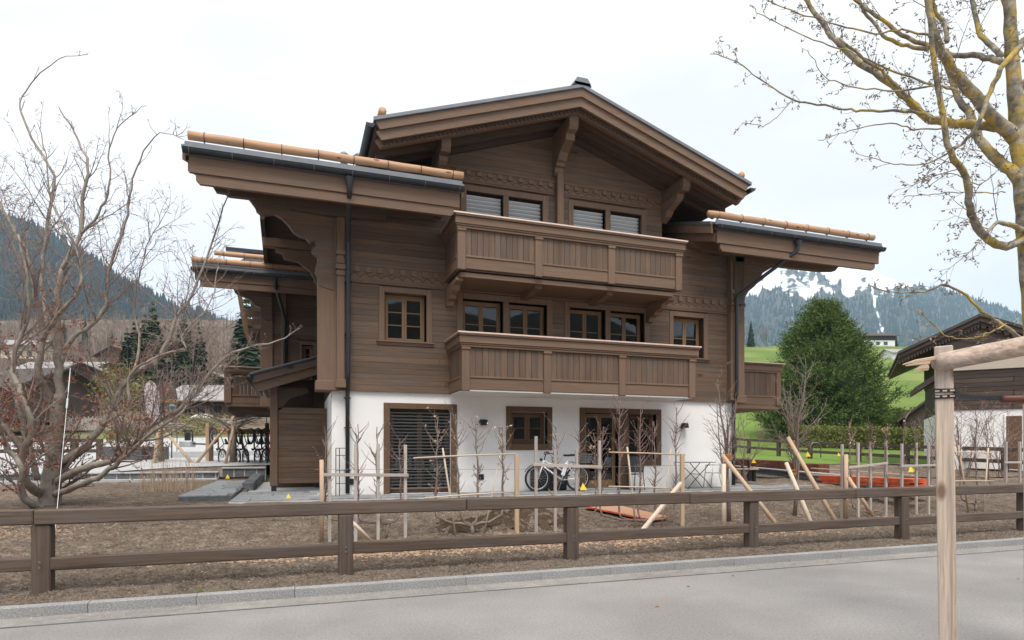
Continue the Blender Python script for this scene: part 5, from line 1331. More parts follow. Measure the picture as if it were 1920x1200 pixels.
MATS['bluepaint'] = plain('dark_blue_paint', (.03,.05,.10), .4)
def bike(label, fmat='whitepaint', city=True, group=None):
    t = thing('bicycle', label, 'bicycle', (0,0,0), group=group)
    rw, fw = Vector((0,0,.34)), Vector((1.10,0,.34)); bb = Vector((.44,0,.29)); st = Vector((.30,0,.78 if city else .82)); hd = Vector((.93,0,.80)); hl = Vector((.97,0,.66))
    wheel(t, rw, rt=.027 if city else .036, spokes=20 if city else 12); wheel(t, fw, rt=.027 if city else .036, spokes=20 if city else 12)
    m = MB(); m.tube([hl, bb], .026 if city else .032, 10); m.tube([bb, st], .018, 8); m.tube([hd, hl], .024, 8)
    m.tube([hd-Vector((.02,0,.02)), Vector((.36,0,.50)) if city else st-Vector((0,0,.06))], .02, 8)
    for s_ in (-1,1):
        m.tube([rw+Vector((0,s_*.065,0)), bb+Vector((0,s_*.03,0))], .011, 6); m.tube([rw+Vector((0,s_*.065,0)), st-Vector((.02,-s_*.015,.14))], .009, 6)
    m.obj('frame', MATS[fmat], t, True)
    f = MB()
    for s_ in (-1,1): f.tube([fw+Vector((0,s_*.06,0)), hl+Vector((.03,s_*.055,-.02)), hl], [.012,.018,.018], 8)
    f.obj('fork', MATS['black'] if not city else MATS[fmat], t, True)
    h = MB(); top = hd+Vector((-.04,0,.16)) if city else hd+Vector((.0,0,.08)); h.tube([hd, top], .014, 8)
    h.tube([top+Vector((-.16,.30,.02)), top+Vector((-.04,.22,.03)), top+Vector((.03,.05,0)), top+Vector((.03,-.05,0)), top+Vector((-.04,-.22,.03)), top+Vector((-.16,-.30,.02))], .012, 8)
    hb = h.obj('handlebar', MATS['black'], t, True)
    for s_ in (-1,1): MB().tube([top+Vector((-.10,s_*.265,.025)), top+Vector((-.20,s_*.32,.018))], .018, 8).obj('grip', MATS['black'], hb, True)
    MB().tube([st-Vector((0,0,.1)), st+Vector((-.03,0,.10))], .013, 8).obj('seat_post', MATS['blind'], t, True)
    s = MB(); c = st+Vector((-.04,0,.12)); s.prism([c+Vector((.14,-.02,0)), c+Vector((.14,.02,0)), c+Vector((0,.045,.0)), c+Vector((-.13,.085,.01)), c+Vector((-.13,-.085,.01)), c+Vector((0,-.045,0))], (0,0,.05)); s.obj('saddle', MATS['black'], t)
    k = MB(); k.torus(bb, (0,1,0), .085, .006, 24, 4); k.tube([bb-Vector((0,.08,0)), bb+Vector((0,.08,0))], .022, 8)
    k.tube([bb+Vector((0,-.09,0)), bb+Vector((.11,-.10,-.13))], .011, 6); k.tube([bb+Vector((0,.09,0)), bb+Vector((-.11,.10,.13))], .011, 6); cr = k.obj('crank', MATS['metal2'], t)
    for s_, q in ((-1, Vector((.11,-.14,-.13))), (1, Vector((-.11,.14,.13)))): MB().box(bb.x+q.x-.05, bb.x+q.x+.05, bb.y+q.y-.04, bb.y+q.y+.04, bb.z+q.z-.012, bb.z+q.z+.012, .005).obj('pedal', MATS['black'], cr)
    if city:
        MB().beam(Vector((.42,0,.40)), Vector((.32,0,.72)), .07, .10, .02).obj('battery', MATS['whitepaint'], t)
        r_ = MB()
        for s_ in (-1,1): r_.tube([rw+Vector((0,s_*.07,0)), Vector((-.08,s_*.06,.73)), Vector((-.30,s_*.06,.73))], .006, 5); r_.tube([Vector((-.30,s_*.06,.73)), Vector((.22,s_*.06,.75))], .006, 5)
        r_.obj('rack', MATS['metal'], t)
        for c_, a0, a1 in ((rw, .1*math.pi, 1.05*math.pi), (fw, .15*math.pi, .9*math.pi)):
            pts = [c_+Vector((math.cos(a)*.375, 0, math.sin(a)*.375)) for a in np.linspace(a0, a1, 14)]
            g = MB()
            for p_, q_ in zip(pts, pts[1:]): g.beam(p_, q_, .055, .006)
            g.obj('mudguard', MATS['black'], t)
        b = MB(); z0_, z1_ = .75, .96
        for zz, sc_ in ((z0_, .8), (z0_+.07, .88), (z0_+.14, .95), (z1_, 1.03)):
            w_, l_ = .15*sc_, .18*sc_; b.tube([(-.16-l_,-w_,zz), (-.16+l_,-w_,zz), (-.16+l_,w_,zz), (-.16-l_,w_,zz), (-.16-l_,-w_,zz)], .006, 4)
        for side in range(4):
            for i in range(9):
                u_ = -1+2*i/8; f_ = lambda s_: [(-.16+.18*s_*u_, -.15*s_), (-.16+.18*s_*u_, .15*s_), (-.16-.18*s_, .15*s_*u_), (-.16+.18*s_, .15*s_*u_)][side]
                p_, q_ = f_(.8), f_(1.03); b.tube([(p_[0],p_[1],z0_), (q_[0],q_[1],z1_)], .004, 3)
        b.add([(-.16-.145,-.12,z0_), (-.16+.145,-.12,z0_), (-.16+.145,.12,z0_), (-.16-.145,.12,z0_)], [(0,1,2,3)])
        b.obj('basket', MATS['metal2'], t)
        MB().tube([(.46,.05,.30), (.60,.18,.02)], .008, 6).obj('kick_stand', MATS['metal2'], t)
        MB().tube([hd+Vector((.05,0,.02)), hd+Vector((.11,0,.02))], [.03,.035], 12).obj('front_lamp', MATS['black'], t)
    return t
bw = bike('white electric city bicycle with rear basket leaning on the white wall below the small window')
pr = Y(1085, 921, 14.75); bw.location = (6.92, 14.72, .62); bw.rotation_euler = (0, math.radians(0), math.radians(180-3)); 
bw.rotation_euler = (math.radians(-4), 0, math.radians(177))
cv = MB().box(5.75, 6.75, 14.98, 15.10, .63, 1.22, .04).obj('folded_cover', MATS['black'], None, label='black bag standing behind the white bicycle against the wall', cat='bag')
# garden chairs and folding tables
MATS['chairmesh'] = plain('charcoal_textile', (.06,.06,.065), .7)
MATS['beigemesh'] = plain('pale_grey_textile', (.48,.47,.45), .8)
def chair(label, fab, fr='metal', armrest=True):
    t = thing('garden_chair', label, 'chair', (0,0,0)); m = MB()
    for s_ in (-.25,.25):
        l = MB(); l.tube([(s_,-.27,0), (s_,-.22,.42), (s_,-.20,.64)], .012, 8); l.obj('leg', MATS[fr], t, True)
        l = MB(); l.tube([(s_,.27,0), (s_,.18,.42), (s_,.25,.92)], .012, 8); l.obj('leg', MATS[fr], t, True)
        MB().tube([(s_,-.20,.64), (s_,-.0,.65), (s_,.21,.66)], .014, 8).obj('armrest', MATS[fr], t, True)
    MB().box(-.24,.24,-.24,.20,.415,.435,.008).obj('seat', MATS[fab], t)
    MB().prism([(-.24,.20,.46), (-.24,.255,.92), (-.24,.27,.92), (-.24,.215,.46)], (.48,0,0)).obj('backrest', MATS[fab], t)
    MB().tube([(-.25,.25,.92), (.25,.25,.92)], .012, 8).obj('top_bar', MATS[fr], t, True)
    return t
c_ = chair('charcoal garden chair standing sideways in front of the patio door jamb', 'chairmesh'); c_.location = (8.45, 14.62, .62); c_.rotation_euler = (0,0,math.radians(-62))
c_ = chair('pale grey garden chair behind the folding table by the white wall', 'beigemesh', 'blind'); c_.location = (11.25, 14.75, .62); c_.rotation_euler = (0,0,math.radians(-150))
def folding_table(label, x, y, rz, w_=.95, dp=.6):
    t = thing('folding_table', label, 'table', (0,0,0)); MB().box(-w_/2,w_/2,-dp/2,dp/2,.715,.735,.006).obj('tabletop', MATS['metal2'], t)
    for s_ in (-.22,.22):
        MB().tube([(-.40,s_,0), (-.18,s_,.24), (.0,s_,.40), (.20,s_,.58), (.32,s_,.71)], .011, 8).obj('leg', MATS['black'], t, True)
        MB().tube([(.40,s_,0), (.18,s_,.24), (.0,s_,.40), (-.20,s_,.58), (-.32,s_,.71)], .011, 8).obj('leg', MATS['black'], t, True)
    MB().tube([(0,-.22,.40), (0,.22,.40)], .009, 6).obj('cross_bar', MATS['black'], t); t.location = (x, y, .62); t.rotation_euler = (0,0,rz); return t
folding_table('grey folding table with curved crossed legs on the terrace by the right corner', 10.45, 14.62, 0)
MB().box(11.70,12.0,FY-.05,FY-.01,1.05,1.25,.01).obj('double_socket', MATS['metal2'], None, label='small double power socket low on the white wall behind the pale chair', cat='socket')
# gate frame beside the down pipe
t = thing('meter_frame', 'slim black metal frame standing beside the left down pipe', 'frame', (1.0, 14.98, .62))
for x in (.90, .98): MB().tube([(x, 14.98, .6), (x, 14.98, 1.72)], .011, 6).obj('upright', MATS['black'], t)
for z in (1.72, 1.55, 1.2, .9): MB().tube([(.90, 14.98, z), (1.15, 14.98, z)], .009, 6).obj('cross_bar', MATS['black'], t)
# picnic set
p = D(1388, 898, 22.0); t = thing('picnic_table', 'wooden topped table with black legs beyond the corner of the chalet', 'table', (p.x, p.y, .66))
rot = Matrix.Rotation(-TH, 3, 'Z')
def rb(m, c, x0, x1, y0, y1, z0, z1, ch_=.006):
    o = Vector(c)+rot@Vector(((x0+x1)/2,(y0+y1)/2,(z0+z1)/2)); return m.obox(o, rot@Vector((1,0,0)), rot@Vector((0,1,0)), Vector((0,0,1)), (x1-x0)/2, (y1-y0)/2, (z1-z0)/2, ch_)
c0 = (p.x, p.y, .66)
for i in range(4): rb(MB(), c0, -.5, .3, -.4+i*.2, -.21+i*.2, .70, .75).obj('plank', MATS['larchX'], t)
for x in (-.4,.16):
    for yy in (-.3,.3): rb(MB(), c0, x, x+.07, yy, yy+.07, 0, .70).obj('leg', MATS['black'], t)
p = D(1402, 900, 20.5); t = thing('bench', 'low wooden bench with black legs in front of the picnic table', 'bench', (p.x, p.y, .64)); c0 = (p.x, p.y, .64)
for i in range(2): rb(MB(), c0, -.75, .30, -.18+i*.18, -.01+i*.18, .40, .45).obj('plank', MATS['larchX'], t)
for x in (-.6,.0,.16): rb(MB(), c0, x, x+.07, -.12, .12, 0, .40).obj('leg', MATS['black'], t)
# yellow irrigation markers
def marker(label, p, s=.085):
    t = thing('marker_flag', label, 'marker', p, group='yellow marker flags left by the gardeners'); p = Vector(p)
    MB().add([p+Vector((-.6*s,-.1*s,0)), p+Vector((.6*s,-.5*s,0)), p+Vector((.3*s,.5*s,0)), p+Vector((-.05*s,-.05*s,1.25*s))], [(0,1,3),(1,2,3),(2,0,3),(0,2,1)]).obj('plate', MATS['yellow'], t)
    MB().tube([p+Vector((0,0,-.05)), p+Vector((0,0,.05))], .006, 5).obj('pin', MATS['metal'], t)
marker('yellow marker on the paving in front of the wooden privacy screen', (Y(541,932,14.45).x, 14.45, .625))
marker('yellow marker on the long low wall, left of the stone path', Y(427,897,22.6), .11)
marker('yellow marker lying behind the rear wheel of the white bicycle', (7.02, 14.60, .65), .15)
marker('yellow marker on the picnic bench', D(1412,868,20.4), .13)
marker('yellow marker on the rust coloured planter', D(1514,856,24), .16)
marker('yellow marker on the orange panels', D(1707,885,17), .16)
marker('yellow marker on the far lawn', D(1572,855,26), .12)
# panels, planter, boards
t = thing('panel_stack', 'stack of bright orange formwork panels lying at the right edge of the terrace', 'panels', D(1640, 912, 16.6)); R = random.Random(6)
a0 = D(1550, 900, 17.2); b0 = D(1728, 912, 14.9); dr = (b0-a0).normalized()
for i in range(6):
    o_ = dr*R.uniform(-.12,.12); zz = .80+.034*i; p_, q_ = a0.copy(), b0.copy(); p_.z = q_.z = zz
    MB().beam(p_+o_, q_+o_, .52+R.uniform(-.03,.03), .028, .003).obj('panel', MATS['orange'], t)
for i in range(3):
    p_, q_ = a0.copy(), b0.copy(); p_.z = q_.z = 1.03; MB().beam(p_+Vector((.1,.45+.09*i,-.05)), q_+Vector((-.1,.45+.09*i,-.05)), .07, .05, .004).obj('batten', MATS['paleX'], t)
m = MB(); p_ = D(1522, 878, 20); q_ = D(1712, 892, 16.6); m.beam(p_, q_, .12, .035, .004); m.obj('long_board', MATS['larchX'], None, label='long pale board lying on the soil behind the orange panels', cat='board')
ca = [Y(1096,950,12.15), Y(1150,947,12.3), Y(1252,979,10.85), Y(1214,986,10.65)]
bz_ = max(soil_z(v_.x, v_.y) for v_ in ca)
for v_ in ca: v_.z = lerp(soil_z(v_.x, v_.y), bz_, .1)+.045
MB().prism([ca[0], ca[1], ca[2], ca[3]], (0,0,.03)).obj('shuttering_board', MATS['redply'], None, label='long faced plywood board with red edge lying across the soil', cat='board')
m = MB(); m.beam(ca[0]+Vector((0,-.012,.016)), ca[3]+Vector((0,-.012,.016)), .02, .032); m.beam(ca[3]+Vector((0.01,-.012,.016)), ca[2]+Vector((.01,-.012,.016)), .02, .032)
m.obj('board_edge', MATS['orange'], bpy.data.objects['shuttering_board'])
t = thing('corten_planter', 'long rust coloured steel planter behind the picnic table', 'planter', D(1470, 862, 24))
for (pa, da, pb, db, h) in ((1375, 27, 1490, 24.5, .46), (1490, 24.5, 1545, 23.6, .40)):
    p_ = D(pa, 858, da); q_ = D(pb, 862, db); p_.z = gz(p_.x, p_.y)+h/2; q_.z = gz(q_.x, q_.y)+h/2
    MB().beam(p_, q_, .7 if pa < 1480 else .9, h, .01).obj('steel_wall', MATS['corten'], t)
hp = D(1520, 858, 24.2); MB().tube([hp, hp+Vector((0,0,.45)), hp+Vector((.1,0,.58)), hp+Vector((.3,-.08,.58)), hp+Vector((.4,-.1,.45)), hp+Vector((.4,-.1,0))], .02, 8).obj('hoop', MATS['metal2'], None, True, label='grey bent tube hoop above the rust coloured planter', cat='hoop')

# ================================================================ foreground stake frame and strap
DF = 3.62
def DX(px, py, d=DF): return D(px, py, d)
t = thing('post_frame', 'tall pale square post with a broken round rail nailed across its top, nearest the camera', 'tree support', (DX(1785,1380).x, DX(1785,1380).y, 0))
a, b = DX(1769, 650), DX(1782, 1385)
b.z = -.3; mpost = MB(); n = 10; 
mpost.beam(b, a, .090, .090, .006, up=(math.sin(math.radians(54)), math.cos(math.radians(54)), 0)); mpost.obj('post', MATS['greypost'] if 'greypost' in MATS else MATS.setdefault('greypost', wood('weathered_post', (.46,.36,.28), 'Z', contrast=.42, rand=.02, across=34, along=1.2, knots=3.2, gamt=.75, grey=(.42,.375,.335))), t)
pts = [DX(1732, 684, 3.66), DX(1745, 683, 3.66), DX(1800, 672, 3.66), DX(1870, 659, 3.66), DX(1950, 642, 3.68), DX(2100, 612, 3.75), DX(2300, 578, 3.9)]
for q in pts: q += Vector((-ST*.10, -CT*.10, 0))
mr = MB().tube(pts, [.040,.052,.054,.056,.058,.06,.06], 18); rl = mr.obj('round_rail', MATS.setdefault('greyrail', wood('weathered_round_rail', (.40,.30,.235), 'X', contrast=.5, rand=.02, across=38, along=3.5, knots=2.0, gamt=.8, grey=(.33,.30,.275))), t, True)
m = MB()
for (x0_, y0_, x1_, y1_, w_) in ((1742,680,1698,686,.012), (1745,676,1692,684,.009), (1740,688,1716,694,.012), (1740,692,1712,698,.008), (1738,684,1720,690,.01), (1752,672,1694,683,.013)):
    p_, q_ = DX(x0_, y0_, 3.56), DX(x1_, y1_, 3.56); m.tube([p_, p_.lerp(q_, .6)+Vector((0,0,.004)), q_], [w_, w_*.8, w_*.25], 5)
m.obj('splinter', MATS['larchX'], t, kind='stuff')
MB().box(0,.001,0,.001,0,.001)
pb_ = DX(1925, 760, 3.7); MB().tube([DX(1936,757,3.62), DX(1938,1000,3.62), DX(1940,1385,3.62)+Vector((0,0,-.2))], .045, 14).obj('side_pole', MATS['larchZ'], t, True)
st_ = thing('tree_strap', 'black perforated rubber strap looped round the pale foreground post and running to the tree', 'strap', DX(1770, 745))
def strap(pts_, w_=.033, th_=.005, nm='strap'):
    m = MB()
    for p_, q_ in zip(pts_, pts_[1:]): m.beam(p_, q_, th_, w_, .001)
    return m.obj(nm, MATS['black'], st_)
c = DX(1771.5, 738); v = Vector((math.sin(math.radians(54)), math.cos(math.radians(54)), 0)); u = Vector((v.y, -v.x, 0)); h = .051
for dz, tl in ((.012, .004), (-.020, -.002)):
    lp = [c+u*(-h)+v*(-h)+Vector((0,0,dz+tl)), c+u*h+v*(-h)+Vector((0,0,dz)), c+u*h+v*h+Vector((0,0,dz)), c+u*(-h)+v*h+Vector((0,0,dz+tl)), c+u*(-h)+v*(-h)+Vector((0,0,dz+tl))]
    strap(lp, .022)
    for k_ in (-.035, .0, .035):
        o_ = c+u*k_+v*(-h-.004)+Vector((0,0,dz)); MB().beam(o_-u*.011, o_+u*.011, .003, .009, .001).obj('strap_slot', MATS['greypost'], st_)
e = DX(1878, 745); s0 = c+u*h+v*(-h)+Vector((0,0,-.012)); strap([s0, s0.lerp(e, .33)+Vector((0,0,-.008)), s0.lerp(e, .66)+Vector((0,0,-.008)), e], .026)
MATS['hose'] = plain('brown_rubber_hose', (.13,.04,.03), .45)
MB().tube([DX(1880,748), DX(1960,747,3.7), DX(2040,750,3.9)], [.021,.021,.021], 14).obj('hose_sleeve', MATS['hose'], st_, True)
# ================================================================ big bare beech at the left
rn = random.Random(101)
BD = 12.6
def limb(m, pts, r0, r1, base_d=BD, sides=9, wob=.0):
    P_ = [D(p[0], p[1], base_d + (p[2] if len(p) > 2 else 0)) for p in pts]; out = []
    k = 4
    for i in range(len(P_)-1):
        a = P_[max(i-1,0)]; b = P_[i]; c = P_[i+1]; d_ = P_[min(i+2, len(P_)-1)]
        for j in range(k):
            t = j/k; out.append(.5*((2*b)+(c-a)*t+(2*a-5*b+4*c-d_)*t*t+(3*b-a-3*c+d_)*t**3))
    out.append(P_[-1]); n = len(out)
    for q in out[1:-1]: q += Vector((rn.gauss(0,wob), rn.gauss(0,wob), rn.gauss(0,wob)))
    m.tube(out, [lerp(r0, r1, (i/(n-1))**.85)*rn.uniform(.95,1.06) for i in range(n)], sides)
    return out
bt = thing('beech_tree', 'big multi stemmed bare tree with dry copper leaves at the left edge', 'tree', D(90, 968, BD))
m = MB(); limbs = []
def LB(pts, r0, r1): limbs.append((limb(m, pts, r0*(.72 if r0 < .2 else .9), r1*.85, BD, 9, .012), r0*.8))
LB([(88,978),(92,930),(98,880),(105,800),(112,740)], .27, .11)
LB([(112,760),(110,690),(108,620),(108,560),(120,500),(150,440,.3),(155,380,.3),(165,310,.2),(140,250,.4),(110,200,.4)], .12, .013)
LB([(108,800),(90,740),(70,700,-.3),(78,640,-.3),(70,560,-.4),(50,480,-.5),(20,420,-.5),(0,380,-.5)], .12, .03)
LB([(100,870),(150,845,.2),(190,800,.3),(215,750,.4),(250,700,.4),(300,665,.5),(330,600,.6),(370,530,.6),(405,430,.7),(430,360,.8)], .12, .012)
LB([(100,905),(150,880,-.2),(200,868,-.3),(240,840,-.4),(280,800,-.5),(330,770,-.5),(370,735,-.4),(400,690,-.3),(450,655,-.3),(520,640,-.2),(562,616,-.2)], .11, .009)
LB([(96,930),(160,905,-.5),(205,880,-.6),(250,840,-.7),(300,800,-.8),(345,770,-.7),(365,720,-.7)], .10, .012)
LB([(85,930),(50,905,-.6),(45,850,-.8),(60,800,-.9),(40,740,-1.0),(25,680,-1.0),(50,600,-1.0),(52,520,-1.1),(35,440,-1.1)], .13, .02)
LB([(95,965),(60,945,-.8),(40,925,-1),(42,880,-1.2),(20,850,-1.2),(0,820,-1.3),(-40,770,-1.3)], .12, .03)
LB([(110,700),(130,640,.6),(170,610,.8),(200,570,.9),(205,500,.9),(235,420,1.0),(245,350,1.0),(262,300,1),(300,250,1),(345,262,1.1)], .08, .006)
LB([(108,620),(85,580,.5),(80,500,.6),(90,420,.6),(100,330,.7),(60,260,.7),(40,210,.7),(45,170,.8),(110,112,.9),(155,103,1)], .07, .006)
LB([(78,640,-.3),(110,590,-.6),(150,540,-.8),(150,500,-.8),(130,440,-.8),(98,380,-.7),(85,290,-.7),(70,230,-.7)], .06, .008)
LB([(190,800,.3),(240,760,-.2),(240,710,-.3),(275,680,-.4),(320,660,-.4),(350,655,-.4),(340,630,-.3),(380,590,-.2),(395,560,-.1),(410,500,0)], .05, .008)
LB([(0,700,-.5),(30,740,-.6),(40,790,-.6),(60,850,-.5),(70,900,-.4)], .04, .07)
LB([(45,850,-.8),(0,790,-1),(-60,720,-1.1),(-100,600,-1.2),(-90,450,-1.2),(-60,330,-1)], .08, .01)
LB([(150,440,.3),(185,400,.2),(205,350,.1),(205,280,0),(230,230,0),(275,198,0)], .04, .006)
LB([(250,700,.4),(262,640,.9),(250,580,1.1),(262,520,1.1),(280,450,1.2),(310,400,1.2)], .04, .007)
m.obj('trunk', MATS['bark_beech'], bt, True)
mb = MB(); bd = MB(); lf = MB()
P = dict(n=(9,6,4), wob=(.17,.20,.24), up=(.075,.05,.02), sides=(5,4,3), kids=(6,4), ref=(1.3,.5), ang=(.35,1.0), len=(.34,.62), rr=.52, rmin=.0048, bs=.013, t0=.12, lp=0.0, ls=.06)
P2 = dict(P); P2['lp'] = .5
for pts, r0 in limbs:
    n = len(pts); Ls = sum((pts[i+1]-pts[i]).length for i in range(n-1))
    for k in range(int(Ls*6.2)):
        t = rn.uniform(.22, 1.0); q, dd = along(pts, t)
        s = rvec(rn); nd = dd*.55 + s*.8 + Vector((0,0,.35))
        low = q.z < 3.6
        if (q.z > 8.4 and rn.random() < .5) or (q.z > 5.2 and rn.random() < .4): continue
        L_ = rn.uniform(.5, 1.5)*(1.15 if t > .5 else .9)*(.25 if q.z > 8.2 else .62 if q.z > 6.6 else 1)
        dq = depth(q.x, q.y); pxq = CX+F*(q.x*CT-q.y*ST)/dq      # the long right hand boughs end in short twigs
        if pxq > 330: L_ *= max(.25, 1-(pxq-330)/160)
        branch(mb, q, nd, L_, max(.008, r0*(1-.85*t)*.33), 0, rn, P2 if (low and q.x < -3.1) else P, bd, lf)
mb.obj('branches', MATS['bark_twig'], bt); bd.obj('buds', MATS['bark_twig'], bt, kind='stuff'); lf.obj('dry_leaves', MATS['copperleaf'], bt, kind='stuff')
w_ = thing('guy_wire', 'taut white guy wire with a turnbuckle in front of the bare beech', 'wire', D(102, 1052, 9.4))
q0, q1 = D(128, 735, 11.8), D(98, 1050, 9.3)
MB().tube([q0, q1], .004, 5).obj('cable', MATS['whitepaint'], w_); MB().tube([q0+(q1-q0)*.05, q0+(q1-q0)*.12], .018, 6).obj('turnbuckle', MATS['blind'], w_)
MB().tube([q0, D(132, 690, 12.2)], .008, 5).obj('cable', MATS['whitepaint'], w_)

# ================================================================ lichen covered tree at the right
mt_, n_, b_ = newmat('lichen_bark'); b_.inputs['Roughness'].default_value = .9
tcn = n_.nodes.new('ShaderNodeTexCoord')
t1 = n_.nodes.new('ShaderNodeTexNoise'); t1.inputs['Scale'].default_value = 9; t1.inputs['Detail'].default_value = 8; t1.inputs['Roughness'].default_value = .7
t2 = n_.nodes.new('ShaderNodeTexNoise'); t2.inputs['Scale'].default_value = 5.5; t2.inputs['Detail'].default_value = 9; t2.inputs['Roughness'].default_value = .72
for x in (t1, t2): n_.links.new(tcn.outputs['Object'], x.inputs['Vector'])
r1_ = ramp(n_, [(.36,(.085,.07,.055)), (.5,(.21,.18,.14)), (.64,(.40,.365,.30))]); n_.links.new(t1.outputs['Fac'], r1_.inputs['Fac'])
mr_ = n_.nodes.new('ShaderNodeMapRange'); mr_.inputs['From Min'].default_value = .475; mr_.inputs['From Max'].default_value = .58; n_.links.new(t2.outputs['Fac'], mr_.inputs['Value'])
mm_ = n_.nodes.new('ShaderNodeMix'); mm_.data_type = 'RGBA'; r3_ = ramp(n_, [(.3,(.22,.19,.06)), (.6,(.46,.30,.055))]); n_.links.new(t1.outputs['Fac'], r3_.inputs['Fac'])
n_.links.new(mr_.outputs['Result'], mm_.inputs[0]); n_.links.new(r1_.outputs['Color'], mm_.inputs[6]); n_.links.new(r3_.outputs['Color'], mm_.inputs[7]); n_.links.new(mm_.outputs[2], b_.inputs['Base Color'])
bp_ = n_.nodes.new('ShaderNodeBump'); bp_.inputs['Strength'].default_value = .9; bp_.inputs['Distance'].default_value = .02; n_.links.new(t1.outputs['Fac'], bp_.inputs['Height']); n_.links.new(bp_.outputs['Normal'], b_.inputs['Normal'])
MATS['lichen'] = mt_
MATS['twigbark'] = plain('olive_twig_bark', (.20,.155,.10), .85, noise=.45, nscale=25)
rn = random.Random(202); TD = 4.9
rt_ = thing('roadside_tree', 'mossy roadside tree with yellow lichen leaning over the top right corner', 'tree', D(1975, 1240, TD))
def Z8(zx, zy, dd=0): return (1300+zx/3.077, zy/3.077, dd)
m = MB(); limbs = []
tp_ = [(1985,1300),(1972,1000),(1960,800),(1946,640),(1934,520),(1922,400),(1913,300),(1905,200),(1897,100),(1892,0),(1888,-160),(1896,-420),(1880,-700),(1890,-1000)]
tr = limb(m, tp_, .110, .014, TD, 14, .004)
def LR(pts, r0, r1, store=True, dd=0.0):
    r0, r1 = (r0*.66, r1*.66) if r0 > .03 else (r0*.75, r1*.8)
    l = limb(m, pts, r0, r1, TD, 9 if r0 > .02 else 6, .004)
    if store: limbs.append((l, r0))
LR([(1915,272),Z8(1840,780),Z8(1700,640,-.1),Z8(1560,480,-.2),Z8(1480,380,-.25),Z8(1400,230,-.3),Z8(1370,100,-.3),Z8(1350,-60,-.3)], .088, .030)
LR([(1922,360),Z8(1850,1000),Z8(1760,930,.1),Z8(1650,800,.2),Z8(1590,650,.3),Z8(1530,560,.4),Z8(1480,430,.5),Z8(1440,330,.5)], .075, .025)
LR([(1900,258),Z8(1800,745),Z8(1700,725),Z8(1450,705,.1),Z8(1330,670,.15),Z8(1230,560,.2),Z8(1120,470,.25),Z8(960,360,.3),Z8(850,260,.3),Z8(760,150,.4),Z8(650,0,.5),Z8(560,-120,.5)], .062, .024)
LR([(1932,445),(1885,462,-.1),(1855,450,-.2),(1830,420,-.3),Z8(1600,1200,-.4),Z8(1570,1020,-.45),Z8(1480,880,-.5),Z8(1440,650,-.5),Z8(1400,450,-.5),Z8(1370,200,-.5),Z8(1340,-30,-.5)], .050, .022)
LR([(1935,60,-.5),Z8(1890,260,-.5),Z8(1780,400,-.6),Z8(1700,560,-.6),Z8(1640,720,-.6),Z8(1560,820,-.5),Z8(1505,862,-.5)], .036, .014)
LR([(1900,115),Z8(1760,350,0),Z8(1650,325,.1),Z8(1500,320,.2),Z8(1440,290,.2),Z8(1350,260,.3),Z8(1200,200,.3),Z8(1060,90,.3),Z8(960,20,.4),Z8(860,-60,.4)], .040, .018)
LR([Z8(1360,280,.3),Z8(1240,265,.3),Z8(1120,220,.35),Z8(1040,130,.4),Z8(980,60,.4),Z8(940,-60,.4)], .022, .014)
LR([Z8(1330,670,.15),Z8(1150,470,.1),Z8(1080,410,.1),Z8(960,320,0),Z8(840,220,0)], .018, .012)
LR([Z8(1440,692,-.4),Z8(1300,650,-.3),Z8(1150,640,-.2),Z8(1000,635,-.1),Z8(880,635),Z8(720,600,.1),Z8(570,575,.1),Z8(420,480,.2),Z8(280,380,.2),Z8(160,320,.3),Z8(95,312,.3)], .016, .0035)
LR([Z8(570,575,.1),Z8(480,680,.1),Z8(400,725,.1),Z8(290,708,.1)], .005, .003)
LR([Z8(1400,490,-.4),Z8(1200,520,-.2),Z8(1000,510,0),Z8(850,480,.1),Z8(740,420,.2),Z8(660,285,.2)], .010, .0035)
LR([Z8(1500,515,.1),Z8(1400,490,0),Z8(1120,400,.1),Z8(1000,340,.1),Z8(870,285,.2),Z8(700,230,.2),Z8(520,150,.3),Z8(380,80,.3),Z8(355,35,.3)], .013, .0035)
LR([Z8(1370,205,.0),Z8(1200,175,.1),Z8(1050,190,.1),Z8(880,160,.2),Z8(750,120,.2),Z8(560,60,.2),Z8(400,-5,.3)], .012, .0045)
LR([Z8(1475,880,-.5),Z8(1350,940,-.3),Z8(1200,950,-.2),Z8(1060,922,-.1),Z8(935,885)], .008, .003)
LR([Z8(1440,740,-.3),Z8(1270,742,-.2),Z8(1130,715,-.1),Z8(950,740),Z8(850,775),Z8(718,808)], .008, .003)
LR([Z8(1800,1110),Z8(1650,1108),Z8(1500,1108,.1),Z8(1350,1125,.1),Z8(1215,1135,.2)], .006, .003)
LR([(1942,655,-.1),(1918,640,-.2),(1890,616,-.3),(1865,600,-.3),(1840,585,-.4),(1805,548,-.4),(1770,534,-.5),(1740,545,-.5),(1700,549,-.5),(1660,545,-.5),(1628,534,-.5)], .024, .004)
LR([(1885,608,-.4),(1862,622,-.5),(1835,633,-.5),(1800,635,-.5),(1770,628,-.5),(1748,605,-.5),(1725,588,-.5),(1708,580,-.5)], .008, .004)
LR([Z8(1780,330),Z8(1740,280),Z8(1660,200,.1),Z8(1620,60,.2),Z8(1600,-60,.2)], .030, .02)
LR([Z8(1465,240,.1),Z8(1450,150,.2),Z8(1390,50,.2),Z8(1360,-50,.2)], .024, .018)
LR([(1932,435),(1890,421,-.2),(1868,418,-.3),(1850,440,-.4)], .03, .012)
LR([Z8(1740,1000,.1),Z8(1640,1060,.1),Z8(1480,1000),Z8(1380,1060),Z8(1340,1090)], .006, .003)
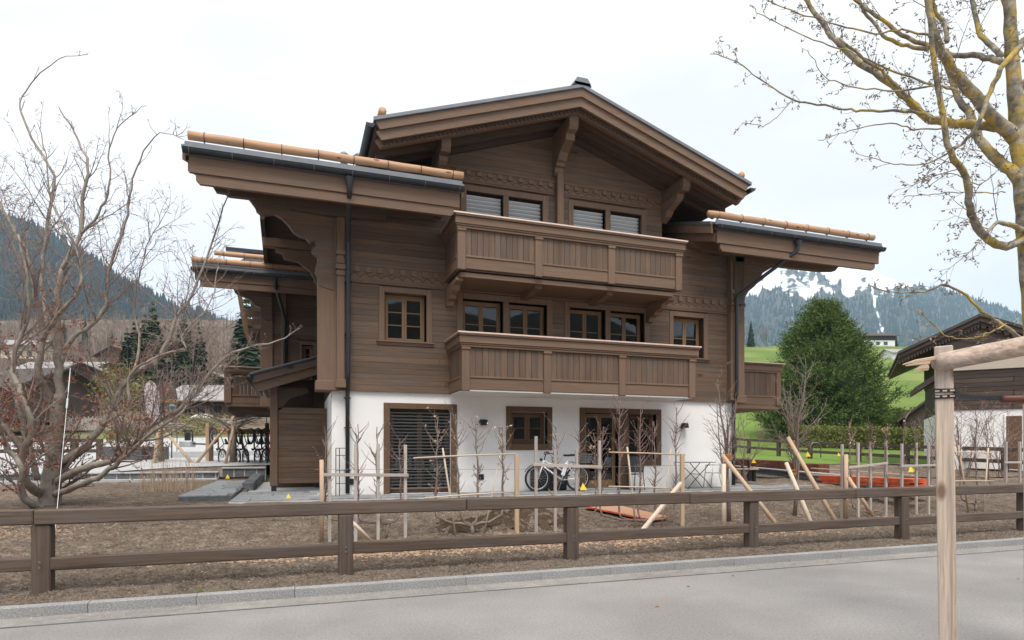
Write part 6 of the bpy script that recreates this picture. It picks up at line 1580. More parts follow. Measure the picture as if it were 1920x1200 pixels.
for pts_ in ([(1915,330),(1990,260,.1),(2060,150,.2),(2120,0,.3),(2150,-200,.3)], [(1905,180),(1980,60,-.1),(2030,-120,-.2),(2050,-320,-.2)], [(1925,470),(2020,430,.2),(2120,330,.3),(2230,270,.4),(2300,160,.4)],
             [(1893,20),(1850,-120,.1),(1790,-280,.2),(1760,-460,.2)], [(1893,-200),(1950,-380,.2),(1990,-600,.2)], [(1893,-330),(1830,-500,-.2),(1790,-700,-.2)], [(1938,580),(2010,560,-.3),(2090,500,-.5),(2180,470,-.6)]):
    LR(pts_, .045, .008)
m.obj('trunk', MATS['lichen'], rt_, True)
mb = MB(); bd = MB(); lf = MB()
P = dict(n=(7,5,4), wob=(.14,.2,.25), up=(.03,.05,.03), sides=(5,4,3), kids=(6,3), ref=(.4,.16), ang=(.4,1.1), len=(.3,.55), rr=.55, rmin=.0016, bs=.011, t0=.15, lp=.05, ls=.022)
for pts, r0 in limbs:
    n = len(pts); Ls = sum((pts[i+1]-pts[i]).length for i in range(n-1)); thin = r0 < .02
    for k in range(int(Ls*(11 if thin else 6.5))):
        t = rn.uniform(.08, 1.0); q, dd = along(pts, t)
        if q.z < ZC + .3: 
            if rn.random() < .5: continue
        nd = dd*.7 + rvec(rn)*.8 + Vector((-.2*CT, .2*ST, .08))
        branch(mb, q, nd, rn.uniform(.05, .16) if thin else rn.uniform(.14, .5), .0022 if thin else .0036, 1 if thin else 0, rn, P, bd, lf)
mb.obj('branches', MATS['twigbark'], rt_); bd.obj('buds', MATS['twigbark'], rt_, kind='stuff'); lf.obj('seeds', MATS['paleleaf'], rt_, kind='stuff')

# ================================================================ right background
def leaves_cloud(m, c, n, s, size, rn_, flat=1.0, out=None):
    for _ in range(n):
        p = Vector(c)+Vector((rn_.gauss(0,s), rn_.gauss(0,s), rn_.gauss(0,s*flat))); a = rvec(rn_); 
        if out is not None: a = (a*.7+out).normalized()
        b = a.cross(rvec(rn_)).normalized(); L_ = size*rn_.uniform(.6,1.4); b *= L_*.28
        m.add([p, p+a*L_*.5+b, p+a*L_, p+a*L_*.5-b], [(0,1,2,3)])
def foliage_mat(name, cols, scale=.9):
    m, n, b = newmat(name); b.inputs['Roughness'].default_value = .8; b.inputs['Specular IOR Level'].default_value = .2
    tcn = n.nodes.new('ShaderNodeTexCoord'); t = n.nodes.new('ShaderNodeTexNoise'); t.inputs['Scale'].default_value = scale; t.inputs['Detail'].default_value = 8; t.inputs['Roughness'].default_value = .7
    n.links.new(tcn.outputs['Object'], t.inputs['Vector']); r = ramp(n, cols); n.links.new(t.outputs['Fac'], r.inputs['Fac']); n.links.new(r.outputs['Color'], b.inputs['Base Color']); return m
MATS['yew'] = foliage_mat('yew_foliage', [(.3,(.050,.082,.022)), (.5,(.095,.145,.034)), (.7,(.150,.190,.050))])
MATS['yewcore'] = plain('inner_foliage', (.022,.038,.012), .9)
MATS['hedge'] = foliage_mat('hedge_foliage', [(.3,(.10,.125,.03)), (.5,(.16,.175,.05)), (.7,(.22,.215,.075))], 2)
MATS['fir'] = foliage_mat('fir_foliage', [(.3,(.018,.035,.014)), (.5,(.035,.06,.022)), (.7,(.06,.08,.035))])
MATS['oliveleaf'] = foliage_mat('olive_evergreen', [(.3,(.10,.12,.03)), (.5,(.20,.20,.05)), (.7,(.32,.27,.10))], 1.5)
rn = random.Random(7)
YD = 52.0; YS = 52/41.; yb = D(1541, 812, YD); yew = thing('yew_tree', 'big rounded dark green conifer behind the clipped hedge', 'tree', yb)
YH = (812-572)*YD/F
def yew_r(t): return .95*YS*pw(t, [(0,3.3),(.12,3.75),(.3,3.7),(.45,3.25),(.62,2.55),(.78,1.75),(.9,.95),(.97,.42),(1.0,.12)])
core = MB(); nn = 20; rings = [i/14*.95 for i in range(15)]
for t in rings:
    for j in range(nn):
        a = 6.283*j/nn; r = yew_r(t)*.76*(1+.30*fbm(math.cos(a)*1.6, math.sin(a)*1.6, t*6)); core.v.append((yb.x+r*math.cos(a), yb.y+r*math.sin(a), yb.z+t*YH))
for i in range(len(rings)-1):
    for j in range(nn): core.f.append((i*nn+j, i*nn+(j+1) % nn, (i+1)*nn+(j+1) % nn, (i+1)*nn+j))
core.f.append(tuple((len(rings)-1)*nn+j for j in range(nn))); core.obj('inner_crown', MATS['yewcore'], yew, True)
fo = MB()
for _ in range(1300):
    t = rn.random()**1.15; a = rn.uniform(0, 6.283); bump_ = 1+.30*fbm(math.cos(a)*1.6, math.sin(a)*1.6, t*6)
    r = yew_r(t)*bump_*rn.uniform(.74, .98); out = Vector((math.cos(a), math.sin(a), .25))
    if math.sin(a+TH) > .5 and rn.random() < .6: continue
    c = Vector((yb.x+r*math.cos(a), yb.y+r*math.sin(a), yb.z+t*YH*.985))
    for s_ in range(4):                                  # feathery sprays
        c2_ = c + Vector((rn.uniform(-.3,.3), rn.uniform(-.3,.3), rn.uniform(-.3,.3)))
        ax_ = (out*.9 + Vector((0,0,rn.uniform(.0,.9))) + rvec(rn)*.45).normalized(); Lx = YS*rn.uniform(.5, 1.0)
        for q_ in range(15):
            f_ = q_/14; p_ = c2_ + ax_*Lx*f_ + Vector((0,0,-.10*f_*f_)); e_ = (ax_*.8 + rvec(rn)*.8).normalized(); b_2 = e_.cross(rvec(rn)).normalized(); ln = YS*rn.uniform(.15,.27)*(1-.45*f_)
            fo.add([p_, p_+e_*ln*.5+b_2*ln*.17, p_+e_*ln, p_+e_*ln*.5-b_2*ln*.17], [(0,1,2,3)])
fo.obj('foliage', MATS['yew'], yew, kind='stuff'); MB().tube([yb+Vector((0,0,-.4)), yb+Vector((0,0,3))], .3, 8).obj('trunk', MATS['bark_beech'], yew)
def hedge(label, pa, da, pb, db, h, th, mat='hedge', seed=1, dens=130):
    r_ = random.Random(seed); a, b = D(pa, 800, da), D(pb, 800, db); a.z = gz(a.x, a.y)-.1; b.z = gz(b.x, b.y)-.1
    t = thing('hedge', label, 'hedge', a); m = MB(); dr = (b-a); L_ = dr.length; dr.normalize(); nr = Vector((dr.y, -dr.x, 0)).normalized()
    if nr.y > 0: nr = -nr
    k = 12
    for i in range(k):
        p_, q_ = a.lerp(b, i/k), a.lerp(b, (i+1)/k); m.beam(p_+Vector((0,0,h/2)), q_+Vector((0,0,h/2)), th*.86, h*.95)
    m.obj('inner_hedge', MATS[mat], t); m = MB()
    for _ in range(int(L_*dens)):
        s_ = r_.random(); face = r_.random(); p_ = a.lerp(b, s_)
        if face < .72: p_ += nr*(th/2)*r_.uniform(.86,1.02) + Vector((0,0,h*r_.random())); o_ = nr
        elif face < .93: p_ += nr*(th/2)*r_.uniform(-1,1) + Vector((0,0,h*r_.uniform(.96,1.015))); o_ = Vector((0,0,1))
        else: p_ += (dr if s_ > .5 else -dr)*0 + nr*(th/2)*r_.uniform(-1,1)+Vector((0,0,h*r_.random())); o_ = nr
        leaves_cloud(m, p_, 3, .05, .17, r_, 1, o_*.5)
    m.obj('foliage', MATS[mat], t, kind='stuff'); return t
hedge('long clipped green hedge running right from the big conifer to the barn', 1480, 47, 1790, 42, 1.62, 1.2, 'hedge', 3, 190)
hedge('taller dark hedge rising behind the right end of the clipped hedge', 1610, 55, 1800, 50, 2.6, 1.6, 'yew', 4, 60)
grid_mesh(rng(10, 80, 1.0), rng(8, 60, 1.0), lambda x, y: gz(x, y)+.06+.02*fbm(x, y), lambda x, y: 29.5 < depth(x, y) < 70 and x > y*.38+2).obj('lawn', MATS['grass'], None, True, kind='structure')
# light grass blades catching the lawn's edge
fence2 = thing('field_fence', 'low dark timber fence between the right garden and the green meadow', 'fence', D(1560, 850, 32))
fpts = [(1330,44),(1378,41.5),(1404,40),(1460,36.8),(1519,34.2),(1610,31.4),(1700,29.0),(1760,27.5),(1884,24.5),(1990,22.6)]
fp = [D(px, 850, d) for px, d in fpts]
for q in fp: q.z = gz(q.x, q.y)
for q in fp: MB().obox(q+Vector((0,0,.47)), Vector((CT,-ST,0)), Vector((ST,CT,0)), Vector((0,0,1)), .10, .09, .50, .01).obj('post', MATS['fenceZ'], fence2)
for a, b in zip(fp, fp[1:]):
    for h in (.93, .45): MB().beam(a+Vector((0,0,h)), b+Vector((0,0,h)), .1, .15, .01).obj('rail', MATS['fenceX'], fence2)
pth = MB(); 
for (p_, d_, w1) in ((1480, 28.5, 0),): pass
MATS['path'] = plain('grey_garden_path', (.30,.295,.285), .9, noise=.1, bump=.2)
a, b = D(1700, 860, 28.4), D(2050, 880, 22.5); m = MB(); nr = Vector((ST, CT, 0))
for i in range(20):
    p_, q_ = a.lerp(b, i/20), a.lerp(b, (i+1)/20)
    vs = []
    for q, w0 in ((p_, 0), (q_, 0), (q_, 1.6), (p_, 1.6)):
        q2 = q+nr*w0; vs.append((q2.x, q2.y, gz(q2.x, q2.y)+.10))
    m.add(vs, [(0,1,2,3)])
m.obj('garden_path', MATS['path'], kind='structure')

# barn chalet at the right: modelled in its own frame (x to the right, y away)
def framed(name, label, cat, px, d, zb, rz):
    x, y = cam_xy((px-CX)/F*d, d); return thing(name, label, cat, (x, y, zb), rz)
def LO(mb_, name, mat, parent, **kw):                     # part in the local frame of a rotated thing
    o = bpy.data.objects.new(name, mb_.mesh(name, mat)); COL.objects.link(o); o.parent = parent; return tag(o, **kw)
SH = MATS
def gable_house(label, px, d, zb, rz, w_, dp, wh, pitch, over, roofm, wallm, lowm=None, lowh=0, wins=(), roof_th=.18, along_x=False, slats=None, chim=None, name='chalet', door=None):
    """front gable faces -y (towards the viewer) unless along_x; x centred"""
    t = framed(name, label, 'house', px, d, zb, rz); hw = w_/2; rh = hw*pitch if not along_x else dp/2*pitch
    m = MB()
    if not along_x:
        m.prism([(-hw,0,lowh), (hw,0,lowh), (hw,0,wh), (0,0,wh+rh), (-hw,0,wh)], (0,dp,0))
    else:
        m.prism([(-hw,0,lowh), (-hw,dp,lowh), (-hw,dp,wh), (-hw,dp/2,wh+rh), (-hw,0,wh)], (w_,0,0))
    LO(m, 'wall', SH[wallm], t)
    if lowh: LO(MB().box(-hw+.02,hw-.02,.02,dp,-.5,lowh), 'lower_wall', SH[lowm], t)
    o_ = over
    for sg in (-1,1):
        if not along_x:
            x0, z0_ = sg*(hw+o_), wh-o_*pitch; m = MB().prism([(0,-o_,wh+rh+.02), (x0,-o_,z0_+.02), (x0,-o_,z0_+.02+roof_th), (0,-o_,wh+rh+.02+roof_th)], (0,dp+2*o_,0))
        else:
            y0 = dp/2+sg*(dp/2+o_); z0_ = wh-o_*pitch; m = MB().prism([(-hw-o_,dp/2,wh+rh+.02), (-hw-o_,y0,z0_+.02), (-hw-o_,y0,z0_+.02+roof_th), (-hw-o_,dp/2,wh+rh+.02+roof_th)], (w_+2*o_,0,0))
        r_ = LO(m, 'roof', SH[roofm], t)
    if chim: LO(MB().box(chim[0]-.35,chim[0]+.35,chim[1]-.35,chim[1]+.35,wh,wh+rh+chim[2],.03), 'chimney', SH['stonecap'], r_)
    for (x0, x1, z0_, z1_) in wins:
        f = LO(MB().box(x0-.1,x1+.1,-.06,.02,z0_-.1,z1_+.1,.01), 'window', SH['casement'] if wallm != 'white' else SH['doorframe'], t)
        for (a, b) in ((x0, (x0+x1)/2-.03), ((x0+x1)/2+.03, x1)): LO(MB().box(a,b,-.075,-.05,z0_,z1_), 'pane', SH['paneglass'], f)
    if door: f = LO(MB().box(door[0],door[1],-.08,.05,0,door[2],.01), 'door', SH['doorframe'], t)
    return t
MATS['paneglass'] = plain('dark_window_pane', (.03,.035,.04), .05, spec=.8)
MATS['oldroof'] = plain('old_shingle_roof', (.075,.062,.055), .9, noise=.35, nscale=1.5, bump=.4, bscale=6)
MATS['greyroof'] = plain('grey_tin_roof', (.30,.275,.27), .7, noise=.12, nscale=.8)
MATS['brownroof'] = plain('reddish_brown_tiles', (.17,.095,.075), .85, noise=.25, nscale=1.2, bump=.4, bscale=5)
MATS['cream'] = plain('cream_render', (.62,.56,.42), .9, noise=.05)
MATS['palebeam'] = wood('pale_balcony_boards', (.50,.42,.34), 'X', contrast=.12, rand=.05, gamt=.2)
BDp = 26.0; zb = gz(*cam_xy((1850-CX)/F*BDp, BDp))
BRZ = .50; cB, sB = math.cos(BRZ), math.sin(BRZ); r0B = (1838-CX)/F*BDp
def bx(px): k = (px-CX)/F; return (k*BDp-r0B)/(cB+k*sB)
def bz(px, py): return ZC+(HZ-py)*(BDp-bx(px)*sB)/F-zb
brn = framed('barn', 'old dark wooden chalet with white ground floor at the right edge', 'house', 1838, BDp, zb, -TH-BRZ)
xl, xr2 = bx(1772), 9.5; zl_, zt_ = bz(1850, 768), bz(1850, 692)
gx, gzl, apz_ = bx(1684), bz(1684, 660), bz(1838, 589); slope_ = (apz_-gzl)/abs(gx)
LO(MB().box(xl, xr2, 0, 9, -.6, zl_), 'white_wall', MATS['white'], brn)
R = random.Random(14)
for i in range(9):
    z0_ = zl_+i*(zt_-zl_)/9; z1_ = zl_+(i+1)*(zt_-zl_)/9; x = xl
    while x < xr2:
        e = min(x+R.uniform(2,4.5), xr2); LO(MB().box(x+.006, e-.006, -.05, 0.1, z0_+.005, z1_-.005, .01), 'board', MATS['oldwoodX'], brn); x = e
LO(MB().box(xl+.05, xr2, .04, 9, zl_, zt_+.1), 'wall', MATS['oldwoodX'], brn)
LO(MB().box(xl, xr2, -.12, .02, zt_-.02, bz(1850, 664), .01), 'pale_board', MATS['palebeam'], brn)
XE = 5.6
LO(MB().prism([(xl,.15,zt_-.1), (XE,.15,zt_-.1), (XE,.15,apz_-slope_*XE-.35), (0,.15,apz_-.45), (xl,.15,apz_+slope_*xl-.35)], (0,8.8,0)), 'gable', MATS['oldwoodX'], brn)
for sg, xe in ((-1, gx), (1, XE+1)):
    dz = slope_*abs(xe)
    for (o1_, o2_, y0_, mt) in ((.02,-.10,-.12,'oldroof'), (-.11,-.30,-.05,'oldwoodX'), (-.31,-.42,.05,'oldwoodX')):
        LO(MB().prism([(0,y0_,apz_+o1_), (xe,y0_,apz_-dz+o1_), (xe,y0_,apz_-dz+o2_), (0,y0_,apz_+o2_)], (0,.10 if mt != 'oldroof' else 10,0)), 'barge_board' if mt != 'oldroof' else 'roof', MATS[mt], brn)
    LO(MB().prism([(0,.06,apz_-.12), (xe*.98,.06,apz_-dz*.98-.12), (xe*.98,.06,apz_-dz*.98-.3), (0,.06,apz_-.3)], (0,9.5,0)), 'roof_deck', MATS['darkX'], brn)
    m = MB(); n = 26
    for i in range(n):
        x = xe*(i+.5)/n; w_ = abs(xe)/n*.42; z = apz_-slope_*abs(x)-.40; m.prism([(x-w_,.04,z), (x+w_,.04,z), (x+w_*.6,.04,z-.14), (x-w_*.6,.04,z-.14)], (0,.04,0))
    LO(m, 'scalloped_trim', MATS['oldwoodX'], brn, kind='stuff')
LO(MB().box(bx(1882), bx(1886), -.06, .02, 0, bz(1884, 776), .01), 'door_frame', MATS['white'], brn); LO(MB().box(bx(1886), bx(1916), -.04, .04, 0, bz(1890, 780), .01), 'door', MATS['doorframe'], brn)
pz = bz(1718, 728)
for (o1_, o2_, mt) in ((.10,.02,'oldroof'), (0.01,-.15,'oldwoodX')):
    LO(MB().prism([(bx(1718),.5,pz+o1_), (bx(1775),.5,pz+.75+o1_), (bx(1775),.5,pz+.75+o2_), (bx(1718),.5,pz+o2_)], (0,3,0)), 'side_roof', MATS[mt], brn)
gable_house('small dark gabled shed roof peeking over the taller hedge beside the post', 1746, 46, ZC+(HZ-800)*46/F, -TH-.5, 3.6, 5, .6, .82, .35, 'oldroof', 'oldwoodX', name='shed')
cr = ZC+(HZ-662)*255/F
gable_house('tiny white chalet with dark roof on the crest of the green meadow', 1648, 252, gz(*cam_xy((1648-CX)/F*252, 252))-.1, -TH, 13, 9, 4.6, .35, 1.2, 'oldroof', 'oldwoodX', 'white', 2.6, ((-4,-2.6,.8,2),(-1,0.2,.8,2),(2,3.4,.8,2)), along_x=True, chim=(2,4,1.2))
gable_house('small pale mountain hut half hidden behind the roof of the old barn', 1700, 200, gz(*cam_xy((1700-CX)/F*200, 200))-.1, -TH, 9, 7, 2.6, .4, .8, 'greyroof', 'white', wins=((-3,-2,.7,1.8),(0,1,.7,1.8),(2,3,.7,1.8)), along_x=True, name='hut')
gable_house('reddish roofed house seen under the right side balcony', 1400, 75, gz(*cam_xy((1400-CX)/F*75, 75))-.8, -TH+.15, 9, 8, 2.9, .55, 1.0, 'brownroof', 'white', wins=((-2,-.9,.9,2.1),(.6,1.7,.9,2.1),(2.6,3.4,.9,2.1)), along_x=True)

# ---- distant trees: prototypes, then copies
def spruce_proto(seed, H_=14.0):
    r_ = random.Random(seed); t = thing('spruce_tree', None, None, (0,0,0)); m = MB(); tiers = 17
    for i in range(tiers):
        f = i/(tiers-1); z = H_*(.10+.88*f); R_ = (H_*.20)*(1-f)**.85*r_.uniform(.85,1.12)+.1; nb = int(12-6*f)
        for j in range(nb):
            a = 6.283*(j+r_.random()*.8)/nb; rr_ = R_*r_.uniform(.65,1.1); u = Vector((math.cos(a), math.sin(a), 0)); v = Vector((-u.y, u.x, 0))
            w0 = .16*H_/14+.22*rr_
            m.add([Vector((0,0,z+.25)), u*rr_*.55+v*w0+Vector((0,0,z-.12*rr_)), u*rr_+Vector((0,0,z-.42*rr_)), u*rr_*.55-v*w0+Vector((0,0,z-.12*rr_))], [(0,1,2),(0,2,3)])
            m.add([u*rr_*.3+Vector((0,0,z-.1)), u*rr_*.7+v*w0*.8+Vector((0,0,z-.7*w0-.3*rr_)), u*rr_*.85+Vector((0,0,z-.8*rr_*.6-.3)), u*rr_*.6-v*w0*.8+Vector((0,0,z-.7*w0-.35*rr_))], [(0,1,2,3)])
    m.obj('crown', MATS['fir'], t); MB().tube([(0,0,-.5),(0,0,H_*.95)], [.2,.03], 6).obj('trunk', MATS['bark_beech'], t); return t
def bare_proto(seed, H_=12.0, wide=.45, mat='bark_pale', name='bare_tree'):
    r_ = random.Random(seed); t = thing(name, None, None, (0,0,0)); m = MB(); pts = [Vector((0,0,-.5))]
    for i in range(8): pts.append(Vector((r_.uniform(-.15,.15), r_.uniform(-.15,.15), H_*(i+1)/8)))
    m.tube(pts, [.16*(1-.85*i/8)*H_/12+.02 for i in range(9)], 6); m.obj('trunk', MATS[mat], t)
    mb_ = MB(); P_ = dict(n=(5,4,3), wob=(.12,.18,.22), up=(.08,.1,.05), sides=(4,3,3), kids=(6,4), ref=(H_*.3,H_*.15), ang=(.4,.9), len=(.35,.6), rr=.5, rmin=.022, t0=.2)
    for k in range(int(22)):
        tt = r_.uniform(.25, .98); q, dd = along(pts, tt); a = r_.uniform(0, 6.28)
        branch(mb_, q, Vector((math.cos(a)*wide*2, math.sin(a)*wide*2, 1)), H_*r_.uniform(.18,.38)*(1.2-tt*.6), .05, 0, r_, P_)
    mb_.obj('crown', MATS[mat], t); return t
MATS['bark_pale'] = plain('pale_bark', (.33,.27,.23), .9, noise=.3, nscale=1)
MATS['bark_brown'] = plain('brown_winter_crown', (.19,.145,.11), .9, noise=.3, nscale=1)
spr = [spruce_proto(1), spruce_proto(2)]; bar = [bare_proto(3), bare_proto(4, 12, .3, 'bark_brown'), bare_proto(5, 12, .6, 'bark_brown')]
used = set()
def put(protos, i, px, py, d, H_, label, grp=None, H0=12.0, cat='tree', rz=None):
    o = protos[i]
    if id(o) in used: o = copy_tree(o)
    else: used.add(id(o))
    x, y = cam_xy((px-CX)/F*d, d); o.location = (x, y, gz(x, y)-.2); s_ = H_/H0; wd = s_*(1.55 if protos is spr and d < 220 else 1); o.scale = (wd, wd, s_); o.rotation_euler = (0,0,rz if rz is not None else (px*.37) % 6.28)
    o['label'] = label; o['category'] = cat
    if grp: o['group'] = grp
    return o
put(spr, 0, 1408, 678, 240, 11, 'small dark spruce left of the big conifer at the meadow edge', None, 14); put(spr, 1, 1618, 650, 262, 8.5, 'dark spruce standing just left of the tiny white chalet on the crest', None, 14)
put(spr, 0, 1670, 650, 262, 7.2, 'narrow dark spruce right of the tiny white chalet on the crest', None, 14); put(spr, 1, 1680, 651, 266, 7.6, 'rightmost dark spruce of the pair beside the tiny white chalet', None, 14)
put(spr, 1, 1640, 646, 285, 6.5, 'spruce rising behind the roof of the tiny white chalet', None, 14)
put(spr, 0, 1612, 651, 268, 7.5, 'leftmost spruce of the group on the meadow crest', None, 14)
for k, (px, py, d, h) in enumerate([(1393,680,230,9),(1425,672,235,8.5),(1437,672,240,9),(1700,655,250,6),(1712,652,270,7.5),(1725,655,255,6),(1738,652,265,8),(1655,650,280,7)]):
    put(bar, k % 3, px, py, d, h, 'bare brown tree on the far edge of the green meadow', 'bare trees along the meadow crest')
# left hillside
SPL = ['broad green spruce left of the roof ends, tallest of the left group', 'broad spruce touching the left side of the tallest one', 'spruce behind the two broad ones on the left slope', 'dark spruce with rounded top midway between beech trunk and chalet', 'paler spruce just right of the dark midway one', 'tallest spruce close to the carved brackets of the rear chalet', 'short broad spruce at the left end of the group', 'small spruce in the gap between the two spruce groups'] + ['green spruce half hidden by beech branches on the left slope']*20
for k, (px, py, d, h) in enumerate([(287,690,105,18.5),(255,700,108,16),(272,700,120,17),(345,700,112,17),(372,690,120,15.5),(462,700,108,20),(238,700,112,14),(318,700,125,14),(305,660,170,12),(352,655,180,11),(338,660,185,10.5),(445,665,170,18),(456,668,180,14),(230,655,200,13),(210,652,220,12),(160,640,260,16),(120,640,270,15),(320,650,230,12)]):
    put(spr, k % 2, px, py, d, h, SPL[k], 'spruces on the left hillside', 14)
R = random.Random(17)
for k in range(46):
    px = R.uniform(180, 500); d = R.uniform(115, 230); x, y = cam_xy((px-CX)/F*d, d)
    put(bar, k % 3, px, None, d, R.uniform(8, 15), 'leafless tree on the brown slope behind the left houses', 'bare trees on the left slope')
# dense twiggy wood on the slope (not countable)
m = MB()
for _ in range(4200):
    px = R.uniform(-500, 520); d = R.uniform(100, 420); x, y = cam_xy((px-CX)/F*d, d); z = gz(x, y)-.3; h = R.uniform(5, 13); lean = R.uniform(-.05,.05)*h
    w1 = .05+.0005*d; m.add([(x-w1,y,z),(x+w1,y,z),(x+lean,y,z+h)], [(0,1,2)])
    for k in range(7):
        f = R.uniform(.3, .95); a = R.uniform(0, 6.28); l = h*.28*(1.1-f); bx_, bz_ = x+lean*f, z+h*f; ex, ey, ez = bx_+math.cos(a)*l, y+math.sin(a)*l, bz_+l*1.2; m.add([(bx_,y,bz_),(bx_+.03+.0003*d,y,bz_+.12),(ex,ey,ez)], [(0,1,2)])
m.obj('bare_wood', MATS['bark_brown'], None, label='tangle of bare brown winter trees covering the slope behind the left houses', cat='woodland', kind='stuff')

# ================================================================ left background: plaza, houses, flags, bicycles
gable_house('brown wooden chalet with broad grey roof behind the bicycles', 405, 90, ZC+(HZ-786)*90/F, -TH, 13, 11, 3.0, .42, 1.3, 'greyroof', 'brownwall' if 'brownwall' in MATS else 'timberX', wins=((-4.6,-3.6,.9,2.0),(-2.6,-1.6,.9,2.0),(-.3,.9,.9,2.0),(3.2,4.2,.9,2.0)), along_x=True)
gable_house('chalet gable rising behind the broad grey roof', 388, 125, ZC+(HZ-735)*125/F, -TH, 8, 9, 2.6, .40, 1.0, 'greyroof', 'timberX', wins=((-1,-.2,1.2,2.2),(.6,1.4,1.2,2.2)))
gable_house('grey roofed chalet behind the beech branches', 158, 75, ZC+(HZ-760)*75/F, -TH+.3, 8, 9, 3.2, .45, 1.0, 'greyroof', 'timberX', wins=((-2.4,-1.5,1,2.1),(.2,1.1,1,2.1)))
gable_house('dark old farmhouse at the far left edge behind the beech', -35, 58, ZC+(HZ-790)*58/F, -TH-.2, 8, 9, 3.4, .42, 1.2, 'oldroof', 'oldwoodX', wins=((-3,-2,1,2.1),(.5,1.5,1,2.1)), along_x=True)
gable_house('cream coloured house higher on the slope at the far left', 35, 150, ZC+(HZ-672)*150/F, -TH+.1, 8, 7, 3.4, .4, 1.0, 'greyroof', 'cream', wins=((-3,-2.2,.8,1.7),(0,.8,.8,1.7),(2,2.8,.8,1.7)), along_x=True)
gable_house('pale grey roofed house between the farmhouse and the beech trunk', 95, 105, ZC+(HZ-728)*105/F, -TH, 12, 9, 3.0, .42, 1.0, 'greyroof', 'white', wins=((-3.5,-2.4,.9,2),(1,2.1,.9,2)), along_x=True)
gable_house('brown house on the slope above the cream house', 215, 140, ZC+(HZ-690)*140/F, -TH-.25, 9, 9, 3.0, .42, 1.0, 'brownroof', 'timberX', wins=((-3,-2,.9,2),(1,2,.9,2)))
def LP(px, py, d): return D(px, py, d)
# fence and picket fence
fl = thing('plaza_fence', 'dark two rail fence behind the beech trunk', 'fence', D(100, 866, 29)); fq = []
for px, d in ((-60,26.5),(40,28),(140,29.3),(187,30)):
    q = D(px, 866, d); q.z = gz(q.x, q.y); fq.append(q); MB().obox(q+Vector((0,0,.5)), Vector((CT,-ST,0)), Vector((ST,CT,0)), Vector((0,0,1)), .12,.1,.52,.01).obj('post', MATS['fenceZ'], fl)
for a, b in zip(fq, fq[1:]):
    for h in (.95,.45): MB().beam(a+Vector((0,0,h)), b+Vector((0,0,h)), .1, .17, .01).obj('rail', MATS['fenceX'], fl)
pf = thing('picket_fence', 'grey picket fence with a strip of grass on the far side of the plaza', 'fence', D(180, 806, 62))
for i in range(46):
    px = 120+i*2.7; q = D(px, 807, 62); MB().box(q.x-.045, q.x+.045, q.y-.02, q.y+.02, q.z, q.z+1.3+.1*math.sin(i*2.3), .004).obj('picket', MATS['greywoodZ'], pf)
a, b = D(118, 800, 62.1), D(246, 800, 62.1); MB().beam(a, b, .05, .10).obj('rail', MATS['greywoodX'], pf); MB().beam(a+Vector((0,0,.7)), b+Vector((0,0,.7)), .05, .10).obj('rail', MATS['greywoodX'], pf)
# planters with evergreens
def bushy(label, px, py, d, w_, h, mat, seed, n=260, cat='shrub', name='evergreen_bush', size=.09):
    r_ = random.Random(seed); c = D(px, py, d); t = thing(name, label, cat, c); m = MB()
    for _ in range(n):
        v = rvec(r_); s_ = r_.random()**.4; p = c+Vector((v.x*w_*s_, v.y*w_*s_*.8, h*.5+v.z*h*.5*s_)); p += Vector((0,0,.2*fbm(p.x*2, p.y*2, p.z*2))); leaves_cloud(m, p, 7, .12*w_, size*max(1,w_*.7), r_)
    m.obj('foliage', MATS[mat], t, kind='stuff'); mm2 = MB()
    for i in range(7): twig(mm2, c, (r_.uniform(-.6,.6), r_.uniform(-.6,.6), 1), h*.85, .02, r_, 5, .1)
    mm2.obj('stems', MATS['bark_beech'], t); return t
for k, (px, d, w_, lb) in enumerate(((233, 27.0, 1.5, 'dark grey planter box with an olive green bush, left one'), (290, 28.0, 1.0, 'smaller dark grey planter box beside the light tree stake'))):
    q = D(px, 860, d); t = thing('planter', lb, 'planter', (q.x, q.y, gz(q.x, q.y)+.08)); z0_ = gz(q.x, q.y)+.08; hgt = .58
    m = MB()
    for s_ in (-1,1):
        m.box(q.x-w_/2, q.x+w_/2, q.y+s_*.4-.03, q.y+s_*.4+.03, z0_, z0_+hgt, .01); m.box(q.x+s_*(w_/2-.03)-.03, q.x+s_*(w_/2-.03)+.03, q.y-.37, q.y+.37, z0_, z0_+hgt, .01)
    m.obj('box', MATS['planter'], t); MB().box(q.x-w_/2+.05, q.x+w_/2-.05, q.y-.36, q.y+.36, z0_, z0_+hgt-.08).obj('earth', MATS['soil'], t)
bushy('olive green evergreen bush growing from the left grey planter', 240, 838, 27.0, 1.0, 1.1, 'oliveleaf', 5, 240)
bushy('yellow green conifer behind the dark banner at the left', 225, 775, 50, 1.9, 4.0, 'oliveleaf', 6, 420, 'tree', 'evergreen_tree', .12)
bushy('low olive hedge bush behind the bicycle rack', 375, 812, 60, 3.2, 1.6, 'oliveleaf', 8, 260)
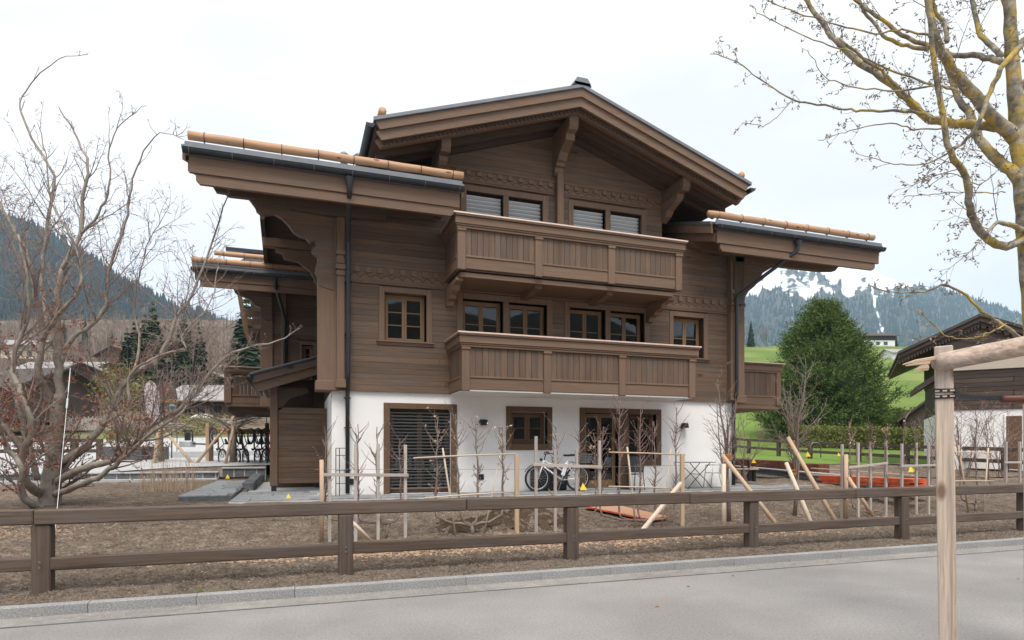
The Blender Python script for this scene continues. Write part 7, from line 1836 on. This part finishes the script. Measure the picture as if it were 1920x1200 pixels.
# feather banners
def banner(label, px, pyt, pyb, d, w_, mat, text=None):
    q = D(px, pyb, d); zt_ = ZC+(HZ-pyt)*d/F; zb_ = q.z; t = thing('feather_banner', label, 'banner', (q.x, q.y, gz(q.x, q.y)))
    u = Vector((CT,-ST,0)); pts = []; n = 14
    for i in range(n+1):
        a = math.pi*i/n*.5; pts.append((-.5+ (1-math.cos(a))*1.0 if False else 0, 0))
    prof = [(w_*.5, 0), (w_*.5, .62), (w_*.42, .80), (w_*.2, .93), (-w_*.12, 1.0), (-w_*.38, .93), (-w_*.5, .8), (-w_*.46, .6), (-w_*.34, .3), (-w_*.22, 0)]
    poly = [q+u*x+Vector((0,0,(zt_-zb_)*s_)) for x, s_ in prof]; MB().prism(poly, Vector((ST,CT,0))*.012).obj('cloth', MATS[mat], t)
    p0 = q+u*w_*.5; MB().tube([Vector((p0.x,p0.y,gz(p0.x,p0.y))), p0, p0+Vector((0,0,(zt_-zb_)*.62)), q+u*w_*.42+Vector((0,0,(zt_-zb_)*.8)), q+u*w_*.2+Vector((0,0,(zt_-zb_)*.94))], .022, 6).obj('mast', MATS['metal'], t)
    if text:
        cu = bpy.data.curves.new('lettering', 'FONT'); cu.body = text; cu.align_x = 'CENTER'; cu.size = w_*.25; cu.extrude = .004
        ob = bpy.data.objects.new('tmp', cu); COL.objects.link(ob); dg = bpy.context.evaluated_depsgraph_get(); me = bpy.data.meshes.new_from_object(ob.evaluated_get(dg)); bpy.data.objects.remove(ob)
        me.materials.clear(); me.materials.append(MATS['gold']); o = bpy.data.objects.new('lettering', me); COL.objects.link(o)
        o.location = q+Vector((0,0,(zt_-zb_)*.52))-Vector((ST,CT,0))*.02+u*(-.0); o.rotation_euler = (math.radians(90),0,-TH); adopt(o, t)
        e = MB(); c = q+Vector((0,0,(zt_-zb_)*.76))-Vector((ST,CT,0))*.02
        for i in range(4):
            zz = c+Vector((0,0,-.11+.075*i)); e.beam(zz-u*(.05+.02*(i % 2)), zz+u*(.05+.02*(i % 2)), .01, .035)
        e.beam(c-Vector((0,0,.14)), c+Vector((0,0,.17)), .01, .03); e.obj('emblem', MATS['gold'], t)
        c = q+Vector((0,0,(zt_-zb_)*.36))-Vector((ST,CT,0))*.02; MB().beam(c-u*.12, c+u*.12, .01, .03).beam(c-u*.08-Vector((0,0,.06)), c+u*.08-Vector((0,0,.06)), .01, .02).obj('small_print', MATS['gold'], t)
MATS['gold'] = plain('gold_print', (.62,.38,.07), .5); MATS['bannerbrown'] = plain('brown_banner_cloth', (.10,.048,.038), .7); MATS['bannergrey'] = plain('lilac_grey_banner_cloth', (.42,.37,.38), .7, noise=.1)
MATS['teal'] = plain('teal_lamp', (.10,.17,.17), .5)
banner('dark brown feather banner with gold lettering ALFREDO', 315, 713, 800, 33, .95, 'bannerbrown', 'ALFREDO')
banner('pale lilac feather banner just left of the dark one', 285, 713, 800, 35, .9, 'bannergrey')
q = D(322, 862, 31); t = thing('lantern', 'small teal lantern on a thin dark pole beside the dark banner', 'lamp', (q.x, q.y, gz(q.x, q.y))); lp_ = D(322, 768, 31)
MB().tube([(q.x,q.y,q.z-.2), (q.x,q.y,lp_.z-.2)], .03, 8).obj('pole', MATS['metal'], t); MB().tube([(q.x,q.y,lp_.z-.22), (q.x,q.y,lp_.z+.10), (q.x,q.y,lp_.z+.16), (q.x,q.y,lp_.z+.3)], [.12,.2,.26,.03], 6).obj('lamp_head', MATS['teal'], t)
# tree stakes and small trees of the plaza
def spole(pa, pb, d0_, d1_, label, r=.05, mat='larchZ'):
    a, b = D(*pa, d0_), D(*pb, d1_); b.z = gz(b.x, b.y); MB().tube([b, b.lerp(a,.5), a], [r*1.05,r,r*.95], 10).obj('stake', MATS[mat], None, True, label=label, cat='stake', group='stakes of the plaza trees')
spole((299,796),(289,869), 25, 24.3, 'nearly upright pale stake beside the small grey planter', .075)
spole((302,800),(363,868), 25.2, 24.6, 'stake slanting down to the right of the small grey planter', .06)
spole((441,779),(366,868), 25.2, 24.5, 'long stake slanting down to the left from the tree among the bicycles', .06)
spole((441,790),(422,870), 24.6, 24.2, 'pale stake slanting steeply in front of the bicycles', .06)
spole((443,800),(468,866), 25.4, 25.0, 'short stake slanting right behind the bicycle wheels', .05)
def plaza_tree(label, px, py, d, ytop, seed, r=.10):
    rn_ = random.Random(seed); p = D(px, py, d); p.z = gz(p.x, p.y); t = thing('plaza_tree', label, 'tree', p); top = D(px-2, ytop, d); MB().tube([p, p.lerp(top,.5), top], [r*1.25,r,r*.7], 10).obj('trunk', MATS['bark_beech'], t, True); mb_ = MB()
    P_ = dict(n=(7,5), wob=(.16,.2), up=(.0,.0), sides=(5,4), kids=(6,), ref=(1.2,), ang=(.3,.8), len=(.35,.6), rr=.5, rmin=.010, t0=.25)
    for i in range(12):
        a = 6.28*i/12; branch(mb_, top-Vector((0,0,.2*(i % 3))), Vector((math.cos(a), math.sin(a), .12+.1*(i % 3))), rn_.uniform(1.0,1.9), .045, 0, rn_, P_)
    mb_.obj('branches', MATS['bark_beech'], t); return t
plaza_tree('small pollarded tree among the parked bicycles', 438, 868, 24.9, 788, 5, .13)
plaza_tree('small pollarded tree behind the small grey planter', 302, 868, 25.2, 795, 6, .11)
MB().box(-.1,.1,-.1,.1,0,.1)
# bicycle rack
rk = thing('bicycle_rack', 'wooden beam rack from which the bicycles hang', 'rack', D(445, 866, 25.6)); z0_ = gz(*D(445,866,25.6).xy)
a, b = D(384, 809, 25.6), D(512, 809, 25.6); MB().beam(a, b, .10, .20, .01).obj('beam', MATS['redbeam'] if 'redbeam' in MATS else MATS.setdefault('redbeam', wood('orange_larch_beam', (.50,.21,.09), 'X', contrast=.15, rand=.05, gamt=.1)), rk)
for px in (390, 396, 501):
    q = D(px, 866, 25.5); MB().box(q.x-.08, q.x+.08, q.y-.08, q.y+.08, z0_-.1, z0_+1.62, .012).obj('post', MATS['timberZ'] if px != 390 else MATS['larchZ'], rk)
cols_ = ['greenpaint','black','black','bluepaint','black','redpaint']
for i, (px, lb) in enumerate(((411,'olive mountain bicycle hanging nose up at the left end of the rack'), (441,'black bicycle hanging beside the plaza tree trunk'), (456,'second black bicycle hanging right of the plaza tree trunk'), (478,'dark blue bicycle hanging in the middle of the rack'), (492,'black bicycle hanging next to the right rack post'), (505,'red bicycle hanging right of the right rack post'))):
    bk = bike(lb, cols_[i], False, 'bicycles hanging on the rack'); q = D(px, 864, 24.9+.12*(i % 2)); bk.location = (q.x, q.y, z0_+.02)
    bk.rotation_euler = (0, math.radians(-52), math.radians(90-19-(22 if i == 0 else 6)))
    bk.rotation_euler = Matrix.Rotation(math.radians(90+(32 if i == 0 else 12)), 3, 'Z').to_4x4().to_euler() if False else (0, math.radians(-50), math.radians(90+24+(8 if i == 0 else 0)))
# low walls, frame, canopy
for (px0, px1, d, h, lb) in ((296, 396, 33, .40, 'long low grey concrete wall behind the plaza planters'), (385, 500, 36, .35, 'low grey concrete wall behind the bicycle wheels')):
    a, b = D(px0, 850, d), D(px1, 850, d); za = gz(a.x, a.y); a.z = b.z = za+h/2; MB().beam(a, b, .4, h, .02).obj('plaza_wall', MATS['stonecap'], None, label=lb, cat='wall')
q = D(352, 840, 34); t = thing('steel_frame', 'black steel T shaped frame with a grey block on the low plaza wall', 'frame', q)
u = Vector((CT,-ST,0)); MB().beam(D(345,808,34), D(360,808,34), .1, .12).beam(D(352,808,34), D(352,826,34), .1, .3, up=(1,0,0)).obj('bracket', MATS['metal'], t); MB().beam(D(361,806,34), D(361,832,34), .08, .08, up=(1,0,0)).beam(D(361,832,34), D(391,833,34), .08, .08).obj('bar', MATS['black'], t); MB().beam(D(341,833,34), D(362,833,34), .6, .3, .02).obj('block', MATS['stonecap'], t)
t = thing('canopy', 'white fabric canopy in front of the brown chalet', 'canopy', D(380, 800, 70)); a, b = D(357, 784, 70), D(402, 784, 70)
MB().prism([a, b, b+Vector((-.5,1.2,.45)), a+Vector((.4,1.2,.45))], (0,0,.08)).obj('fabric', MATS['whitepaint'], t)
for q in (a, b): MB().tube([q, q-Vector((0,0,2.2))], .04, 6).obj('leg', MATS['metal'], t)
t = thing('parasol', 'white scalloped parasol edge behind the porch post', 'parasol', D(500, 800, 48)); c = D(500, 775, 48); MB().tube([c, c+Vector((0,0,-2.4))], .04, 6).obj('pole', MATS['metal'], t)
m = MB(); n = 10; o_ = len(m.v); m.v.append(tuple(c+Vector((0,0,.5))))
for i in range(n): m.v.append(tuple(c+Vector((1.9*math.cos(6.283*i/n), 1.9*math.sin(6.283*i/n), -.05))))
for i in range(n): m.v.append(tuple(c+Vector((1.9*math.cos(6.283*i/n), 1.9*math.sin(6.283*i/n), -.28))))
for i in range(n): m.f.append((0, 1+i, 1+(i+1) % n)); m.f.append((1+i, 1+n+i, 1+n+(i+1) % n, 1+(i+1) % n))
m.obj('canopy', MATS['whitepaint'], t)

# wooded slope across the valley behind the viewpoint: it is what the windows mirror
m = MB(); nA, nR = 80, 14
for i in range(nR+1):
    for j in range(nA+1):
        a = math.radians(95+170*j/nA)+TH; f = i/nR; r = 260+420*f; H_ = (150+45*fbm(j*.12, 2.0, 1)+12*fbm(j*.9, 5, 1))*math.sin(math.pi*j/nA)**.5; zz = -1+H_*min(1, f*1.5)**1.2
        if f > .67: zz = -1+H_*(1-(f-.67)*1.5)
        m.v.append((r*math.sin(a), r*math.cos(a), zz+6*fbm(j*.5, i*.7, 3)*f))
for i in range(nR):
    for j in range(nA): k = i*(nA+1)+j; m.f.append((k, k+1, k+nA+2, k+nA+1))
ome = m.mesh('wooded_slope', MATS['hill'], True); at = ome.attributes.new('snow', 'FLOAT', 'POINT'); at.data.foreach_set('value', [-1.0]*len(m.v))
o = bpy.data.objects.new('wooded_slope', ome); COL.objects.link(o); tag(o, kind='structure')

# ================================================================ haze in the valley air
vm = bpy.data.materials.new('haze_air'); vm.use_nodes = True; n = vm.node_tree; n.nodes.clear()
vo = n.nodes.new('ShaderNodeOutputMaterial'); pv_ = n.nodes.new('ShaderNodeVolumePrincipled'); pv_.inputs['Color'].default_value = (.54,.75,1.0,1); pv_.inputs['Density'].default_value = 1.7e-4; pv_.inputs['Anisotropy'].default_value = .2
n.links.new(pv_.outputs[0], vo.inputs['Volume'])
MB().box(-4700, 4700, -4700, 4700, -62, 860).obj('haze', vm, None, kind='stuff', label='thin bluish haze filling the valley air', cat='haze')
